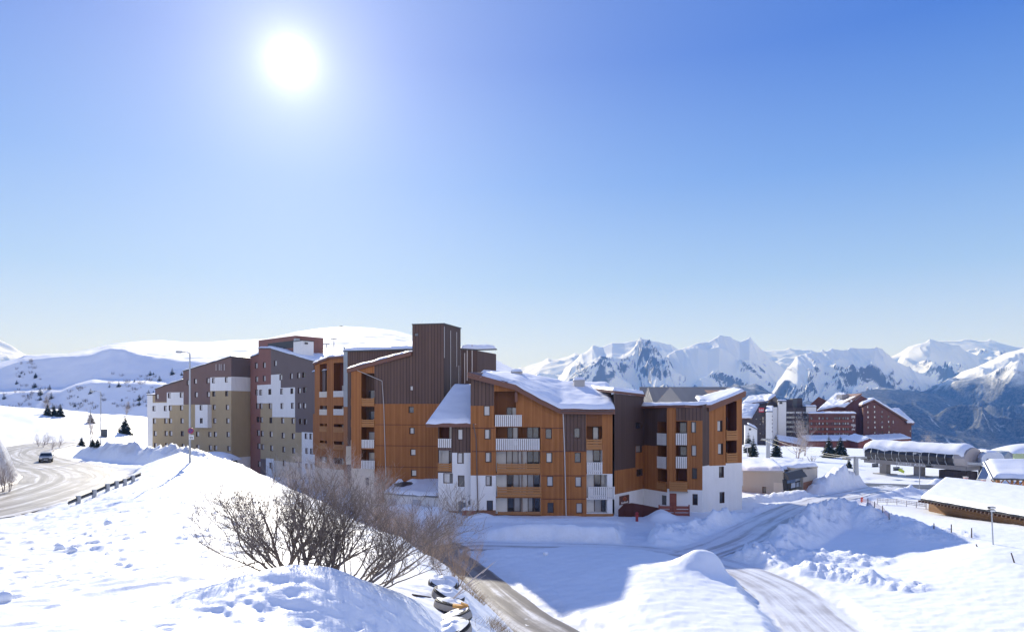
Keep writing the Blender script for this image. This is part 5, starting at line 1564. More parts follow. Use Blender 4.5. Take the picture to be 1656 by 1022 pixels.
def slab_block(t, fc, bk, z0, top, mat, panels=(), holes=(), sidemat=None, name='wall'):
    """one block: front skin, plain sides and back; returns roof corner helpers"""
    w = MB(); sm = sidemat or mat
    skin(w, fc, z0, top, mat, panels, holes)
    for a, b, z1 in ((fc.B, fc.B + bk, top[-1][1]), (fc.A + bk, fc.A, top[0][1])):
        f = from_world(a.x, a.y, b.x, b.y); skin(w, f, z0, [(0, z1), (f.L, z1)], sm)
    f = from_world((fc.B + bk).x, (fc.B + bk).y, (fc.A + bk).x, (fc.A + bk).y)
    skin(w, f, z0, [(f.L - u * f.L / fc.L, z) for u, z in reversed(top)], sm)
    return w.build(name, t)

def spots(t, fc, zoom, pts, w, h, pane='pane', d=.16):
    for q in pts:
        ww, hh = (q[2], q[3]) if len(q) > 3 else (w, h)
        r = fc.rect(*zoom.r(q[0] - ww / 2, q[1] - hh / 2, q[0] + ww / 2, q[1] + hh / 2))
        window(t, fc, r, d, pane, 'frame', .14, 1)

def hotel():
    t = root_at('hotel_building', 158, 345, -6, 'red brown gabled hotel with a steep snow roof and a lower balcony wing', 'building', 'large buildings across the village')
    # right gable
    fc = Facade(1396, 338, 1474, 352)
    top = fc.line(ZB.pts([(880, 255), (1035, 165), (1575, 520)])); top[0] = (0, top[0][1]); top[-1] = (fc.L, top[-1][1])
    bk = Vector((12, 34, 0))
    slab_block(t, fc, bk, -8, top, M['hotel'])
    spots(t, fc, ZB, [(946, 258), (1048, 255), (948, 335), (1050, 330), (1160, 330, 12, 34), (952, 410), (1050, 408), (1155, 402), (1256, 402), (1052, 485), (1160, 480, 14, 34), (1258, 478), (1325, 480, 16, 50),
                      (1054, 560), (1160, 556), (1264, 552), (1055, 642), (1165, 636, 14, 34), (1263, 632), (1335, 660), (950, 485, 10, 34), (952, 563, 16, 30), (1335, 690, 22, 20), (1580, 615, 16, 30)], 24, 34)
    fr = [fc.p(u, z) for u, z in top]
    ruled_roof(t, fr, [p + bk for p in fr], M['fascia'], .7, 1.2, .3, 1.4, fascia=M['fascia'], snow=.9, seed=201)
    # the lower snow roof behind the right slope
    a = [pt(*ZB(1640, 505), 352), pt(*ZB(1535, 505), 349)]; b = [pt(*ZB(1415, 300), 366), pt(*ZB(1265, 312), 366)]
    ruled_roof(t, a[::-1], b[::-1], M['fascia'], .6, .3, .2, .2, snow=.9, seed=202)
    w = MB(); f2 = from_world(a[1].x, a[1].y + 3, a[0].x - 2, a[0].y + 3); skin(w, f2, -8, [(0, a[0].z), (f2.L, a[0].z)], M['hotel']); w.build('wall', t)
    # big gable with the long snow slope
    fg = Facade(1362, 352, 1407, 344)
    tg = fg.line(ZB.pts([(560, 330), (850, 88), (985, 155)])); tg[0] = (0, tg[0][1]); tg[-1] = (fg.L, tg[-1][1])
    bk2 = Vector((-8, 30, 0))
    slab_block(t, fg, bk2, -8, tg, M['hotel'])
    e0, e1, e2 = pt(*ZB(205, 325), 357), pt(*ZB(490, 268), 353), pt(*ZB(612, 275), 349)
    r0, r1, r2 = pt(*ZB(480, 80), 385), pt(*ZB(640, 85), 378), pt(*ZB(852, 80), 350)
    ruled_roof(t, [e0, e1, e2], [r0, r1, r2], M['fascia'], .7, .4, .2, .2, fascia=M['fascia'], snow=1.0, seed=203,
               snow_cover=lambda U, V: 1.0 - .9 * ((U > .62) & (V > .35) & (U + (1 - V) * .5 < 1.1)))
    fg2 = Facade(1324, 359, 1364, 352); zt = fg2.uz(*ZB(330, 325))[1]
    slab_block(t, fg2, Vector((4, 22, 0)), -8, [(0, zt), (fg2.L, zt + 3)], M['hotel'])
    c = pt(*ZB(580, 210), 366); q = MB(); q.box((c.x, c.y, c.z - 4), 4.4, 4.5, pt(*ZB(580, 75), 366).z - c.z + 4, M['concrete'], .2); q.build('chimney', t)
    # front balcony wing
    ff = Facade(1308, 331, 1384, 331)
    zt = ff.uz(*ZB(400, 366))[1]
    zr = [ff.uz(*ZB(400, y))[1] for y in (450, 535, 612, 695)]
    pan = []
    for z in zr: pan.append((0, ff.L * .93, z - 1.15, z, M['timber_red']))
    slab_block(t, ff, Vector((6, 14, 0)), -8, [(0, zt), (ff.L, zt)], M['hotel'], pan)
    ruled_roof(t, [ff.p(0, zt), ff.p(ff.L, zt)], [ff.p(0, zt) + Vector((6, 14, .3)), ff.p(ff.L, zt) + Vector((6, 14, .3))], M['fascia'], .4, .5, .1, .3, snow=.6, seed=204)
    xs = [(112, 30), (185, 14), (228, 26), (283, 26), (345, 30), (420, 12), (462, 24), (492, 24), (528, 26), (585, 28), (618, 24), (655, 26)]
    for k, y in enumerate((425, 503, 582, 658)):
        spots(t, ff, ZB, [(x, y) + (w_, 38) for x, w_ in xs if not (k == 0 and x in (185, 420))], 24, 36, 'pane_mix', .12)
    for k, z in enumerate(zr):
        railing(t, ff, (.2, ff.L * .92, z - 1.05, z), 'red', .5)
    # pale signs stacked on the corner of the wing
    for y, hh, ww in ((405, 40, 52), (463, 38, 18), (535, 48, 66), (592, 28, 46)):
        r = ff.rect(*ZB.r(735 - ww / 2, y - hh / 2, 735 + ww / 2, y + hh / 2)); q = MB()
        n = max(2, int(ww / 14))
        for i in range(n):
            u = r[0] + (r[1] - r[0]) * i / n
            q.obox(ff.p(u, r[2] + (.3 if i % 2 else 0), .05), ff.e * ((r[1] - r[0]) / n * .45), ff.n * .15, Vector((0, 0, (r[3] - r[2]) * (.8 if i % 2 else 1))), M['rail_white'])
        q.obox(ff.p(r[0], r[2] + (r[3] - r[2]) * .45, .05), ff.e * (r[1] - r[0]), ff.n * .12, Vector((0, 0, .25)), M['rail_white'])
        q.build('wall_sign', t)
    # long low base with snow and the little entrance gable
    for (x0, Y0_, x1, Y1_) in ((1306, 312, 1384, 312), (1412, 318, 1472, 330)):
        fb = Facade(x0, Y0_, x1, Y1_); za, zb_ = fb.uz(x0, 713.5)[1], fb.uz(x1, 709.5 if x0 > 1400 else 713)[1]
        slab_block(t, fb, Vector((2, 12, 0)), -9, [(0, za), (fb.L, zb_)], M['timber_red'])
        ruled_roof(t, [fb.p(0, za), fb.p(fb.L, zb_)], [fb.p(0, za + 1.6) + Vector((2, 12, 0)), fb.p(fb.L, zb_ + 1.6) + Vector((2, 12, 0))], M['fascia'], .3, .8, .1, .3, snow=.6, seed=int(x0))
    fe = Facade(1388, 305, 1416, 305)
    te = fe.line(ZB.pts([(800, 790), (960, 730), (1060, 790)])); te[0] = (0, te[0][1]); te[-1] = (fe.L, te[-1][1])
    slab_block(t, fe, Vector((0, 9, 0)), -9, te, M['timber_red'])
    fr = [fe.p(u, z) for u, z in te]; ruled_roof(t, fr, [p + Vector((-2, 9, 1.2)) for p in fr], M['fascia'], .3, .8, .1, .8, snow=.6, seed=208)
    return t
hotel()

def white_tower_block():
    t = root_at('apartment_building', 118, 340, -6, 'dark fronted block between two plain white stair towers, beside the hotel', 'building', 'large buildings across the village')
    z0 = -8
    fa = Facade(1258.5, 336, 1271.5, 336); z1 = fa.uz(*ZA(760, 200))[1]
    slab_block(t, fa, Vector((4, 14, 0)), z0, [(0, z1), (fa.L, z1)], M['white'])
    ruled_roof(t, [fa.p(0, z1), fa.p(fa.L, z1)], [fa.p(0, z1) + Vector((4, 14, 0)), fa.p(fa.L, z1) + Vector((4, 14, 0))], M['black'], .5, .3, .1, .3, snow=.5, seed=221)
    q = MB(); r = fa.rect(*ZA.r(722, 205, 765, 235)); q.obox(fa.p(r[0], r[2], .02), fa.e * (r[1] - r[0]), fa.n * .2, Vector((0, 0, r[3] - r[2])), M['black']); q.build('vent', t)
    fm = Facade(1271.8, 338, 1304, 338); z2 = fm.uz(*ZA(1000, 300))[1]
    slab_block(t, fm, Vector((3, 13, 0)), z0, [(0, z2), (fm.L, z2)], M['hotel_dark'])
    for y in (378, 456, 535, 613, 690):
        r = fm.rect(*ZA.r(840, y - 13, 1160, y + 13))
        for (xa, xb) in ((838, 900), (900, 968), (992, 1040), (1040, 1085), (1108, 1160)):
            rr_ = fm.rect(*ZA.r(xa, y - 14, xb, y + 15)); window(t, fm, rr_, .1, 'pane_mix', 'frame_white', .2, 1)
        q = MB(); q.obox(fm.p(0.1, r[2] - 1.5, 0.05), fm.e * (fm.L - .2), fm.n * 1.0, Vector((0, 0, 1.3)), M['hotel_dark']); q.build('balcony', t)
    fw = Facade(1303.8, 337, 1320, 340); z3 = fw.uz(*ZA(1240, 285))[1]
    slab_block(t, fw, Vector((3, 13, 0)), z0, [(0, z3), (fw.L, z3)], M['white'])
    ruled_roof(t, [fw.p(0, z3), fw.p(fw.L, z3)], [fw.p(0, z3) + Vector((3, 13, 0)), fw.p(fw.L, z3) + Vector((3, 13, 0))], M['metal_dark'], .3, .3, .1, .3, snow=.6, seed=222)
    for (xa, xb, ya) in ((830, 940, 165), (940, 1010, 145), (1010, 1100, 140)):
        fp = Facade(*(ZA(xa, 0)[0], 345, ZA(xb, 0)[0], 345)); z4 = fp.uz(*ZA(xa, ya))[1]
        slab_block(t, fp, Vector((2, 8, 0)), z2 - 1, [(0, z4), (fp.L, z4)], M['metal_dark'] if xa == 940 else M['hotel_dark'], name='penthouse')
    fb = Facade(1260, 322, 1305, 314); za = fb.uz(*ZA(820, 850))[1]
    slab_block(t, fb, Vector((2, 9, 0)), -9, [(0, za), (fb.L, za - 2.2)], M['timber_red'])
    ruled_roof(t, [fb.p(0, za), fb.p(fb.L, za - 2.2)], [fb.p(0, za + 2) + Vector((2, 9, 0)), fb.p(fb.L, za + .4) + Vector((2, 9, 0))], M['fascia'], .4, .5, .1, .3, snow=.5, seed=223)
    return t
white_tower_block()

def sloped_block():
    t = root_at('apartment_building', 98, 330, -6, 'stepped block with broad sloping snow roofs and a small red sign on its dark gable', 'building', 'large buildings across the village')
    z0 = -9
    bk = Vector((4, 14, 0))
    # rear, higher gable
    fr_ = Facade(1236, 350, 1258, 338); top = fr_.line(ZA.pts([(470, 300), (650, 118), (700, 150)])); top[0] = (0, top[0][1]); top[-1] = (fr_.L, top[-1][1])
    slab_block(t, fr_, bk, z0, top, M['hotel_dark'])
    a = [pt(*ZA(95, 250), 352), pt(*ZA(470, 205), 347), pt(*ZA(540, 190), 343)]; b = [pt(*ZA(210, 140), 366), pt(*ZA(490, 115), 360), pt(*ZA(655, 112), 352)]
    ruled_roof(t, a, b, M['fascia'], .5, .3, .2, .2, snow=1.0, seed=231)
    w = MB(); f2 = from_world(a[0].x, a[0].y + 2, a[2].x, a[2].y + 2); skin(w, f2, z0, [(0, a[0].z - .5), (f2.L, a[2].z - .5)], M['hotel_dark']); w.build('wall', t)
    # front gable wall in the shade
    fg = Facade(1216, 336, 1239, 330); top = fg.line(ZA.pts([(265, 480), (375, 275), (480, 262)])); top[0] = (0, top[0][1]); top[-1] = (fg.L, top[-1][1])
    slab_block(t, fg, bk, z0, top, M['hotel_dark'])
    spots(t, fg, ZA, [(405, 405), (340, 485), (405, 488), (345, 568), (405, 568), (405, 648), (405, 722), (300, 580)], 26, 22, 'pane_mix', .12)
    fl = Facade(1199, 340, 1217, 336); zt = fl.uz(*ZA(180, 490))[1]
    slab_block(t, fl, Vector((2, 10, 0)), z0, [(0, zt), (fl.L, zt)], M['hotel_dark'])
    a = [pt(*ZA(60, 480), 338), pt(*ZA(265, 478), 335.5)]; b = [pt(*ZA(95, 262), 352), pt(*ZA(385, 262), 346)]
    ruled_roof(t, a, b, M['fascia'], .5, .3, .2, .2, snow=1.0, seed=232)
    # red sign with white lettering-like strokes
    rm = plain('red_sign_paint', (.55, .03, .045), .5)
    r = fg.rect(*ZA.r(388, 300, 470, 372)); q = MB(); q.obox(fg.p(r[0], r[2], .1), fg.e * (r[1] - r[0]), fg.n * .3, Vector((0, 0, r[3] - r[2])), rm); sg = q.build('sign_board', t)
    q = MB(); W_, H_ = r[1] - r[0], r[3] - r[2]
    def st(pts): q.tube([fg.p(r[0] + W_ * x, r[2] + H_ * y, .44) for x, y in pts], .10, 4, M['rail_white'])
    st([(.10, .78), (.13, .30), (.10, .25)]); st([(.12, .55), (.24, .60), (.25, .30)]); st([(.34, .30), (.34, .58), (.45, .58), (.46, .30), (.36, .28)])
    st([(.54, .76), (.54, .28), (.62, .28)]); st([(.52, .58), (.62, .58)]); st([(.70, .42), (.82, .46), (.80, .58), (.70, .56), (.69, .32), (.82, .29)]); st([(.88, .78), (.89, .28)])
    q.build('lettering', sg)
    # white stair tower with a slanted cap and a stepped side
    ft = Facade(1238.5, 326, 1249, 324); zt = ft.uz(*ZA(540, 368))[1]
    slab_block(t, ft, Vector((5, 10, 0)), z0, [(0, zt), (ft.L, zt)], M['white'])
    fs = Facade(1249, 324.5, 1256, 332); z2 = fs.uz(*ZA(640, 288))[1]
    slab_block(t, fs, Vector((4, 8, 0)), z0, [(0, z2), (fs.L, z2)], M['white'])
    spots(t, fs, ZA, [(600, y) for y in (440, 500, 560, 625, 690)], 10, 22, 'pane_dark', .1)
    ruled_roof(t, [ft.p(0, zt), ft.p(ft.L, zt)], [pt(*ZA(512, 285), 338), pt(*ZA(612, 288), 336)], M['black'], .4, .2, .1, .2, snow=.4, seed=233)
    for k in range(7):
        y = 460 + k * 55; c = pt(*ZA(484, y), 328); q = MB(); q.box((c.x, c.y, c.z - 1), 2.0, 2.5, 1.3, M['hotel_dark']); q.build('balcony', t)
    # low white house at its foot
    fw = Facade(1205, 300, 1224.5, 297); top = fw.line(ZA.pts([(165, 590), (210, 590), (350, 660)])); top[0] = (0, top[0][1]); top[-1] = (fw.L, top[-1][1])
    slab_block(t, fw, Vector((3, 10, 0)), z0, top, M['white'], name='annex_wall')
    fr = [fw.p(u, z) for u, z in top]; ruled_roof(t, fr[1:], [p + Vector((3, 10, .5)) for p in fr[1:]], M['metal_dark'], .35, .4, .1, .2, snow=.4, seed=235)
    r = fw.rect(*ZA.r(215, 640, 252, 668)); q = MB(); q.obox(fw.p(r[0], r[2], 0), fw.e * (r[1] - r[0]), fw.n * .15, Vector((0, 0, r[3] - r[2])), M['black']); q.build('vent', t)
    return t
sloped_block()

# ---------- low beige building with a dark glazed entrance
ZC = Zoom(1170, 740, 9.741)
def low_building():
    fc = Facade(1186, 101, 1267, 95.5)
    t = root_at('low_building', *(fc.A + fc.e * fc.L / 2).to_tuple()[:2], -.4, 'long low beige building with a snow roof and a dark slanted glass entrance', 'building')
    zt = fc.uz(*ZC(600, 245))[1]; holes = []
    r = fc.rect(*ZC.r(612, 458, 672, 552)); holes.append((*r, .2, M['reveal'], None))
    top = [(0, fc.uz(*ZC(250, 232))[1]), (fc.L, fc.uz(*ZC(945, 232))[1])]
    bk = Vector((3.5, 13, 0))
    slab_block(t, fc, bk, -1, top, M['beige'], [(fc.rect(*ZC.r(790, 0, 948, 1))[0], fc.L, -1, fc.uz(*ZC(880, 395))[1], M['cream'])], holes)
    window(t, fc, r, -.1, 'pane_mix', 'frame', .08, 1)
    fr = [fc.p(0, top[0][1]), fc.p(fc.L, top[1][1])]
    ruled_roof(t, fr, [fr[0] + bk + Vector((0, 0, .5)), fr[1] + bk + Vector((0, 0, .5))], M['concrete'], .25, .15, .1, .1, snow=.55, seed=241)
    # entrance: dark canopy hood above a glazed front, leaning side cheeks
    fe = Facade(1267.3, 95.3, 1299, 97.0)
    P = lambda x, y, o=0.0: fe.p(*fe.uz(*ZC(x, y)), o)
    q = MB(); q.prism([P(946, 235, .5), P(1196, 172, .5), P(1232, 285, 1.0), P(955, 345, 1.0)], fe.n * -.6, M['metal_dark']); q.build('entrance_hood', t)
    q = MB(); q.prism([P(955, 345), P(1232, 285), P(1262, 440), P(958, 510)], fe.n * -.4, M['black']); q.build('entrance_front', t)
    bl = plain('blue_tinted_glass', (.10, .19, .34), .15); wl_ = plain('pale_glass', (.42, .48, .56), .15)
    for x0, x1, ya, yb, mt in ((1000, 1042, 345, 405, bl), (1046, 1090, 335, 398, bl), (1094, 1130, 325, 392, bl), (1132, 1180, 312, 372, wl_), (1184, 1236, 298, 360, wl_),
                               (1010, 1056, 420, 490, M['black']), (1062, 1128, 404, 480, wl_), (1146, 1182, 390, 462, wl_), (1196, 1226, 378, 455, wl_), (1232, 1256, 370, 440, wl_)):
        q = MB(); s_ = -.22
        q.prism([P(x0, ya, .06), P(x1, ya + (x1 - x0) * s_, .06), P(x1, yb + (x1 - x0) * s_, .06), P(x0, yb, .06)], fe.n * -.05, mt); q.build('glass_panel', t)
    fr2 = Facade(1299, 96.0, 1322, 101); zt2 = fr2.uz(*ZC(1300, 170))[1]
    slab_block(t, fr2, Vector((-2, 10, 0)), -1, [(0, zt2), (fr2.L, fr2.uz(*ZC(1478, 172))[1])], M['beige'], [(0, fr2.L, -1, fr2.uz(*ZC(1370, 360))[1], M['plinth'])])
    fm = Facade(1263, 99, 1322, 105); zt3 = fm.uz(*ZC(1200, 178))[1]
    slab_block(t, fm, Vector((0, 8, 0)), 0, [(0, zt3), (fm.L, zt3)], M['beige'])
    ruled_roof(t, [fm.p(0, zt3), fm.p(fm.L, zt3)], [fm.p(0, zt3 + .4) + Vector((0, 8, 0)), fm.p(fm.L, zt3 + .4) + Vector((0, 8, 0))], M['concrete'], .2, .1, .1, .1, snow=.45, seed=242)
    c = pt(*ZC(760, 160), 104); q = MB(); q.box((c.x, c.y, c.z - 1), 1.7, 1.5, 1.7, M['concrete'], .3); q.build('roof_box', t)
    return t
low_building()

def terrace_wall():
    fc = Facade(1195, 118, 1332, 112)
    w = MB(); 
    for k in range(10):
        a, b = fc.L * k / 10, fc.L * (k + 1) / 10
        z = .9 - .05 * k
        w.obox(fc.p(a + .05, -.5, 0), fc.e * ((b - a) - .1), fc.n * -.3, Vector((0, 0, z + .5)), M['concrete'])
        w.obox(fc.p(b - .14, -.5, .06), fc.e * .28, fc.n * -.42, Vector((0, 0, z + .75)), M['concrete'])
    o = w.build('terrace_wall'); return tag(o, 'low grey concrete parapet wall on the terrace behind the beige building', 'wall')
terrace_wall()

# ---------- chairlift stations
Z9 = Zoom(1340, 690, 4.443)
ZD = Zoom(1390, 700, 11.357)
ZE = Zoom(1520, 690, 9.294)
def lift_station():
    A, B = pt(*ZD(160, 480), 137), pt(*ZE(430, 605), 119)
    d = Vector((B.x - A.x, B.y - A.y, 0)); L = d.length; e = d / L; n = Vector((e.y, -e.x, 0))
    zA, zB = A.z, B.z
    t = root_at('lift_station', *((A + B) / 2).to_tuple()[:2], 0, 'long tubular chairlift station raised on two pillars with a snow covered roof', 'lift station')
    P = lambda u, z, o=0: A + e * u + n * o + Vector((0, 0, z + (zB - zA) * u / L))
    gm = plain('station_grey', (.24, .22, .21), .6); gl = plain('smoked_acrylic', (.035, .032, .034), .2)
    q = MB(); q.obox(P(-.5, -.65, .6), P(L, -.65, .6) - P(-.5, -.65, .6), n * -4.2, Vector((0, 0, .75)), gm); q.build('beam', t)
    # curved shell panels: cross section of the tube
    sec = [(0.45, .06), (.95, .7), (1.1, 1.5), (.85, 2.3), (.2, 2.95), (-.8, 3.35), (-1.9, 3.4), (-3.0, 3.0), (-3.6, 2.0), (-3.5, .1)]
    nb = 12; U1 = L * .90
    for k in range(nb):
        u0, u1 = U1 * k / nb + .05, U1 * (k + 1) / nb - .05
        q = MB(); q.prism([P(u0, z, o) for o, z in sec], P(u1, 0, 0) - P(u0, 0, 0), gl); q.build('acrylic_panel', t)
    for k in range(nb + 1):
        u = U1 * k / nb; q = MB(); q.tube([P(u, z, o + .04) for o, z in sec[:6]], .07, 5, M['metal']); q.build('rib', t)
    q = MB(); q.prism([P(U1 + .05, z * .97, o) for o, z in sec], P(L + .1, 0, 0) - P(U1 + .05, 0, 0), plain('station_end_cap', (.40, .36, .34), .6)); q.build('end_cap', t)
    # snow lying on the crown of the tube
    S = MB()
    nu, prof = 46, [(.95, 2.25), (.85, 2.75), (.3, 3.4), (-.8, 3.85), (-1.9, 3.9), (-3.0, 3.5), (-3.7, 2.6)]
    Pg = np.zeros((len(prof), nu, 3))
    for j in range(nu):
        u = -.4 + (L + .2) * j / (nu - 1); tp = min(1, j / 2.5, (nu - 1 - j) / 2.5 + .15)
        for i, (o, z) in enumerate(prof):
            wob = float(fbm(np.array([u / 2.0]), np.array([i * .4]), 3, 4)[0])
            zz = z + wob * .22 - (1 - tp) * .5 - (0.25 * float(vnoise(np.array([u * .7]), np.array([3.3]), 9)[0]) if i == 0 else 0)
            Pg[i, j] = P(u, zz, o + .05)
    so = grid_object('roof_snow', Pg[:, ::-1], [M['snow_roof']], parent=t)
    off = np.array(abs_loc(t)); co = np.zeros(len(so.data.vertices) * 3, dtype=np.float32); so.data.vertices.foreach_get('co', co)
    so.data.vertices.foreach_set('co', (co.reshape(-1, 3) - off).astype(np.float32).ravel()); so.data.update()
    # pillars with flared feet
    for x, wd in ((405, 56), (1035, 64)):
        c0 = pt(*ZD(x, 660), 0.0001); 
        # position along the beam from the column of the photograph
        a = (ZD(x, 0)[0] - CX) / F; u = (a * A.y - A.x) / (e.x - a * e.y)
        p0 = P(u, -.65, -1.0); q = MB()
        zg = hz(p0.x, p0.y) - .3
        for (w0, w1, z0_, z1_) in ((.75, .75, p0.z - 2.0, p0.z), (1.15, .75, zg, p0.z - 2.0)):
            r0 = [Vector((p0.x, p0.y, z0_)) + e * sx * w0 + n * sy * .6 for sx, sy in ((-1, -1), (1, -1), (1, 1), (-1, 1))]
            r1 = [Vector((p0.x, p0.y, z1_)) + e * sx * w1 + n * sy * .6 for sx, sy in ((-1, -1), (1, -1), (1, 1), (-1, 1))]
            for i in range(4): q.face([r0[(i + 1) % 4], r0[i], r1[i], r1[(i + 1) % 4]], gm)
            q.face(r0, gm)
        q.build('pillar', t)
        q = MB(); q.box((p0.x, p0.y, zg + .1), 3.6, 2.4, .4, M['concrete'], math.atan2(e.y, e.x)); q.build('footing', t)
    # lettering on the beam
    c = bpy.data.curves.new('lettering', 'FONT'); c.body = "TELESIEGE  ALPAURIS"; c.size = .62; c.extrude = .02; c.space_character = 1.25
    c.materials.append(plain('lettering_white', (.85, .85, .85), .5))
    o = bpy.data.objects.new('lettering', c); link(o, t)
    a = (ZD(710, 0)[0] - CX) / F; u = (a * A.y - A.x) / (e.x - a * e.y)
    slope = math.atan2(zB - zA, L)
    mw = Matrix.Translation(P(u, -.50, .63)) @ Matrix.Rotation(math.atan2(e.y, e.x), 4, 'Z') @ Matrix.Rotation(-slope, 4, 'Y') @ Matrix.Rotation(R(90), 4, 'X')
    o.matrix_local = Matrix.Translation(-abs_loc(t)) @ mw
    bpy.context.view_layer.update()
    a2 = (ZD(1330, 0)[0] - CX) / F; u2 = (a2 * A.y - A.x) / (e.x - a2 * e.y)
    wid = max(.01, o.dimensions.x)
    me = bpy.data.meshes.new_from_object(o.evaluated_get(bpy.context.evaluated_depsgraph_get()))
    ml = o.matrix_local.copy(); bpy.data.objects.remove(o)
    o = bpy.data.objects.new('lettering', me); link(o, t)
    o.matrix_local = ml @ Matrix.Diagonal(((u2 - u) / wid, 1, 1, 1))
    # cabin and machinery under the right end
    a = pt(*ZE(330, 690), 121); q = MB(); zg = hz(a.x, a.y) - .2
    q.box((a.x + .3, a.y + 1.5, zg), 5.0, 3.0, P(L * .93, -.9).z - zg, M['hotel_dark'], math.atan2(e.y, e.x)); q.build('operator_cabin', t)
    return t
lift_station()

def drive_station():
    c = pt(*ZE(800, 470), 118); e = Vector((1, .12, 0)).normalized(); n = Vector((e.y, -e.x, 0))
    t = root_at('lift_terminal', c.x, c.y, 0, 'rounded white lift terminal with a blue glazed end, right of the long station', 'lift station')
    wm = plain('white_shell', (.62, .66, .72), .4); gb = plain('blue_glazing', (.10, .14, .24), .12)
    z0 = pt(*ZE(800, 545), 118).z; z1 = pt(*ZE(800, 385), 118).z; H = z1 - z0; W = (ZE(980, 0)[0] - ZE(605, 0)[0]) / F * 118
    sec = [(-W / 2, 0), (-W / 2, H * .5), (-W * .44, H * .76), (-W * .32, H * .95), (-W * .2, H), (W * .26, H), (W * .38, H * .9), (W * .46, H * .66), (W / 2, H * .4), (W / 2, 0)]
    P = lambda x, z, y: Vector((c.x, c.y, z0)) + e * x + Vector((.30, 1, 0)).normalized() * y + Vector((0, 0, z))
    dv = Vector((.30, 1, 0)).normalized()
    q = MB(); q.prism([P(x, z, 0) for x, z in sec], dv * .5, wm); fr = q.build('end_shell', t)
    q = MB()
    for k in range(9):
        x = -W * .28 + W * .05 * k
        q.obox(P(x, H * .14, -.02), e * .16, dv * -.04, Vector((0, 0, H * .28)), M['metal_dark'])
    q.build('vent_louvre', t)
    q = MB(); q.prism([P(x * .97, z * .97, .5) for x, z in sec], dv * 7.0, wm); q.build('shell', t)
    x0 = W / 2
    g = MB(); g.prism([P(x0 * .55, H * .98, .6), P(x0 * 2.0, H * 1.0, 3.0), P(x0 * 2.4, H * .75, 3.2), P(x0 * 2.45, H * .1, 3.2), P(x0 * 1.0, .02, .6), P(x0 * 1.0, H * .5, .6)], dv * 3.5, gb); g.build('glazed_hood', t)
    blanket(t, [P(-W * .3, H, .5), P(W * .25, H, .5)], [P(-W * .3, H, 7.3), P(W * .25, H, 7.3)], .25, 251)
    b = MB(); s0 = pt(*ZE(345, 565), 119); s1 = pt(*ZE(700, 590), 117)
    b.obox(s0, s1 - s0 + Vector((2, 0, 0)), Vector((0, 3, 0)), Vector((0, 0, .45)), M['metal']); b.build('platform', t)
    for x in (440, 700, 930):
        a = pt(*ZE(x, 600), 119); zg = hz(a.x, a.y) - .3; q = MB(); q.box((a.x, a.y + 1.5, zg), .5, .5, a.z - zg, M['metal_dark']); q.build('pillar', t)
    a0, a1 = pt(*ZE(590, 780), 113), pt(*ZE(720, 600), 116)
    q = MB(); q.prism([Vector((a0.x - .3, a0.y, a0.z)), Vector((a0.x + 1.2, a0.y, a0.z)), Vector((a1.x + .8, a1.y, a1.z)), Vector((a1.x - .8, a1.y, a1.z))], Vector((0, .3, -.3)), M['metal']); q.build('ramp', t)
    return t
drive_station()

def machine():
    c = pt(*ZE(520, 460), 126)
    t = root_at('lift_machinery', c.x, c.y, c.z - 1.0, 'orange topped machinery housing with dark wheels between the two lift stations', 'machinery')
    om = plain('orange_paint', (.62, .26, .03), .5)
    q = MB(); a = pt(*ZE(430, 480), 126); zt = pt(*ZE(430, 395), 126).z; zb = pt(*ZE(430, 545), 126).z
    q.box((c.x - .6, c.y, zb), 2.6, 3, (zt - zb) * .85, M['metal_dark']); q.build('housing', t)
    q = MB(); p0, p1 = pt(*ZE(440, 395), 127), pt(*ZE(650, 385), 127)
    q.tube([p0, p0 * .5 + p1 * .5 + Vector((0, 0, .12)), p1], [.28, .34, .22], 8, om); p0, p1 = pt(*ZE(540, 440), 126.5), pt(*ZE(640, 410), 126.5)
    q.tube([p0, p1], .3, 8, om); q.build('orange_cover', t)
    q = MB(); k = pt(*ZE(455, 480), 124.3); q.tube([k, k + Vector((0, .4, 0))], .95, 18, M['metal_dark']); q.build('wheel', t)
    return t
machine()

def roof_shelter():
    Y = 92
    a, b = pt(*ZE(820, 795), Y), pt(*ZE(1262, 805), Y - 1)
    c, d = pt(*ZE(690, 545), Y + 7), pt(*ZE(1262, 548), Y + 7)
    t = root_at('open_shelter', (a.x + b.x) / 2, Y, 0, 'open timber shelter with a sloping snow roof on braced posts at the right edge', 'shelter')
    b = b + (b - a) * .25; d = d + (d - c) * .2
    ruled_roof(t, [a, b], [c, d], M['timber'], .25, .1, .1, .1, fascia=M['metal_dark'], snow=.5, seed=261, lump=.12)
    for x in (860, 1085, 1170):
        p = pt(*ZE(x, 830), Y + .6); zg = hz(p.x, p.y) - .4; q = MB(); q.box((p.x, p.y, zg), .24, .24, a.z - zg, M['timber'])
        q.tube([(p.x, p.y, a.z - 1.1), (p.x + .9, p.y, a.z - .05)], .08, 5, M['timber'])
        if x < 1100: q.tube([(p.x, p.y, a.z - .9), (p.x - .8, p.y, a.z - .05)], .08, 5, M['timber'])
        q.build('post', t)
    for k in range(2):
        p = (c if k == 0 else d) + Vector((1.5 if k == 0 else -1.5, -.5, 0)); zg = hz(p.x, p.y) - .3; q = MB(); q.box((p.x, p.y, zg), .24, .24, p.z - zg - .1, M['timber']); q.build('post', t)
    q = MB(); q.tube([c + Vector((-.3, 0, .1)), a + Vector((-.3, 0, .1))], .14, 5, M['metal']); q.build('verge_board', t)
    return t
roof_shelter()

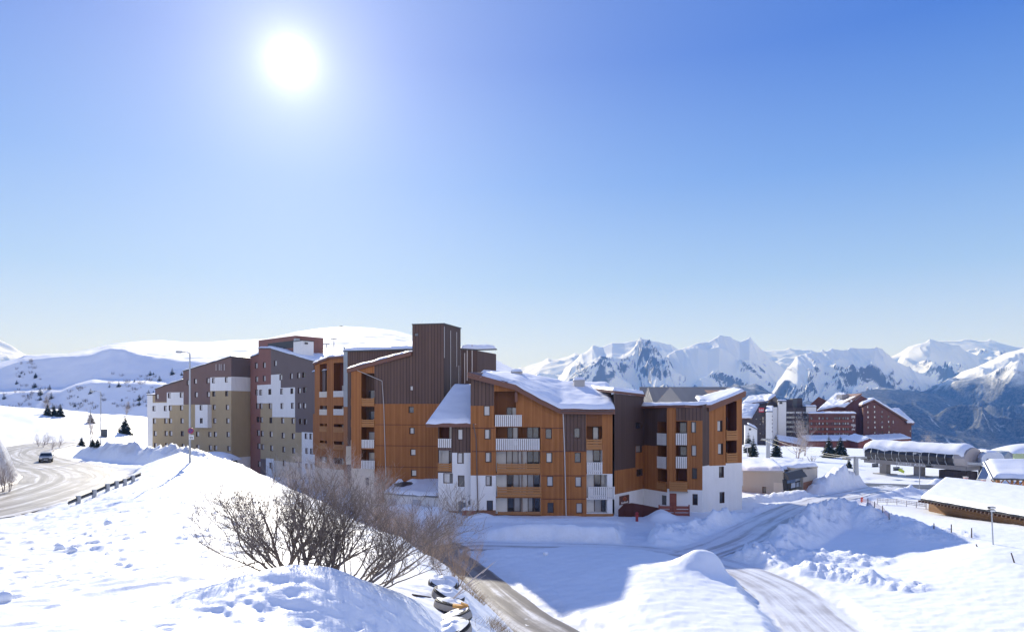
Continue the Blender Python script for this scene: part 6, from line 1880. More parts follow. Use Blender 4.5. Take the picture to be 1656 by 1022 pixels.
def lodge():
    t = root_at('lodge', 55, 82, 0, 'low timber lodge under a huge plain snow roof at the right edge', 'building')
    a, b = pt(*Z9(665, 527), 79.5), pt(*Z9(1404, 657), 61)
    c, d = pt(*Z9(830, 388), 93), pt(*Z9(1404, 463), 83)
    a.z = b.z = (a.z + b.z) / 2 ; c.z = d.z = (c.z + d.z) / 2 
    a, b = pt(*Z9(665, 527), 79.5), pt(*Z9(1404, 657), 79.5 * 0.80)
    e = (b - a); b = b + e * .25
    d = pt(*Z9(1404, 463), 84); d = d + (d - c) * .3
    ruled_roof(t, [a, b], [c, d], M['metal_dark'], .25, .1, .1, .05, fascia=M['metal_dark'], snow=.5, seed=271, lump=.10)
    f = from_world(a.x + 1.6, a.y + 1.2, b.x, b.y + 1.5); w = MB()
    skin(w, f, -.8, [(0, a.z - .05), (f.L, b.z - .1)], M['lodge_wood'])
    f2 = from_world(c.x + 1.0, c.y - 1, a.x + 1.6, a.y + 1.2); skin(w, f2, -.8, [(0, c.z), (f2.L, a.z)], M['lodge_wood'])
    w.build('wall', t)
    L = (b - a).length
    for k in range(34):
        p = a + (b - a) * ((k + .5) / 34); q = MB(); q.box((p.x, p.y + .25, p.z - .20), .16, .7, .2, M['frame'], math.atan2((b - a).y, (b - a).x)); q.build('rafter_end', t)
    pm = plain('pink_chimney', (.62, .38, .34), .8)
    for x, y in ((985, 396), (1112, 414)):
        p = pt(*Z9(x, y), 92); q = MB(); q.box((p.x, p.y, p.z - .5), .42, .42, 1.15, pm); ch = q.build('chimney', t)
        q = MB(); q.box((p.x, p.y, p.z + .65), .5, .5, .06, M['rail_white']); q.build('cap', ch)
    return t
lodge()

def hut():
    c = pt(*ZE(1250, 440), 150); t = root_at('hut', c.x, c.y, 0, 'pale green hut under a domed snow roof behind the lift terminal at the right edge', 'hut')
    gm = plain('pale_green_wall', (.36, .44, .30), .7)
    q = MB(); zt = pt(*ZE(1250, 330), 150).z; q.box((c.x + 2.2, c.y, -1), 6.5, 6, zt + 1, gm); q.build('wall', t)
    S = 16; P = np.zeros((S, S, 3))
    for i in range(S):
        for j in range(S):
            u, v = j / (S - 1) * 2 - 1, i / (S - 1) * 2 - 1; h = max(0, 1 - u * u) ** .6 * max(0, 1 - v * v) ** .5
            P[i, j] = (2.0 + u * 7.5 - (0), v * 4, zt - .8 + h * 2.0)
    grid_object('roof_snow', P, [M['snow_roof']], parent=t)
hut()
def far_chalet():
    c = pt(*ZE(190, 340), 210); t = root_at('chalet', c.x, c.y, -3, 'small distant grey chalet with snow on its flat roof beyond the long lift station', 'building')
    f = Facade(ZE(0, 0)[0], 210, ZE(290, 0)[0], 210); zt = pt(*ZE(150, 318), 210).z
    slab_block(t, f, Vector((0, 8, 0)), -6, [(0, zt), (f.L, zt)], M['concrete'], [(f.L * .55, f.L * .75, zt - 1.6, zt - .3, M['hotel_dark'])])
    ruled_roof(t, [f.p(0, zt), f.p(f.L, zt)], [f.p(0, zt + .4) + Vector((0, 8, 0)), f.p(f.L, zt + .4) + Vector((0, 8, 0))], M['metal_dark'], .2, .3, .1, .3, snow=.5, seed=281)
far_chalet()
# ------------------------------------------------------------------ smaller things
def ray_hit(px, py, y0=12.0, y1=420.0):
    """the point of the snow surface seen at a pixel"""
    Y = np.geomspace(y0, y1, 900)
    X = (px - CX) / F * Y; Z = EYE + (HY - py) / F * Y
    h = height(X, Y, False)
    k = np.argmax(Z <= h)
    if not (Z <= h).any(): k = len(Y) - 1
    return Vector((X[k], Y[k], h[k]))
def drop(px, Y):
    x = (px - CX) / F * Y; return Vector((x, Y, hz(x, Y)))

M['needles'] = plain('spruce_needles', (0.022, 0.036, 0.024), .8, .45, 1.5)
M['bark'] = plain('bark', (0.085, 0.062, 0.050), .9, .3, 8)
M['twig_dark'] = plain('twig_dark', (0.20, 0.16, 0.135), .8, .3, 4)
M['twig_pale'] = plain('twig_pale', (0.46, 0.40, 0.37), .8, .25, 4)
M['twig_rust'] = plain('twig_rust', (0.36, 0.255, 0.175), .8, .3, 4)
M['straw'] = plain('dry_grass', (0.30, 0.215, 0.12), .9, .4, 4)

def conifer(name, hgt, rad, seed, label, layers=13, snowy=0.0, group='conifers'):
    r = random.Random(seed)
    t = thing(name, (0, 0, 0), label, 'tree', group)
    q = MB(); q.tube([(0, 0, -.3), (0, 0, hgt * .5), (0, 0, hgt * .97)], [hgt * .022, hgt * .014, .015], 6, M['bark']); q.build('trunk', t, local=True)
    q = MB()
    for i in range(layers):
        f = i / (layers - 1); z = hgt * (.05 + .92 * f)
        rr_ = rad * 1.12 * (1 - f) ** .75 * r.uniform(.82, 1.12) + .06
        n = max(6, int(20 * (1 - f) + 7))
        for k in range(n):
            a = 2 * math.pi * (k + r.random() * .8) / n; L = rr_ * r.uniform(.65, 1.15)
            dx, dy = math.cos(a), math.sin(a); drp = L * r.uniform(.25, .55)
            for s_ in range(3):
                f0, f1 = s_ / 3, (s_ + 1.15) / 3
                p0 = Vector((dx * L * f0, dy * L * f0, z - drp * f0 ** 1.3)); p1 = Vector((dx * L * f1, dy * L * f1, z - drp * f1 ** 1.3))
                w = L * .24 * (1.15 - f1 * .7) + .07
                sd = Vector((-dy, dx, 0)) * w; hang = Vector((0, 0, -w * r.uniform(.5, 1.3)))
                mt = M['snow'] if r.random() < snowy and s_ > 0 else M['needles']
                q.face([p0 + sd * r.uniform(.5, 1), p0 - sd * r.uniform(.5, 1), p1 - sd * .45, p1 + sd * .45], mt)
                q.face([p0, p1, p1 + hang * .7 + sd * .3, p0 + hang + sd * .4], M['needles']); q.face([p1, p0, p0 + hang - sd * .4, p1 + hang * .7 - sd * .3], M['needles'])
    q.face([(-.05, 0, hgt * .93), (.05, 0, hgt * .93), (0, 0, hgt * 1.03)], M['needles'])
    q.build('crown', t, local=True)
    return t

def bare_plant(name, seed, label, cat, mat, hgt, spread, stems, levels, r0, group=None, kids=(6, 5, 4), lean=None, n0=5, upward=.25, base=.3, parts=('branches', 'twigs')):
    """leafless tree or shrub: stems that fork into ever finer twigs"""
    r = random.Random(seed)
    t = thing(name, (0, 0, 0), label, cat, group)
    q, tw = MB(), MB()
    def grow(p, d, L, rad, lev):
        nseg = (7, 5, 3, 2)[min(lev, 3)]
        P = [p.copy()]; dd = d.normalized(); Rr = [rad]
        for i in range(nseg):
            dd = (dd + Vector((r.uniform(-1, 1), r.uniform(-1, 1), r.uniform(-.7, 1) + upward)) * (.17 + .05 * lev)).normalized()
            P.append(P[-1] + dd * (L / nseg)); Rr.append(max(rad * (1 - .78 * (i + 1) / nseg), .0016 * (hgt / 2.0)))
        (q if lev < 2 else tw).tube(P, Rr, 5 if lev == 0 else (4 if lev == 1 else 3), mat, cap=False)
        if lev + 1 < levels:
            for k in range(kids[min(lev, len(kids) - 1)]):
                i = r.randint(max(1, nseg // 3), nseg); f = r.random()
                a = P[i - 1].lerp(P[i], f); b = (P[i] - P[i - 1]).normalized()
                sd = Vector((r.uniform(-1, 1), r.uniform(-1, 1), r.uniform(-.35, .9))).normalized()
                grow(a, (b * .75 + sd * .75), L * r.uniform(.35, .62), Rr[i] * r.uniform(.5, .75), lev + 1)
    for s_ in range(stems):
        a = 2 * math.pi * (s_ + r.random()) / stems; tilt = r.uniform(.1, 1.0) * spread
        d = Vector((math.cos(a) * tilt, math.sin(a) * tilt, 1)); 
        if lean: d += Vector(lean)
        grow(Vector((math.cos(a) * base * r.random(), math.sin(a) * base * r.random(), -.15)), d, hgt * r.uniform(.65, 1.05) / max(.6, d.normalized().z ** .35), r0 * r.uniform(.55, 1.0), 0)
    q.build(parts[0], t, local=True)
    if tw.v: tw.build(parts[1], t, local=True)
    return t

# --- the large leafless shrub in the foreground
def big_shrub():
    r = random.Random(3)
    base0, base1 = pt(438, 928, 13.2), pt(618, 962, 11.8)
    c = (base0 + base1) / 2; c.z = hz(c.x, c.y)
    t = thing('bare_shrub', c, 'large leafless shrub with many dark forking branches on the near snow slope', 'shrub')
    q, tw = MB(), MB(); mat = M['twig_dark']
    def grow(p, d, L, rad, lev, curve):
        nseg = (9, 7, 5, 3)[lev]
        P, Rr, dd = [p.copy()], [rad], d.normalized()
        for i in range(nseg):
            dd = (dd + curve * (.10 if lev < 2 else .05) + Vector((r.uniform(-1, 1), r.uniform(-1, 1), r.uniform(-1, 1))) * (.20, .24, .25, .25)[lev]).normalized()
            P.append(P[-1] + dd * (L / nseg)); Rr.append(max(rad * (1 - .84 * (i + 1) / nseg), .0021))
        (q if lev < 2 else tw).tube(P, Rr, (6, 5, 4, 3)[lev], mat, cap=False)
        if lev < 3:
            for k in range((8, 6, 5)[lev]):
                i = min(nseg, max(1, int(nseg * (.22 + .78 * r.random())))); a = P[i - 1].lerp(P[i], r.random()); b = (P[i] - P[i - 1]).normalized()
                sd = Vector((r.uniform(-1, 1), r.uniform(-.8, .8), r.uniform(-.3, 1))).normalized()
                grow(a, b * .8 + sd * .72, L * r.uniform(.34, .64), max(Rr[i] * r.uniform(.5, .72), .003), lev + 1, curve)
    for k in range(29):
        f = (k + r.random() * .7) / 29
        p = base0.lerp(base1, f) + Vector((r.uniform(-.15, .15), r.uniform(-.35, .35), 0)); p.z = hz(p.x, p.y) - .12
        fx = min(1.5, max(-.7, (f - .40) * 2.0 + r.uniform(-.6, .65)))
        d = Vector((fx * 1.15, r.uniform(-.35, .35), 1.0 - abs(fx) * .33))
        L = r.uniform(1.15, 1.85) * (1.0 + .10 * abs(fx))
        grow(p, d, L, r.uniform(.014, .028), 0, Vector((-fx * .15, 0, .5 if abs(fx) > .8 else .12)))
    for k in range(7):      # thick old stems
        p = base0.lerp(base1, r.uniform(.1, .6)); p.z = hz(p.x, p.y) - .1
        grow(p, Vector((r.uniform(-.2, .8), r.uniform(-.3, .3), 1)), r.uniform(1.3, 1.8), .042, 0, Vector((0.2, 0, .2)))
    q.build('branches', t); tw.build('twigs', t)
big_shrub()

# --- conifers
cf = conifer('conifer', 9.0, 2.1, 1, 'tall dark spruce left of the low grey lift pylon', 15)
cf2 = conifer('conifer', 6.0, 2.1, 2, 'x', 15, .05)
protos = [(cf, 9.0), (cf2, 6.0)]
first = [True, True]
def put_conifer(k, px, pyb, hpx, label, Y=None):
    g = ray_hit(px, pyb) if Y is None else drop(px, Y)
    o, H = protos[k]
    s = (hpx / F * g.y) / H
    if first[k]: first[k] = False; c = o; c.location = g; c.scale = (s, s, s)
    else: c = dup(o, g, random.uniform(0, 6.28), s)
    c['label'] = label
    return c
for k, x, y0, y1, lab in ((0, 318, 388, 556, 'tall dark spruce in front of the little white house'), (0, 280, 355, 520, 'slim dark spruce behind the tall one beside the white house'),
                          (0, 490, 372, 552, 'big dark spruce just right of the grey lift pylon'), (1, 885, 388, 556, 'dark spruce in front of the hotel wing, left one of a pair'),
                          (1, 972, 392, 546, 'dark spruce in front of the hotel wing, right one of a pair'), (1, 1035, 560, 636, 'small round young spruce in front of the lift station'),
                          (1, 1522, 385, 468, 'dark spruce at the right end of the hotel base')):
    a, b = Z8(x, y0), Z8(x, y1); put_conifer(k, a[0], b[1], b[1] - a[1], lab)
for x, y0, y1, lab in ((290, 95, 245, 'dark spruce at the left of the clump on the left snow field'), (375, 118, 250, 'small dark spruce in the middle of the clump on the left snow field'),
                       (450, 100, 255, 'dark spruce at the right of the clump on the left snow field'), (838, 205, 345, 'dark spruce behind the thin pole on the left snow field'),
                       (1275, 235, 480, 'largest dark spruce on the left snow field beside the olive block'), (722, 510, 636, 'tiny young spruce nearest the car on the left snow field'),
                       (862, 545, 650, 'tiny spruce between the two poles on the left'), (925, 540, 655, 'tiny spruce just left of the lamp post on the left')):
    ZL = Zoom(40, 640, 7.86); a, b = ZL(x, y0), ZL(x, y1); put_conifer(1, a[0], b[1], b[1] - a[1], lab)

# dark bushes and small trees dotted over the blue hillside
hx, hy, hzv = HILL
cnt = 0; rr_ = random.Random(5)
ss = bare_plant('hillside_shrub', 9, 'small dark shrub on the blue shaded hillside', 'shrub', M['twig_dark'], 3.2, 1.1, 9, 3, .09, 'shrubs dotted over the shaded hillside', (7, 6), base=1.2)
sc2 = conifer('conifer', 6.0, 2.0, 8, 'small dark conifer on the blue shaded hillside', 8, group='conifers dotted over the shaded hillside')
used = [False, False]
while cnt < 240:
    k = 0 if rr_.random() < .72 else 1
    px = rr_.uniform(-60, 330); py = rr_.uniform(582, 662)
    den = float(fbm(np.array([px / 45.0]), np.array([py / 22.0]), 3, 77)[0]) + (.30 if py > 625 else 0) - (.25 if py < 592 else 0)
    if den < -.05: continue
    j = np.argmin(np.abs((px - CX) / F * hy[:, 280] - 0) * 0 + np.abs(HY - (hzv[:, int(np.clip((px + 420) / 1420 * 559, 0, 559))] - EYE) / hy[:, 0] * F - py) + (hy[:, 0] > 640) * 500)
    i = int(np.clip((px + 420) / 1420 * 559, 0, 559))
    loc = (hx[j, i], hy[j, i], hzv[j, i] - .1)
    s = rr_.uniform(.3, .95); o = ss if k == 0 else sc2
    if not used[k]: used[k] = True; o.location = loc
    else: dup(o, loc, rr_.uniform(0, 6.28), s)
    cnt += 1

# --- leafless trees and shrubs of the village
lt = bare_plant('bare_tree', 21, 'leafless larch with fine brownish twigs in front of the dark fronted block', 'tree', M['twig_pale'], 8, .35, 3, 4, .14, None, (9, 7, 5), upward=.3, parts=('trunk', 'twigs'))
lt.location = ray_hit(*Z8(645, 575)); lt.scale = (1.15,) * 3
def tree_copy(src, px, py, s, label, rz=None, Y=None):
    g = ray_hit(px, py) if Y is None else drop(px, Y)
    return dup(src, g, rz if rz is not None else random.uniform(0, 6), s, label)
tree_copy(lt, *Z8(700, 545), 1.0, 'leafless tree just right of the brownish larch')
tree_copy(lt, 1497, 725, 1.25, 'wide leafless tree above the middle of the lift station')
tree_copy(lt, 1489, 726, .9, 'leafless tree at the right end of the hotel, left of the wide one')
tree_copy(lt, 1512, 727, .7, 'small leafless tree right of the wide one above the lift station')
tree_copy(lt, 148, 708, .62, 'leafless little tree behind the thin pole on the left snow field')
tree_copy(lt, 78, 668, .7, 'leafless tree behind the clump of spruces on the left')
tree_copy(lt, 205, 672, .55, 'leafless tree on the field edge above the largest left spruce')
for x, lab, s in ((4, 'leafless shrub at the left edge above the snow bank', 1.0), (14, 'leafless shrub standing right of the one at the left edge', .7)):
    tree_copy(lt, x, 725, .42 * s, lab, Y=58)
for x, y, lab in ((62, 722, 'bare stem leaning over the left field above the car'), (70, 724, 'bare sapling left of the twin saplings behind the car'), (76, 718, 'thinnest bare sapling behind the car'), (84, 727, 'bare sapling right of the twin saplings behind the car'), (96, 724, 'low bare sapling farthest right behind the car')):
    tree_copy(lt, x, y, .26, lab)

# frosty shrubs at the foot of the bank and rusty ones on its flank
fp_ = bare_plant('bare_shrub', 31, 'pale frosty leafless shrub, tallest of those at the foot of the bank', 'shrub', M['twig_pale'], 4.2, .75, 11, 4, .05, 'frosty shrubs below the bank', (8, 7, 4), base=.7)
fp_.location = drop(548, 62) ; 
for px, Y, s, lab in ((505, 70, .95, 'pale frosty leafless shrub below the white corner of the grey gable block'), (585, 58, .9, 'pale frosty leafless shrub in front of the tower block corner'), (612, 52, .8, 'pale frosty leafless shrub left of the annex'),
                      (470, 80, .8, 'pale frosty leafless shrub farthest left, before the grey gable block'), (650, 56, .7, 'pale frosty leafless shrub in front of the annex garage door')):
    dup(fp_, drop(px, Y), random.uniform(0, 6), s, lab)
rp_ = bare_plant('bare_shrub', 37, 'rusty leafless shrub highest on the flank of the bank, behind the large dark shrub', 'shrub', M['twig_rust'], 3.0, .9, 12, 4, .035, 'rusty shrubs on the flank of the bank', (8, 7, 4), base=.7)
rp_.location = drop(615, 38); rp_.scale = (.5,) * 3
for px, Y, s, lab in ((635, 37, 0.61, 'rusty leafless shrub second along the flank of the bank'), (662, 33, 0.58, 'rusty leafless shrub in the middle of the flank of the bank'), (690, 31, 0.50, 'rusty leafless shrub above the lane junction'),
                      (700, 24, .45, 'low rusty leafless shrub right above the pile of tyres'), (735, 15.0, .32, 'low twiggy shrub growing beside the tyres')):
    dup(rp_, drop(px, Y), random.uniform(0, 6), s, lab)

# dry grass hanging over the edge of the bank
def grass():
    r = random.Random(4); q = MB()
    pts = smooth_line([(-5.2, 44, 0), (-3.6, 37, 0), (-2.6, 30, 0), (-1.9, 24, 0), (-1.2, 19, 0), (-.55, 15.5, 0), (.2, 12.5, 0)], 8)
    for k in range(8000):
        i = r.randrange(len(pts) - 1); f = r.random()
        x = pts[i][0] + (pts[i + 1][0] - pts[i][0]) * f + r.gauss(.1, .40); y = pts[i][1] + (pts[i + 1][1] - pts[i][1]) * f + r.gauss(0, .5)
        if float(vnoise(np.array([x * .9]), np.array([y * .5]), 6)[0]) < .40: continue
        L = r.uniform(.12, .40) * min(1, y / 30 + .25); a = r.uniform(0, 6.28); w = r.uniform(.004, .010) * min(1, y / 25)
        q.v; q.face([(x - w, y, 0), (x + w, y, 0), (x + math.cos(a) * L * .6 + .1, y + math.sin(a) * L * .4, L * .75)], M['straw'])
    V = np.array(q.v); H = height(V[0::3, 0].copy(), V[0::3, 1].copy()); V[:, 2] += np.repeat(H, 3) - .02
    q.v = [tuple(v) for v in V]
    tag(q.build('grass'), 'dry straw coloured grass hanging over the edge of the bank', None, None, 'stuff')
grass()

# --- old tyres and a stick
def tyre():
    rub = plain('tyre_rubber', (.035, .033, .032), .75, .4, 6); dust = plain('dusty_tread', (.30, .28, .26), .85, .3, 5)
    t = thing('tyre', (0, 0, 0), 'x', 'tyre', 'old tyres stacked on the bank')
    n = 36
    def ring(prof, mat, name, cl=True):
        q = MB()
        m = len(prof)
        for i in range(n):
            a0, a1 = 2 * math.pi * i / n, 2 * math.pi * (i + 1) / n
            for k in range(m if cl else m - 1):
                (ra, za), (rb, zb) = prof[k], prof[(k + 1) % m]
                q.face([(ra * math.cos(a0), ra * math.sin(a0), za), (ra * math.cos(a1), ra * math.sin(a1), za), (rb * math.cos(a1), rb * math.sin(a1), zb), (rb * math.cos(a0), rb * math.sin(a0), zb)], mat)
        return q.build(name, t, local=True)
    ring([(.19, .02), (.27, 0), (.315, .03), (.318, .17), (.27, .20), (.19, .18), (.20, .10)], rub, 'carcass')
    ring([(.321, .05), (.326, .07), (.326, .13), (.321, .15)], dust, 'tread', False)
    for i in range(18):
        pass
    # snow lying in the upper side
    P = np.zeros((7, 25, 3))
    for a in range(25):
        for k in range(7):
            rad = .30 * k / 6; th_ = 2 * math.pi * a / 24
            P[k, a] = (rad * math.cos(th_), rad * math.sin(th_), .195 + .05 * (1 - (k / 6) ** 2) + .015 * math.sin(3 * th_ + k))
    grid_object('snow_cap', P[::-1], [M['snow']], parent=t)
    return t
ty = tyre()
tys = [(716, 952, 'old tyre half buried at the top of the stack'), (722, 970, 'old snow filled tyre second from the top'), (728, 988, 'old snow filled tyre third from the top'), (737, 1010, 'old tyre fourth down, with an orange scrap on it'), (733, 1022, 'lowest old tyre of the stack, tilted')]
TY = []
for i, (px, py, lab) in enumerate(tys):
    p = ray_hit(px, py, 6, 60); o = ty if i == 0 else dup(ty)
    o.location = p + Vector((0, 0, -.02 if i < 4 else -.08)); o.rotation_euler = (R(14 + 6 * (i % 2)), R(10 - 8 * (i % 3)), i * 1.3); o['label'] = lab; TY.append(p)
q = MB(); p = TY[3] + Vector((.06, .08, .28))
om = plain('orange_plastic', (.62, .32, .08), .6)
q.obox(p + Vector((-.12, 0, -.02)), Vector((.26, .04, -.04)), Vector((0, .1, 0)), Vector((0, 0, .05)), om); q.obox(p + Vector((.02, .02, .03)), Vector((.12, .02, -.05)), Vector((0, .07, 0)), Vector((0, 0, .03)), om)
tag(q.build('plastic_scrap'), 'orange plastic scrap lying on a snowy tyre', 'scrap')
q = MB(); a, b = pt(667, 1011, 12.6), pt(719, 974, 13.4); a.z = hz(a.x, a.y) + .02
q.tube([a, a.lerp(b, .5) + Vector((0, 0, .03)), b, b + Vector((.28, .4, .25))], [.022, .02, .015, .006], 6, M['bark'])
tag(q.build('stick'), 'dark stick leaning on the snow beside the tyres', 'stick')
q = MB(); a = ray_hit(716, 985, 6, 60); b = pt(800, 908, a.y + .6)
q.tube([a, a.lerp(b, .5) + Vector((0, 0, .05)), b], [.02, .014, .004], 5, M['twig_pale'])
for f, dx in ((.45, .35), (.6, -.2), (.75, .25), (.3, .4)):
    s0 = a.lerp(b, f); q.tube([s0, s0 + Vector((dx, .05, .22))], [.007, .003], 4, M['twig_pale'])
tag(q.build('branch'), 'long pale bare branch reaching up over the lane beside the tyres', 'branch')

# --- guard rail beside the left road
def guard_rail():
    pts = [(367, 372), (425, 345), (512, 318), (585, 292), (635, 262), (680, 242), (725, 222), (770, 200)]
    ZR = Zoom(0, 720, 3.385); W3 = [pt(*ZR(x, y), 44 + (x - 367) / 403 * 14) for x, y in pts]
    for p in W3: p.z = max(p.z, hz(p.x, p.y) + .22)
    t = thing('guard_rail', W3[3], 'half buried grey guard rail along the outside of the road bend', 'guard rail')
    q = MB()
    for a, b in zip(W3[:-1], W3[1:]):
        d = b - a; n = Vector((d.y, -d.x, 0)).normalized()
        prof = [(0, -.02), (.06, .03), (.06, .09), (0, .14), (.06, .19), (.06, .25), (0, .30)]
        for (o0, z0_), (o1, z1_) in zip(prof[:-1], prof[1:]):
            q.face([a + n * o0 + Vector((0, 0, z0_)), b + n * o0 + Vector((0, 0, z0_)), b + n * o1 + Vector((0, 0, z1_)), a + n * o1 + Vector((0, 0, z1_))], M['metal_dark'])
    q.build('rail', t)
    for p in W3[1:-1]:
        q = MB(); zg = hz(p.x, p.y) - .3; zt = p.z + .36
        q.box((p.x + .12, p.y - .12, min(zg, p.z - .4)), .30, .16, zt - min(zg, p.z - .4), M['metal'], .5); q.build('post', t)
guard_rail()

# --- lamp posts
def lamp_post(px, py0, py1, Y, label, arm=-1.0, two=False, r=.09, name='street_lamp', head=True, cat='street lamp'):
    b, tp = pt(px, py1, Y), pt(px, py0, Y); b.z = hz(b.x, b.y) - .3
    t = thing(name, b, label, cat)
    q = MB(); q.tube([b, Vector((b.x, b.y, b.z + 1.2)), Vector((tp.x, tp.y, tp.z))], [r, r, r * .6], 8, M['metal']); q.build('pole', t)
    if head:
        q = MB(); q.tube([tp, tp + Vector((arm * .6, 0, .12)), tp + Vector((arm, 0, .10))], [r * .5, r * .45, r * .4], 6, M['metal']); q.build('arm', t)
        q = MB(); c = tp + Vector((arm * 1.0, 0, .06)); L = arm * .75
        q.prism([c + Vector((0, -.14, 0)), c + Vector((L * .6, -.17, .02)), c + Vector((L, -.08, .0)), c + Vector((L, .08, 0)), c + Vector((L * .6, .17, .02)), c + Vector((0, .14, 0))], Vector((0, 0, .13)), M['metal']); hd = q.build('lamp_head', t)
        q = MB(); q.prism([c + Vector((L * .15, -.11, -.01)), c + Vector((L * .85, -.08, -.01)), c + Vector((L * .85, .08, -.01)), c + Vector((L * .15, .11, -.01))], Vector((0, 0, -.04)), M['frame_white']); q.build('lens', hd)
    return t
def lamp_sign():
    t = lamp_post(307, 571, 742, 64, 'tall grey street lamp carrying a round no parking sign, before the olive block', -.75, r=.11)
    b = Vector(t.location)
    blue = plain('sign_blue', (.05, .06, .20), .4); red = plain('sign_red', (.40, .03, .07), .4)
    c = pt(308.5, 696.5, 63.8); rad = .27
    q = MB(); q.tube([c + Vector((0, -.02, 0)), c + Vector((0, .02, 0))], rad, 24, red); s = q.build('no_parking_sign', t)
    q = MB(); q.tube([c + Vector((0, -.027, 0)), c + Vector((0, -.021, 0))], rad * .74, 24, blue); q.build('sign_face', s)
    q = MB(); u = Vector((.707, 0, -.707)) * rad * .78; v = Vector((.707, 0, .707)) * rad * .11
    q.prism([c + Vector((0, -.034, 0)) - u - v, c + Vector((0, -.034, 0)) + u - v, c + Vector((0, -.034, 0)) + u + v, c + Vector((0, -.034, 0)) - u + v], Vector((0, .006, 0)), red); q.build('bar', s)
    q = MB(); p0 = pt(309.5, 705.5, 63.8); q.box((p0.x, p0.y, p0.z - .30), .46, .03, .42, M['frame_white']); s2 = q.build('sign_plate', t)
    q = MB()
    for k, (dx, w_) in enumerate(((-.15, .05), (-.08, .07), (.01, .05), (.08, .07), (-.11, .09), (.03, .12))):
        q.box((p0.x + dx + w_ / 2, p0.y - .02, p0.z - .10 - (.12 if k > 3 else 0)), w_, .008, .06, M['black'])
    q.build('lettering', s2)
lamp_sign()
lamp_post(163, 634, 735, 100, 'grey street lamp beyond the snow wall on the left field', -.9)
lamp_post(146, 662, 734, 104, 'thin plain pole left of the far street lamp', r=.06, name='pole', head=False, cat='pole')
lamp_post(1487, 734, 806, 103, 'tall thin lamp post in front of the middle of the lift station', -.55, r=.06)
def ball_lamp():
    p = ray_hit(1209, 748); tp = pt(1208.5, 722, p.y)
    t = thing('street_lamp', p, 'white round headed lamp beside the orange end tower', 'street lamp')
    q = MB(); q.tube([p - Vector((0, 0, .3)), tp], [.13, .10], 8, M['pipe']); q.build('pole', t)
    q = MB(); q.tube([tp + Vector((0, 0, z)) for z in (-.2, .1, .55, .7)], [.45, .95, .8, .2], 12, M['frame_white']); q.build('lamp_head', t)
ball_lamp()
def floodlight():
    b = ray_hit(1606.5, 880, 30, 120); tp = pt(1603.5, 826, b.y)
    t = thing('floodlight', b, 'floodlight with two dark lamp boxes on a pole in front of the lodge', 'floodlight')
    q = MB(); q.tube([b - Vector((0, 0, .4)), tp], [.05, .045], 8, M['metal']); q.build('pole', t)
    for k, z in enumerate((.0, .22)):
        q = MB(); q.box((tp.x, tp.y, tp.z + z - .05), .46, .28, .17, M['metal_dark']); h = q.build('lamp_box', t)
        q = MB(); q.box((tp.x, tp.y - .15, tp.z + z - .03), .38, .02, .12, M['frame_white']); q.build('lens', h)
floodlight()
def pylon(px, py0, py1, label, w):
    b = ray_hit(px, py1); tp = pt(px, py0, b.y)
    t = thing('lift_pylon', b, label, 'lift pylon', 'lift pylons')
    q = MB(); q.tube([b - Vector((0, 0, .4)), tp], [w, w * .8], 10, M['metal']); q.build('mast', t)
    q = MB(); q.obox(tp + Vector((-1.6, -.15, -.3)), Vector((3.2, 0, 0)), Vector((0, .3, 0)), Vector((0, 0, .3)), M['metal']); q.build('crossbar', t)
    for dx in (-1.4, 1.4):
        q = MB(); q.obox(tp + Vector((dx - .15, -1.1, -.5)), Vector((.3, 0, 0)), Vector((0, 2.2, 0)), Vector((0, 0, .22)), M['metal_dark']); q.build('roller_battery', t)
    return tp
t1_ = pylon(1242, 709, 743, 'thick grey lift pylon between the spruces, left of the bare larch', .55)
t2_ = pylon(1384, 738, 769, 'grey lift pylon at the left end of the lift station', .42)

# --- chairs hanging from the lift
def lift_chair(px, py, Y, label, cov=None):
    c = pt(px, py, Y); t = thing('lift_chair', c, label, 'lift chair', 'chairs on the chairlift')
    q = MB(); q.box((c.x, c.y, c.z), 1.6, .5, .12, M['metal_dark'], .4); q.box((c.x, c.y + .25, c.z + .1), 1.6, .1, .55, M['metal_dark'], .4); q.build('seat', t)
    q = MB(); q.tube([c + Vector((0, .2, .5)), c + Vector((.1, .25, 1.4)), c + Vector((0, .1, 2.3))], .05, 5, M['metal']); q.build('hanger', t)
    q = MB(); q.tube([c + Vector((-.8, -.1, .1)), c + Vector((-.8, -.5, .45)), c + Vector((.8, -.5, .45)), c + Vector((.8, -.1, .1))], .04, 5, M['metal']); q.build('safety_bar', t)
    if cov:
        q = MB(); q.prism([c + Vector((.1, -.3, .0)), c + Vector((1.1, -.3, -.45)), c + Vector((1.2, -.3, -.05)), c + Vector((.5, -.3, .5))], Vector((0, .4, 0)), cov); q.build('seat_cover', t)
    return t
lift_chair(*ZD(300, 625), 128, 'dark lift chair hanging left of the first station pillar')
lift_chair(*ZD(690, 690), 124, 'lift chair with a yellow green cover between the station pillars', plain('yellow_green_fabric', (.42, .50, .06), .7))
lift_chair(*ZD(1275, 628), 122, 'small dark lift chair right of the second station pillar')

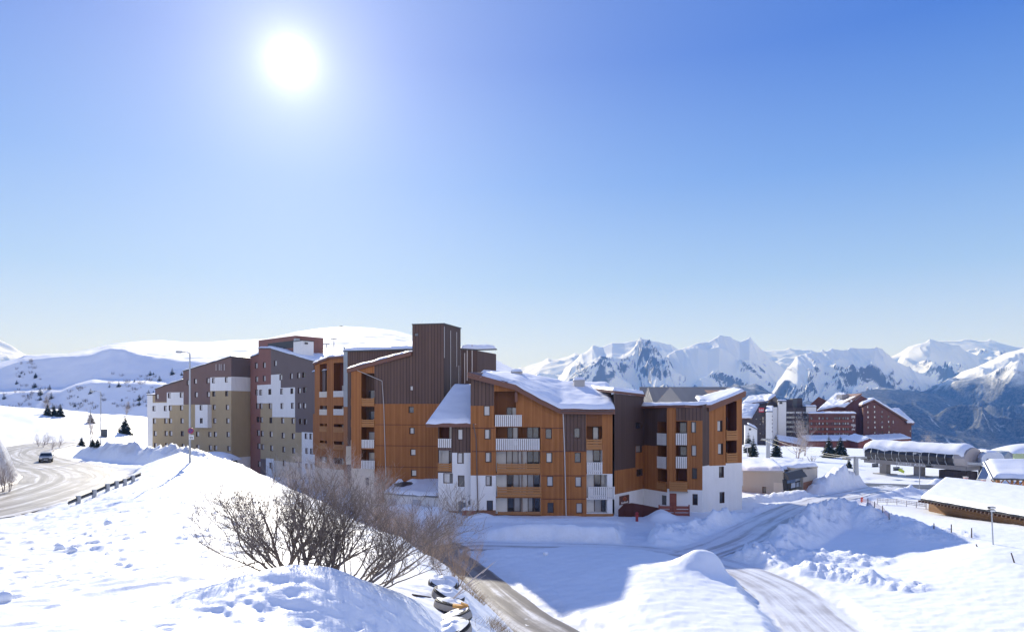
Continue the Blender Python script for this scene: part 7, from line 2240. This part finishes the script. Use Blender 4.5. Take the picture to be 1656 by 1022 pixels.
# --- snow fence, stakes, red net
def stake(px, py0, py1, label, grp='wooden stakes in the snow', r=.05, tilt=0.0, name='stake'):
    b = ray_hit(px, py1, 20, 200); tp = pt(px + tilt, py0, b.y)
    q = MB(); q.tube([b - Vector((0, 0, .3)), tp], [r, r * .85], 7, M['bark'])
    return tag(q.build(name), label, 'stake', grp)
for x, y0, y1, lab in ((757, 692, 738, 'wooden stake nearest the lodge on the smooth snow field'), (882, 700, 752, 'wooden stake in the middle of the smooth snow field'), (1028, 726, 798, 'tallest wooden stake left of the floodlight')):
    a, b = Z9(x, y0), Z9(x, y1); stake(a[0], a[1], b[1], lab)
stake(Z9(1330, 0)[0] + 3, Z9(0, 905)[1], Z9(0, 972)[1], 'dark leaning stake at the right edge of the snow field', tilt=-7)
stake(Z9(1078, 0)[0], Z9(0, 843)[1], Z9(0, 862)[1], 'short leaning stub left of the floodlight pole', tilt=-4)
def net_fence():
    P = [ray_hit(*Z9(x, y), 30, 160) for x, y in ((237, 546), (282, 560), (331, 590), (388, 614), (435, 668))]
    t = thing('snow_fence', P[0], 'pinkish net fence on stakes running down from the ploughed bank', 'fence')
    pk = plain('pink_net', (.62, .36, .33), .8)
    for p in P:
        q = MB(); q.tube([p - Vector((0, 0, .3)), p + Vector((0, 0, .62))], .035, 6, M['bark']); q.build('post', t)
    q = MB()
    for a, b in zip(P[:-1], P[1:]):
        for z in (.15, .27, .39, .5): q.tube([a + Vector((0, 0, z)), (a + b) / 2 + Vector((0, 0, z - .06)), b + Vector((0, 0, z))], .012, 3, pk, cap=False)
        for k in range(1, 12): m = a.lerp(b, k / 12); q.tube([m + Vector((0, 0, .13)), m + Vector((0, 0, .5))], .009, 3, pk, cap=False)
    q.build('net', t)
    a = P[0]; q = MB(); q.obox(a + Vector((-.15, -.1, .1)), Vector((.3, 0, 0)), Vector((0, .05, 0)), Vector((0, 0, .6)), plain('red_cloth', (.55, .06, .05), .7)); q.build('red_flag', t)
net_fence()
def rail_fence():
    P = [ray_hit(*Z9(x, y), 40, 180) for x, y in ((350, 556), (420, 558), (490, 560), (560, 572), (630, 582), (700, 590))]
    t = thing('rail_fence', P[0], 'low pale rail fence beside the corner of the lodge', 'fence')
    for p in P: q = MB(); q.tube([p - Vector((0, 0, .3)), p + Vector((0, 0, .75))], .05, 6, M['pipe']); q.build('post', t)
    q = MB()
    for a, b in zip(P[:-1], P[1:]):
        for z in (.3, .5, .7): q.tube([a + Vector((0, 0, z)), b + Vector((0, 0, z))], .035, 5, M['pipe'], cap=False)
        for k in range(1, 6): m = a.lerp(b, k / 6); q.tube([m + Vector((0, 0, .3)), m + Vector((0, 0, .7))], .02, 4, M['pipe'], cap=False)
    q.build('rail', t)
rail_fence()

# --- red hydrant in the snow by the terrace
def hydrant():
    p = pt(1030, 846, 73.5); p.z = hz(p.x, p.y) - .05
    t = thing('hydrant', p, 'small dark red hydrant standing in snow before the terrace fence', 'hydrant')
    rm = plain('hydrant_red', (.30, .03, .03), .5)
    q = MB(); q.tube([p, p + Vector((0, 0, .75)), p + Vector((0, 0, .95)), p + Vector((0, 0, 1.08))], [.16, .15, .2, .06], 10, rm); q.build('body', t)
    for dx in (-.22, .22): q = MB(); q.tube([p + Vector((0, 0, .65)), p + Vector((dx, -.05, .65))], .08, 8, rm); q.build('outlet', t)
hydrant()

# --- car coming down the left road
def car():
    g = drop(74.5, 91); zr_ = g.z + .06
    t = thing('parked_car', (g.x, g.y, zr_), 'grey hatchback car coming round the snowy bend, seen from the front', 'car', None, R(33))
    body = plain('car_paint', (.28, .31, .33), .3, .05); dk = plain('car_glass', (.02, .025, .03), .1); tr = plain('car_tyre', (.02, .02, .02), .8)
    # local frame: x across, -y is the nose
    W = .86
    prof = [(-2.0, .30), (-2.05, .55), (-1.95, .74), (-1.1, .92), (-.45, 1.38), (.2, 1.50), (1.2, 1.46), (1.85, 1.05), (2.0, .80), (2.0, .30)]
    q = MB()
    def sec(s, k): y, z = prof[k]; w = W * (1 - .24 * max(0, (z - .85) / .65)) * (1 - .10 * (abs(y) > 1.8)); return Vector((s * w, y, z))
    for k in range(len(prof) - 1): q.face([sec(-1, k), sec(1, k), sec(1, k + 1), sec(-1, k + 1)], body)
    for s in (-1, 1):
        for k in range(len(prof) - 1):
            a, b = sec(s, k), sec(s, k + 1); f = [a, b, Vector((b.x, b.y, .30)), Vector((a.x, a.y, .30))]
            q.face(f if s > 0 else f[::-1], body)
    q.face([(-W, -2, .3), (-W, 2, .3), (W, 2, .3), (W, -2, .3)], tr); q.build('body', t, local=True)
    def quadpart(name, pts, th, mt):
        q = MB(); n = (Vector(pts[1]) - Vector(pts[0])).cross(Vector(pts[2]) - Vector(pts[0])).normalized(); q.prism(pts, n * th, mt); return q.build(name, t, local=True)
    quadpart('windscreen', [(-.70, -1.06, .965), (.70, -1.06, .965), (.60, -.50, 1.365), (-.60, -.50, 1.365)], .012, dk)
    for s in (-1, 1):
        x0, x1 = s * .85, s * .68
        quadpart('side_window', [(x0 * 1.0, -.75, .98), (x0 * 1.0, 1.4, .98), (x1 * .99, 1.1, 1.38), (x1 * .99, -.3, 1.38)] if s > 0 else [(x0, 1.4, .98), (x0, -.75, .98), (x1 * .99, -.3, 1.38), (x1 * .99, 1.1, 1.38)], .012, dk)
        q = MB(); q.box((s * .60, -2.02, .56), .34, .08, .15, M['frame_white']); q.build('headlight', t, local=True)
        q = MB(); q.box((s * .95, -.75, .98), .16, .1, .12, body); q.build('wing_mirror', t, local=True)
        for y in (-1.25, 1.3):
            q = MB(); q.tube([(s * .66, y, .31), (s * .88, y, .31)], .31, 18, tr); wh = q.build('wheel', t, local=True)
            q = MB(); q.tube([(s * .88, y, .31), (s * .895, y, .31)], .19, 12, M['metal']); q.build('rim', wh, local=True)
    q = MB(); q.box((0, -2.07, .26), 1.66, .14, .22, M['black']); q.build('bumper', t, local=True)
    q = MB(); q.box((0, -2.06, .52), .75, .06, .14, M['black']); q.build('grille', t, local=True)
    q = MB(); q.box((0, -2.15, .36), .5, .02, .11, M['frame_white']); q.build('licence_plate', t, local=True)
    t.scale = (.88, .88, .82)
car()

# --- roofs of two snowed-in vehicles behind the snow wall, and a dark bin
def snowed_car(px, py, Y, label, w):
    c = pt(px, py, Y); g = hz(c.x, c.y); t = thing('snowed_in_car', (c.x, c.y, g), label, 'car', 'snowed in cars behind the snow wall')
    q = MB(); q.prism([Vector((c.x - w, c.y, g - .1)), Vector((c.x + w, c.y, g - .1)), Vector((c.x + w, c.y, c.z - .75)), Vector((c.x + w * .6, c.y, c.z - .1)), Vector((c.x - w * .6, c.y, c.z - .1)), Vector((c.x - w, c.y, c.z - .75))], Vector((0, 1.7, 0)), M['metal_dark']); q.build('body', t)
    blanket(t, [Vector((c.x - w * .8, c.y - .1, c.z - .1)), Vector((c.x + w * .8, c.y - .1, c.z - .1))], [Vector((c.x - w * .8, c.y + 1.8, c.z - .1)), Vector((c.x + w * .8, c.y + 1.8, c.z - .1))], .35, 290, name='snow_cap')
snowed_car(190, 735, 101, 'snowed in dark car left of the two behind the snow wall', 1.6)
snowed_car(216, 731, 104, 'snowed in car nearest the olive block behind the snow wall', 1.7)
c = ray_hit(168, 706, 60, 200); q = MB(); q.box((c.x, c.y, c.z - .2), 1.3, .9, 1.9, M['metal_dark'], .2); q.box((c.x, c.y - .05, c.z + 1.7), 1.4, 1.0, .12, M['black'], .2)
tag(q.build('bin'), 'dark upright bin beside the far street lamp', 'bin')

# --- snowed-under shelter between the bank and the olive block
def snow_shelter():
    Y = 112; c = pt(354, 748, Y); g = hz(c.x, c.y); W = 5.2 / 2 * 1.15
    t = thing('low_shelter', (c.x, c.y, g), 'low dark shelter under a thick dome of blue shaded snow', 'shelter')
    q = MB(); zt = pt(354, 741, Y).z; q.box((c.x + .3, c.y, g - 1.2), 4.4, 3.5, zt - g + 1.2, M['black'], .15); q.build('wall', t)
    S = 24; P = np.zeros((S, S, 3))
    for i in range(S):
        for j in range(S):
            u, v = j / (S - 1) * 2 - 1, i / (S - 1) * 2 - 1; h = max(0, 1 - u * u) ** .55 * max(0, 1 - v * v) ** .5
            P[i, j] = (c.x - .1 + u * 2.95 - g * 0, c.y + v * 2.4, zt - .05 - (u * .25) + h * 1.15)
    o = grid_object('roof_snow', P, [M['snow_roof']], parent=t)
    co = np.zeros(len(o.data.vertices) * 3, dtype=np.float32); o.data.vertices.foreach_get('co', co)
    o.data.vertices.foreach_set('co', (co.reshape(-1, 3) - np.array(abs_loc(t))).astype(np.float32).ravel()); o.data.update()
snow_shelter()

# --- ski lift masts on the far hilltop
for x, y0, y1, lab in ((552, 527, 531, 'lone lift mast on the hilltop beyond the white lift housing'), (528, 556, 572, 'thin lift mast on the hill slope, left of the pair'), (540, 548, 572, 'thin lift mast on the hill slope, right of the pair')):
    Y = 1080 if y1 < 540 else 700
    a, b = pt(x, y0, Y), pt(x, y1 + 6, Y); t = thing('lift_mast', b, lab, 'lift mast', 'lift masts on the far hill')
    q = MB(); q.tube([b, a], [.5, .35], 6, M['metal_dark']); q.build('mast', t)
    q = MB(); q.obox(a + Vector((-3, -.3, -.5)), Vector((6, 0, 0)), Vector((0, .6, 0)), Vector((0, 0, .7)), M['metal_dark']); q.build('crossbar', t)

# --- loose lumps of snow
def snow_lump(loc, s, label, seed):
    r = random.Random(seed); q = MB(); n, m = 9, 6
    for i in range(m):
        for k in range(n): pass
    P = np.zeros((m, n + 1, 3))
    rad = [[r.uniform(.75, 1.15) for _ in range(n)] for _ in range(m)]
    for i in range(m):
        a = math.pi * i / (m - 1)
        for k in range(n + 1):
            b = 2 * math.pi * k / n; R_ = rad[i][k % n] * s if 0 < i < m - 1 else s
            P[i, k] = (R_ * math.sin(a) * math.cos(b), R_ * math.sin(a) * math.sin(b), R_ * math.cos(a) * .75)
    o = grid_object('snow_lump', P[:, ::-1], [M['snow']]); o.location = loc
    tag(o, label, 'snow lump', 'loose lumps of snow')
for px, py, s, lab in ((97, 888, .17, 'larger lump of snow lying on the near slope below the guard rail'), (118, 892, .15, 'lump of snow right beside the larger one below the guard rail'), (6, 972, .16, 'lump of snow at the left edge of the near slope'),
                       (175, 848, .2, 'flat lump of snow below the middle of the guard rail'), (882, 897, .22, 'lone white lump on the shaded snow island')):
    g = ray_hit(px, py, 6, 120); snow_lump(g + Vector((0, 0, s * .35)), s, lab, int(px))

# --- cables of the chairlift
def cable(name, a, b, sag, label):
    q = MB(); P = []
    for k in range(13):
        f = k / 12; p = a.lerp(b, f); P.append(p - Vector((0, 0, sag * 4 * f * (1 - f))))
    q.tube(P, .035, 5, M['metal_dark'], cap=False); tag(q.build(name), label, 'cable', 'chairlift cables')
for dx, w_ in ((-1.4, 'left'), (1.4, 'right')):
    cable('lift_cable', t1_ + Vector((dx, 0, -.2)), t2_ + Vector((dx, 0, -.2)), .8, 'sagging chairlift cable between the two grey pylons, %s of the pair' % w_)
# --- clipped bushes on the terrace behind the low building
for x, y, s, lab in ((668, 585, .22, 'small dark bush behind the concrete parapet, left of two'), (755, 585, .28, 'larger dark bush behind the concrete parapet, right of two')):
    a = Z8(x, y); g = ray_hit(a[0], a[1], 60, 260); o = dup(ss, g, 1.0, s * 1.6, lab, 'clipped bushes on the terrace')
# --- parked cars by the lift road
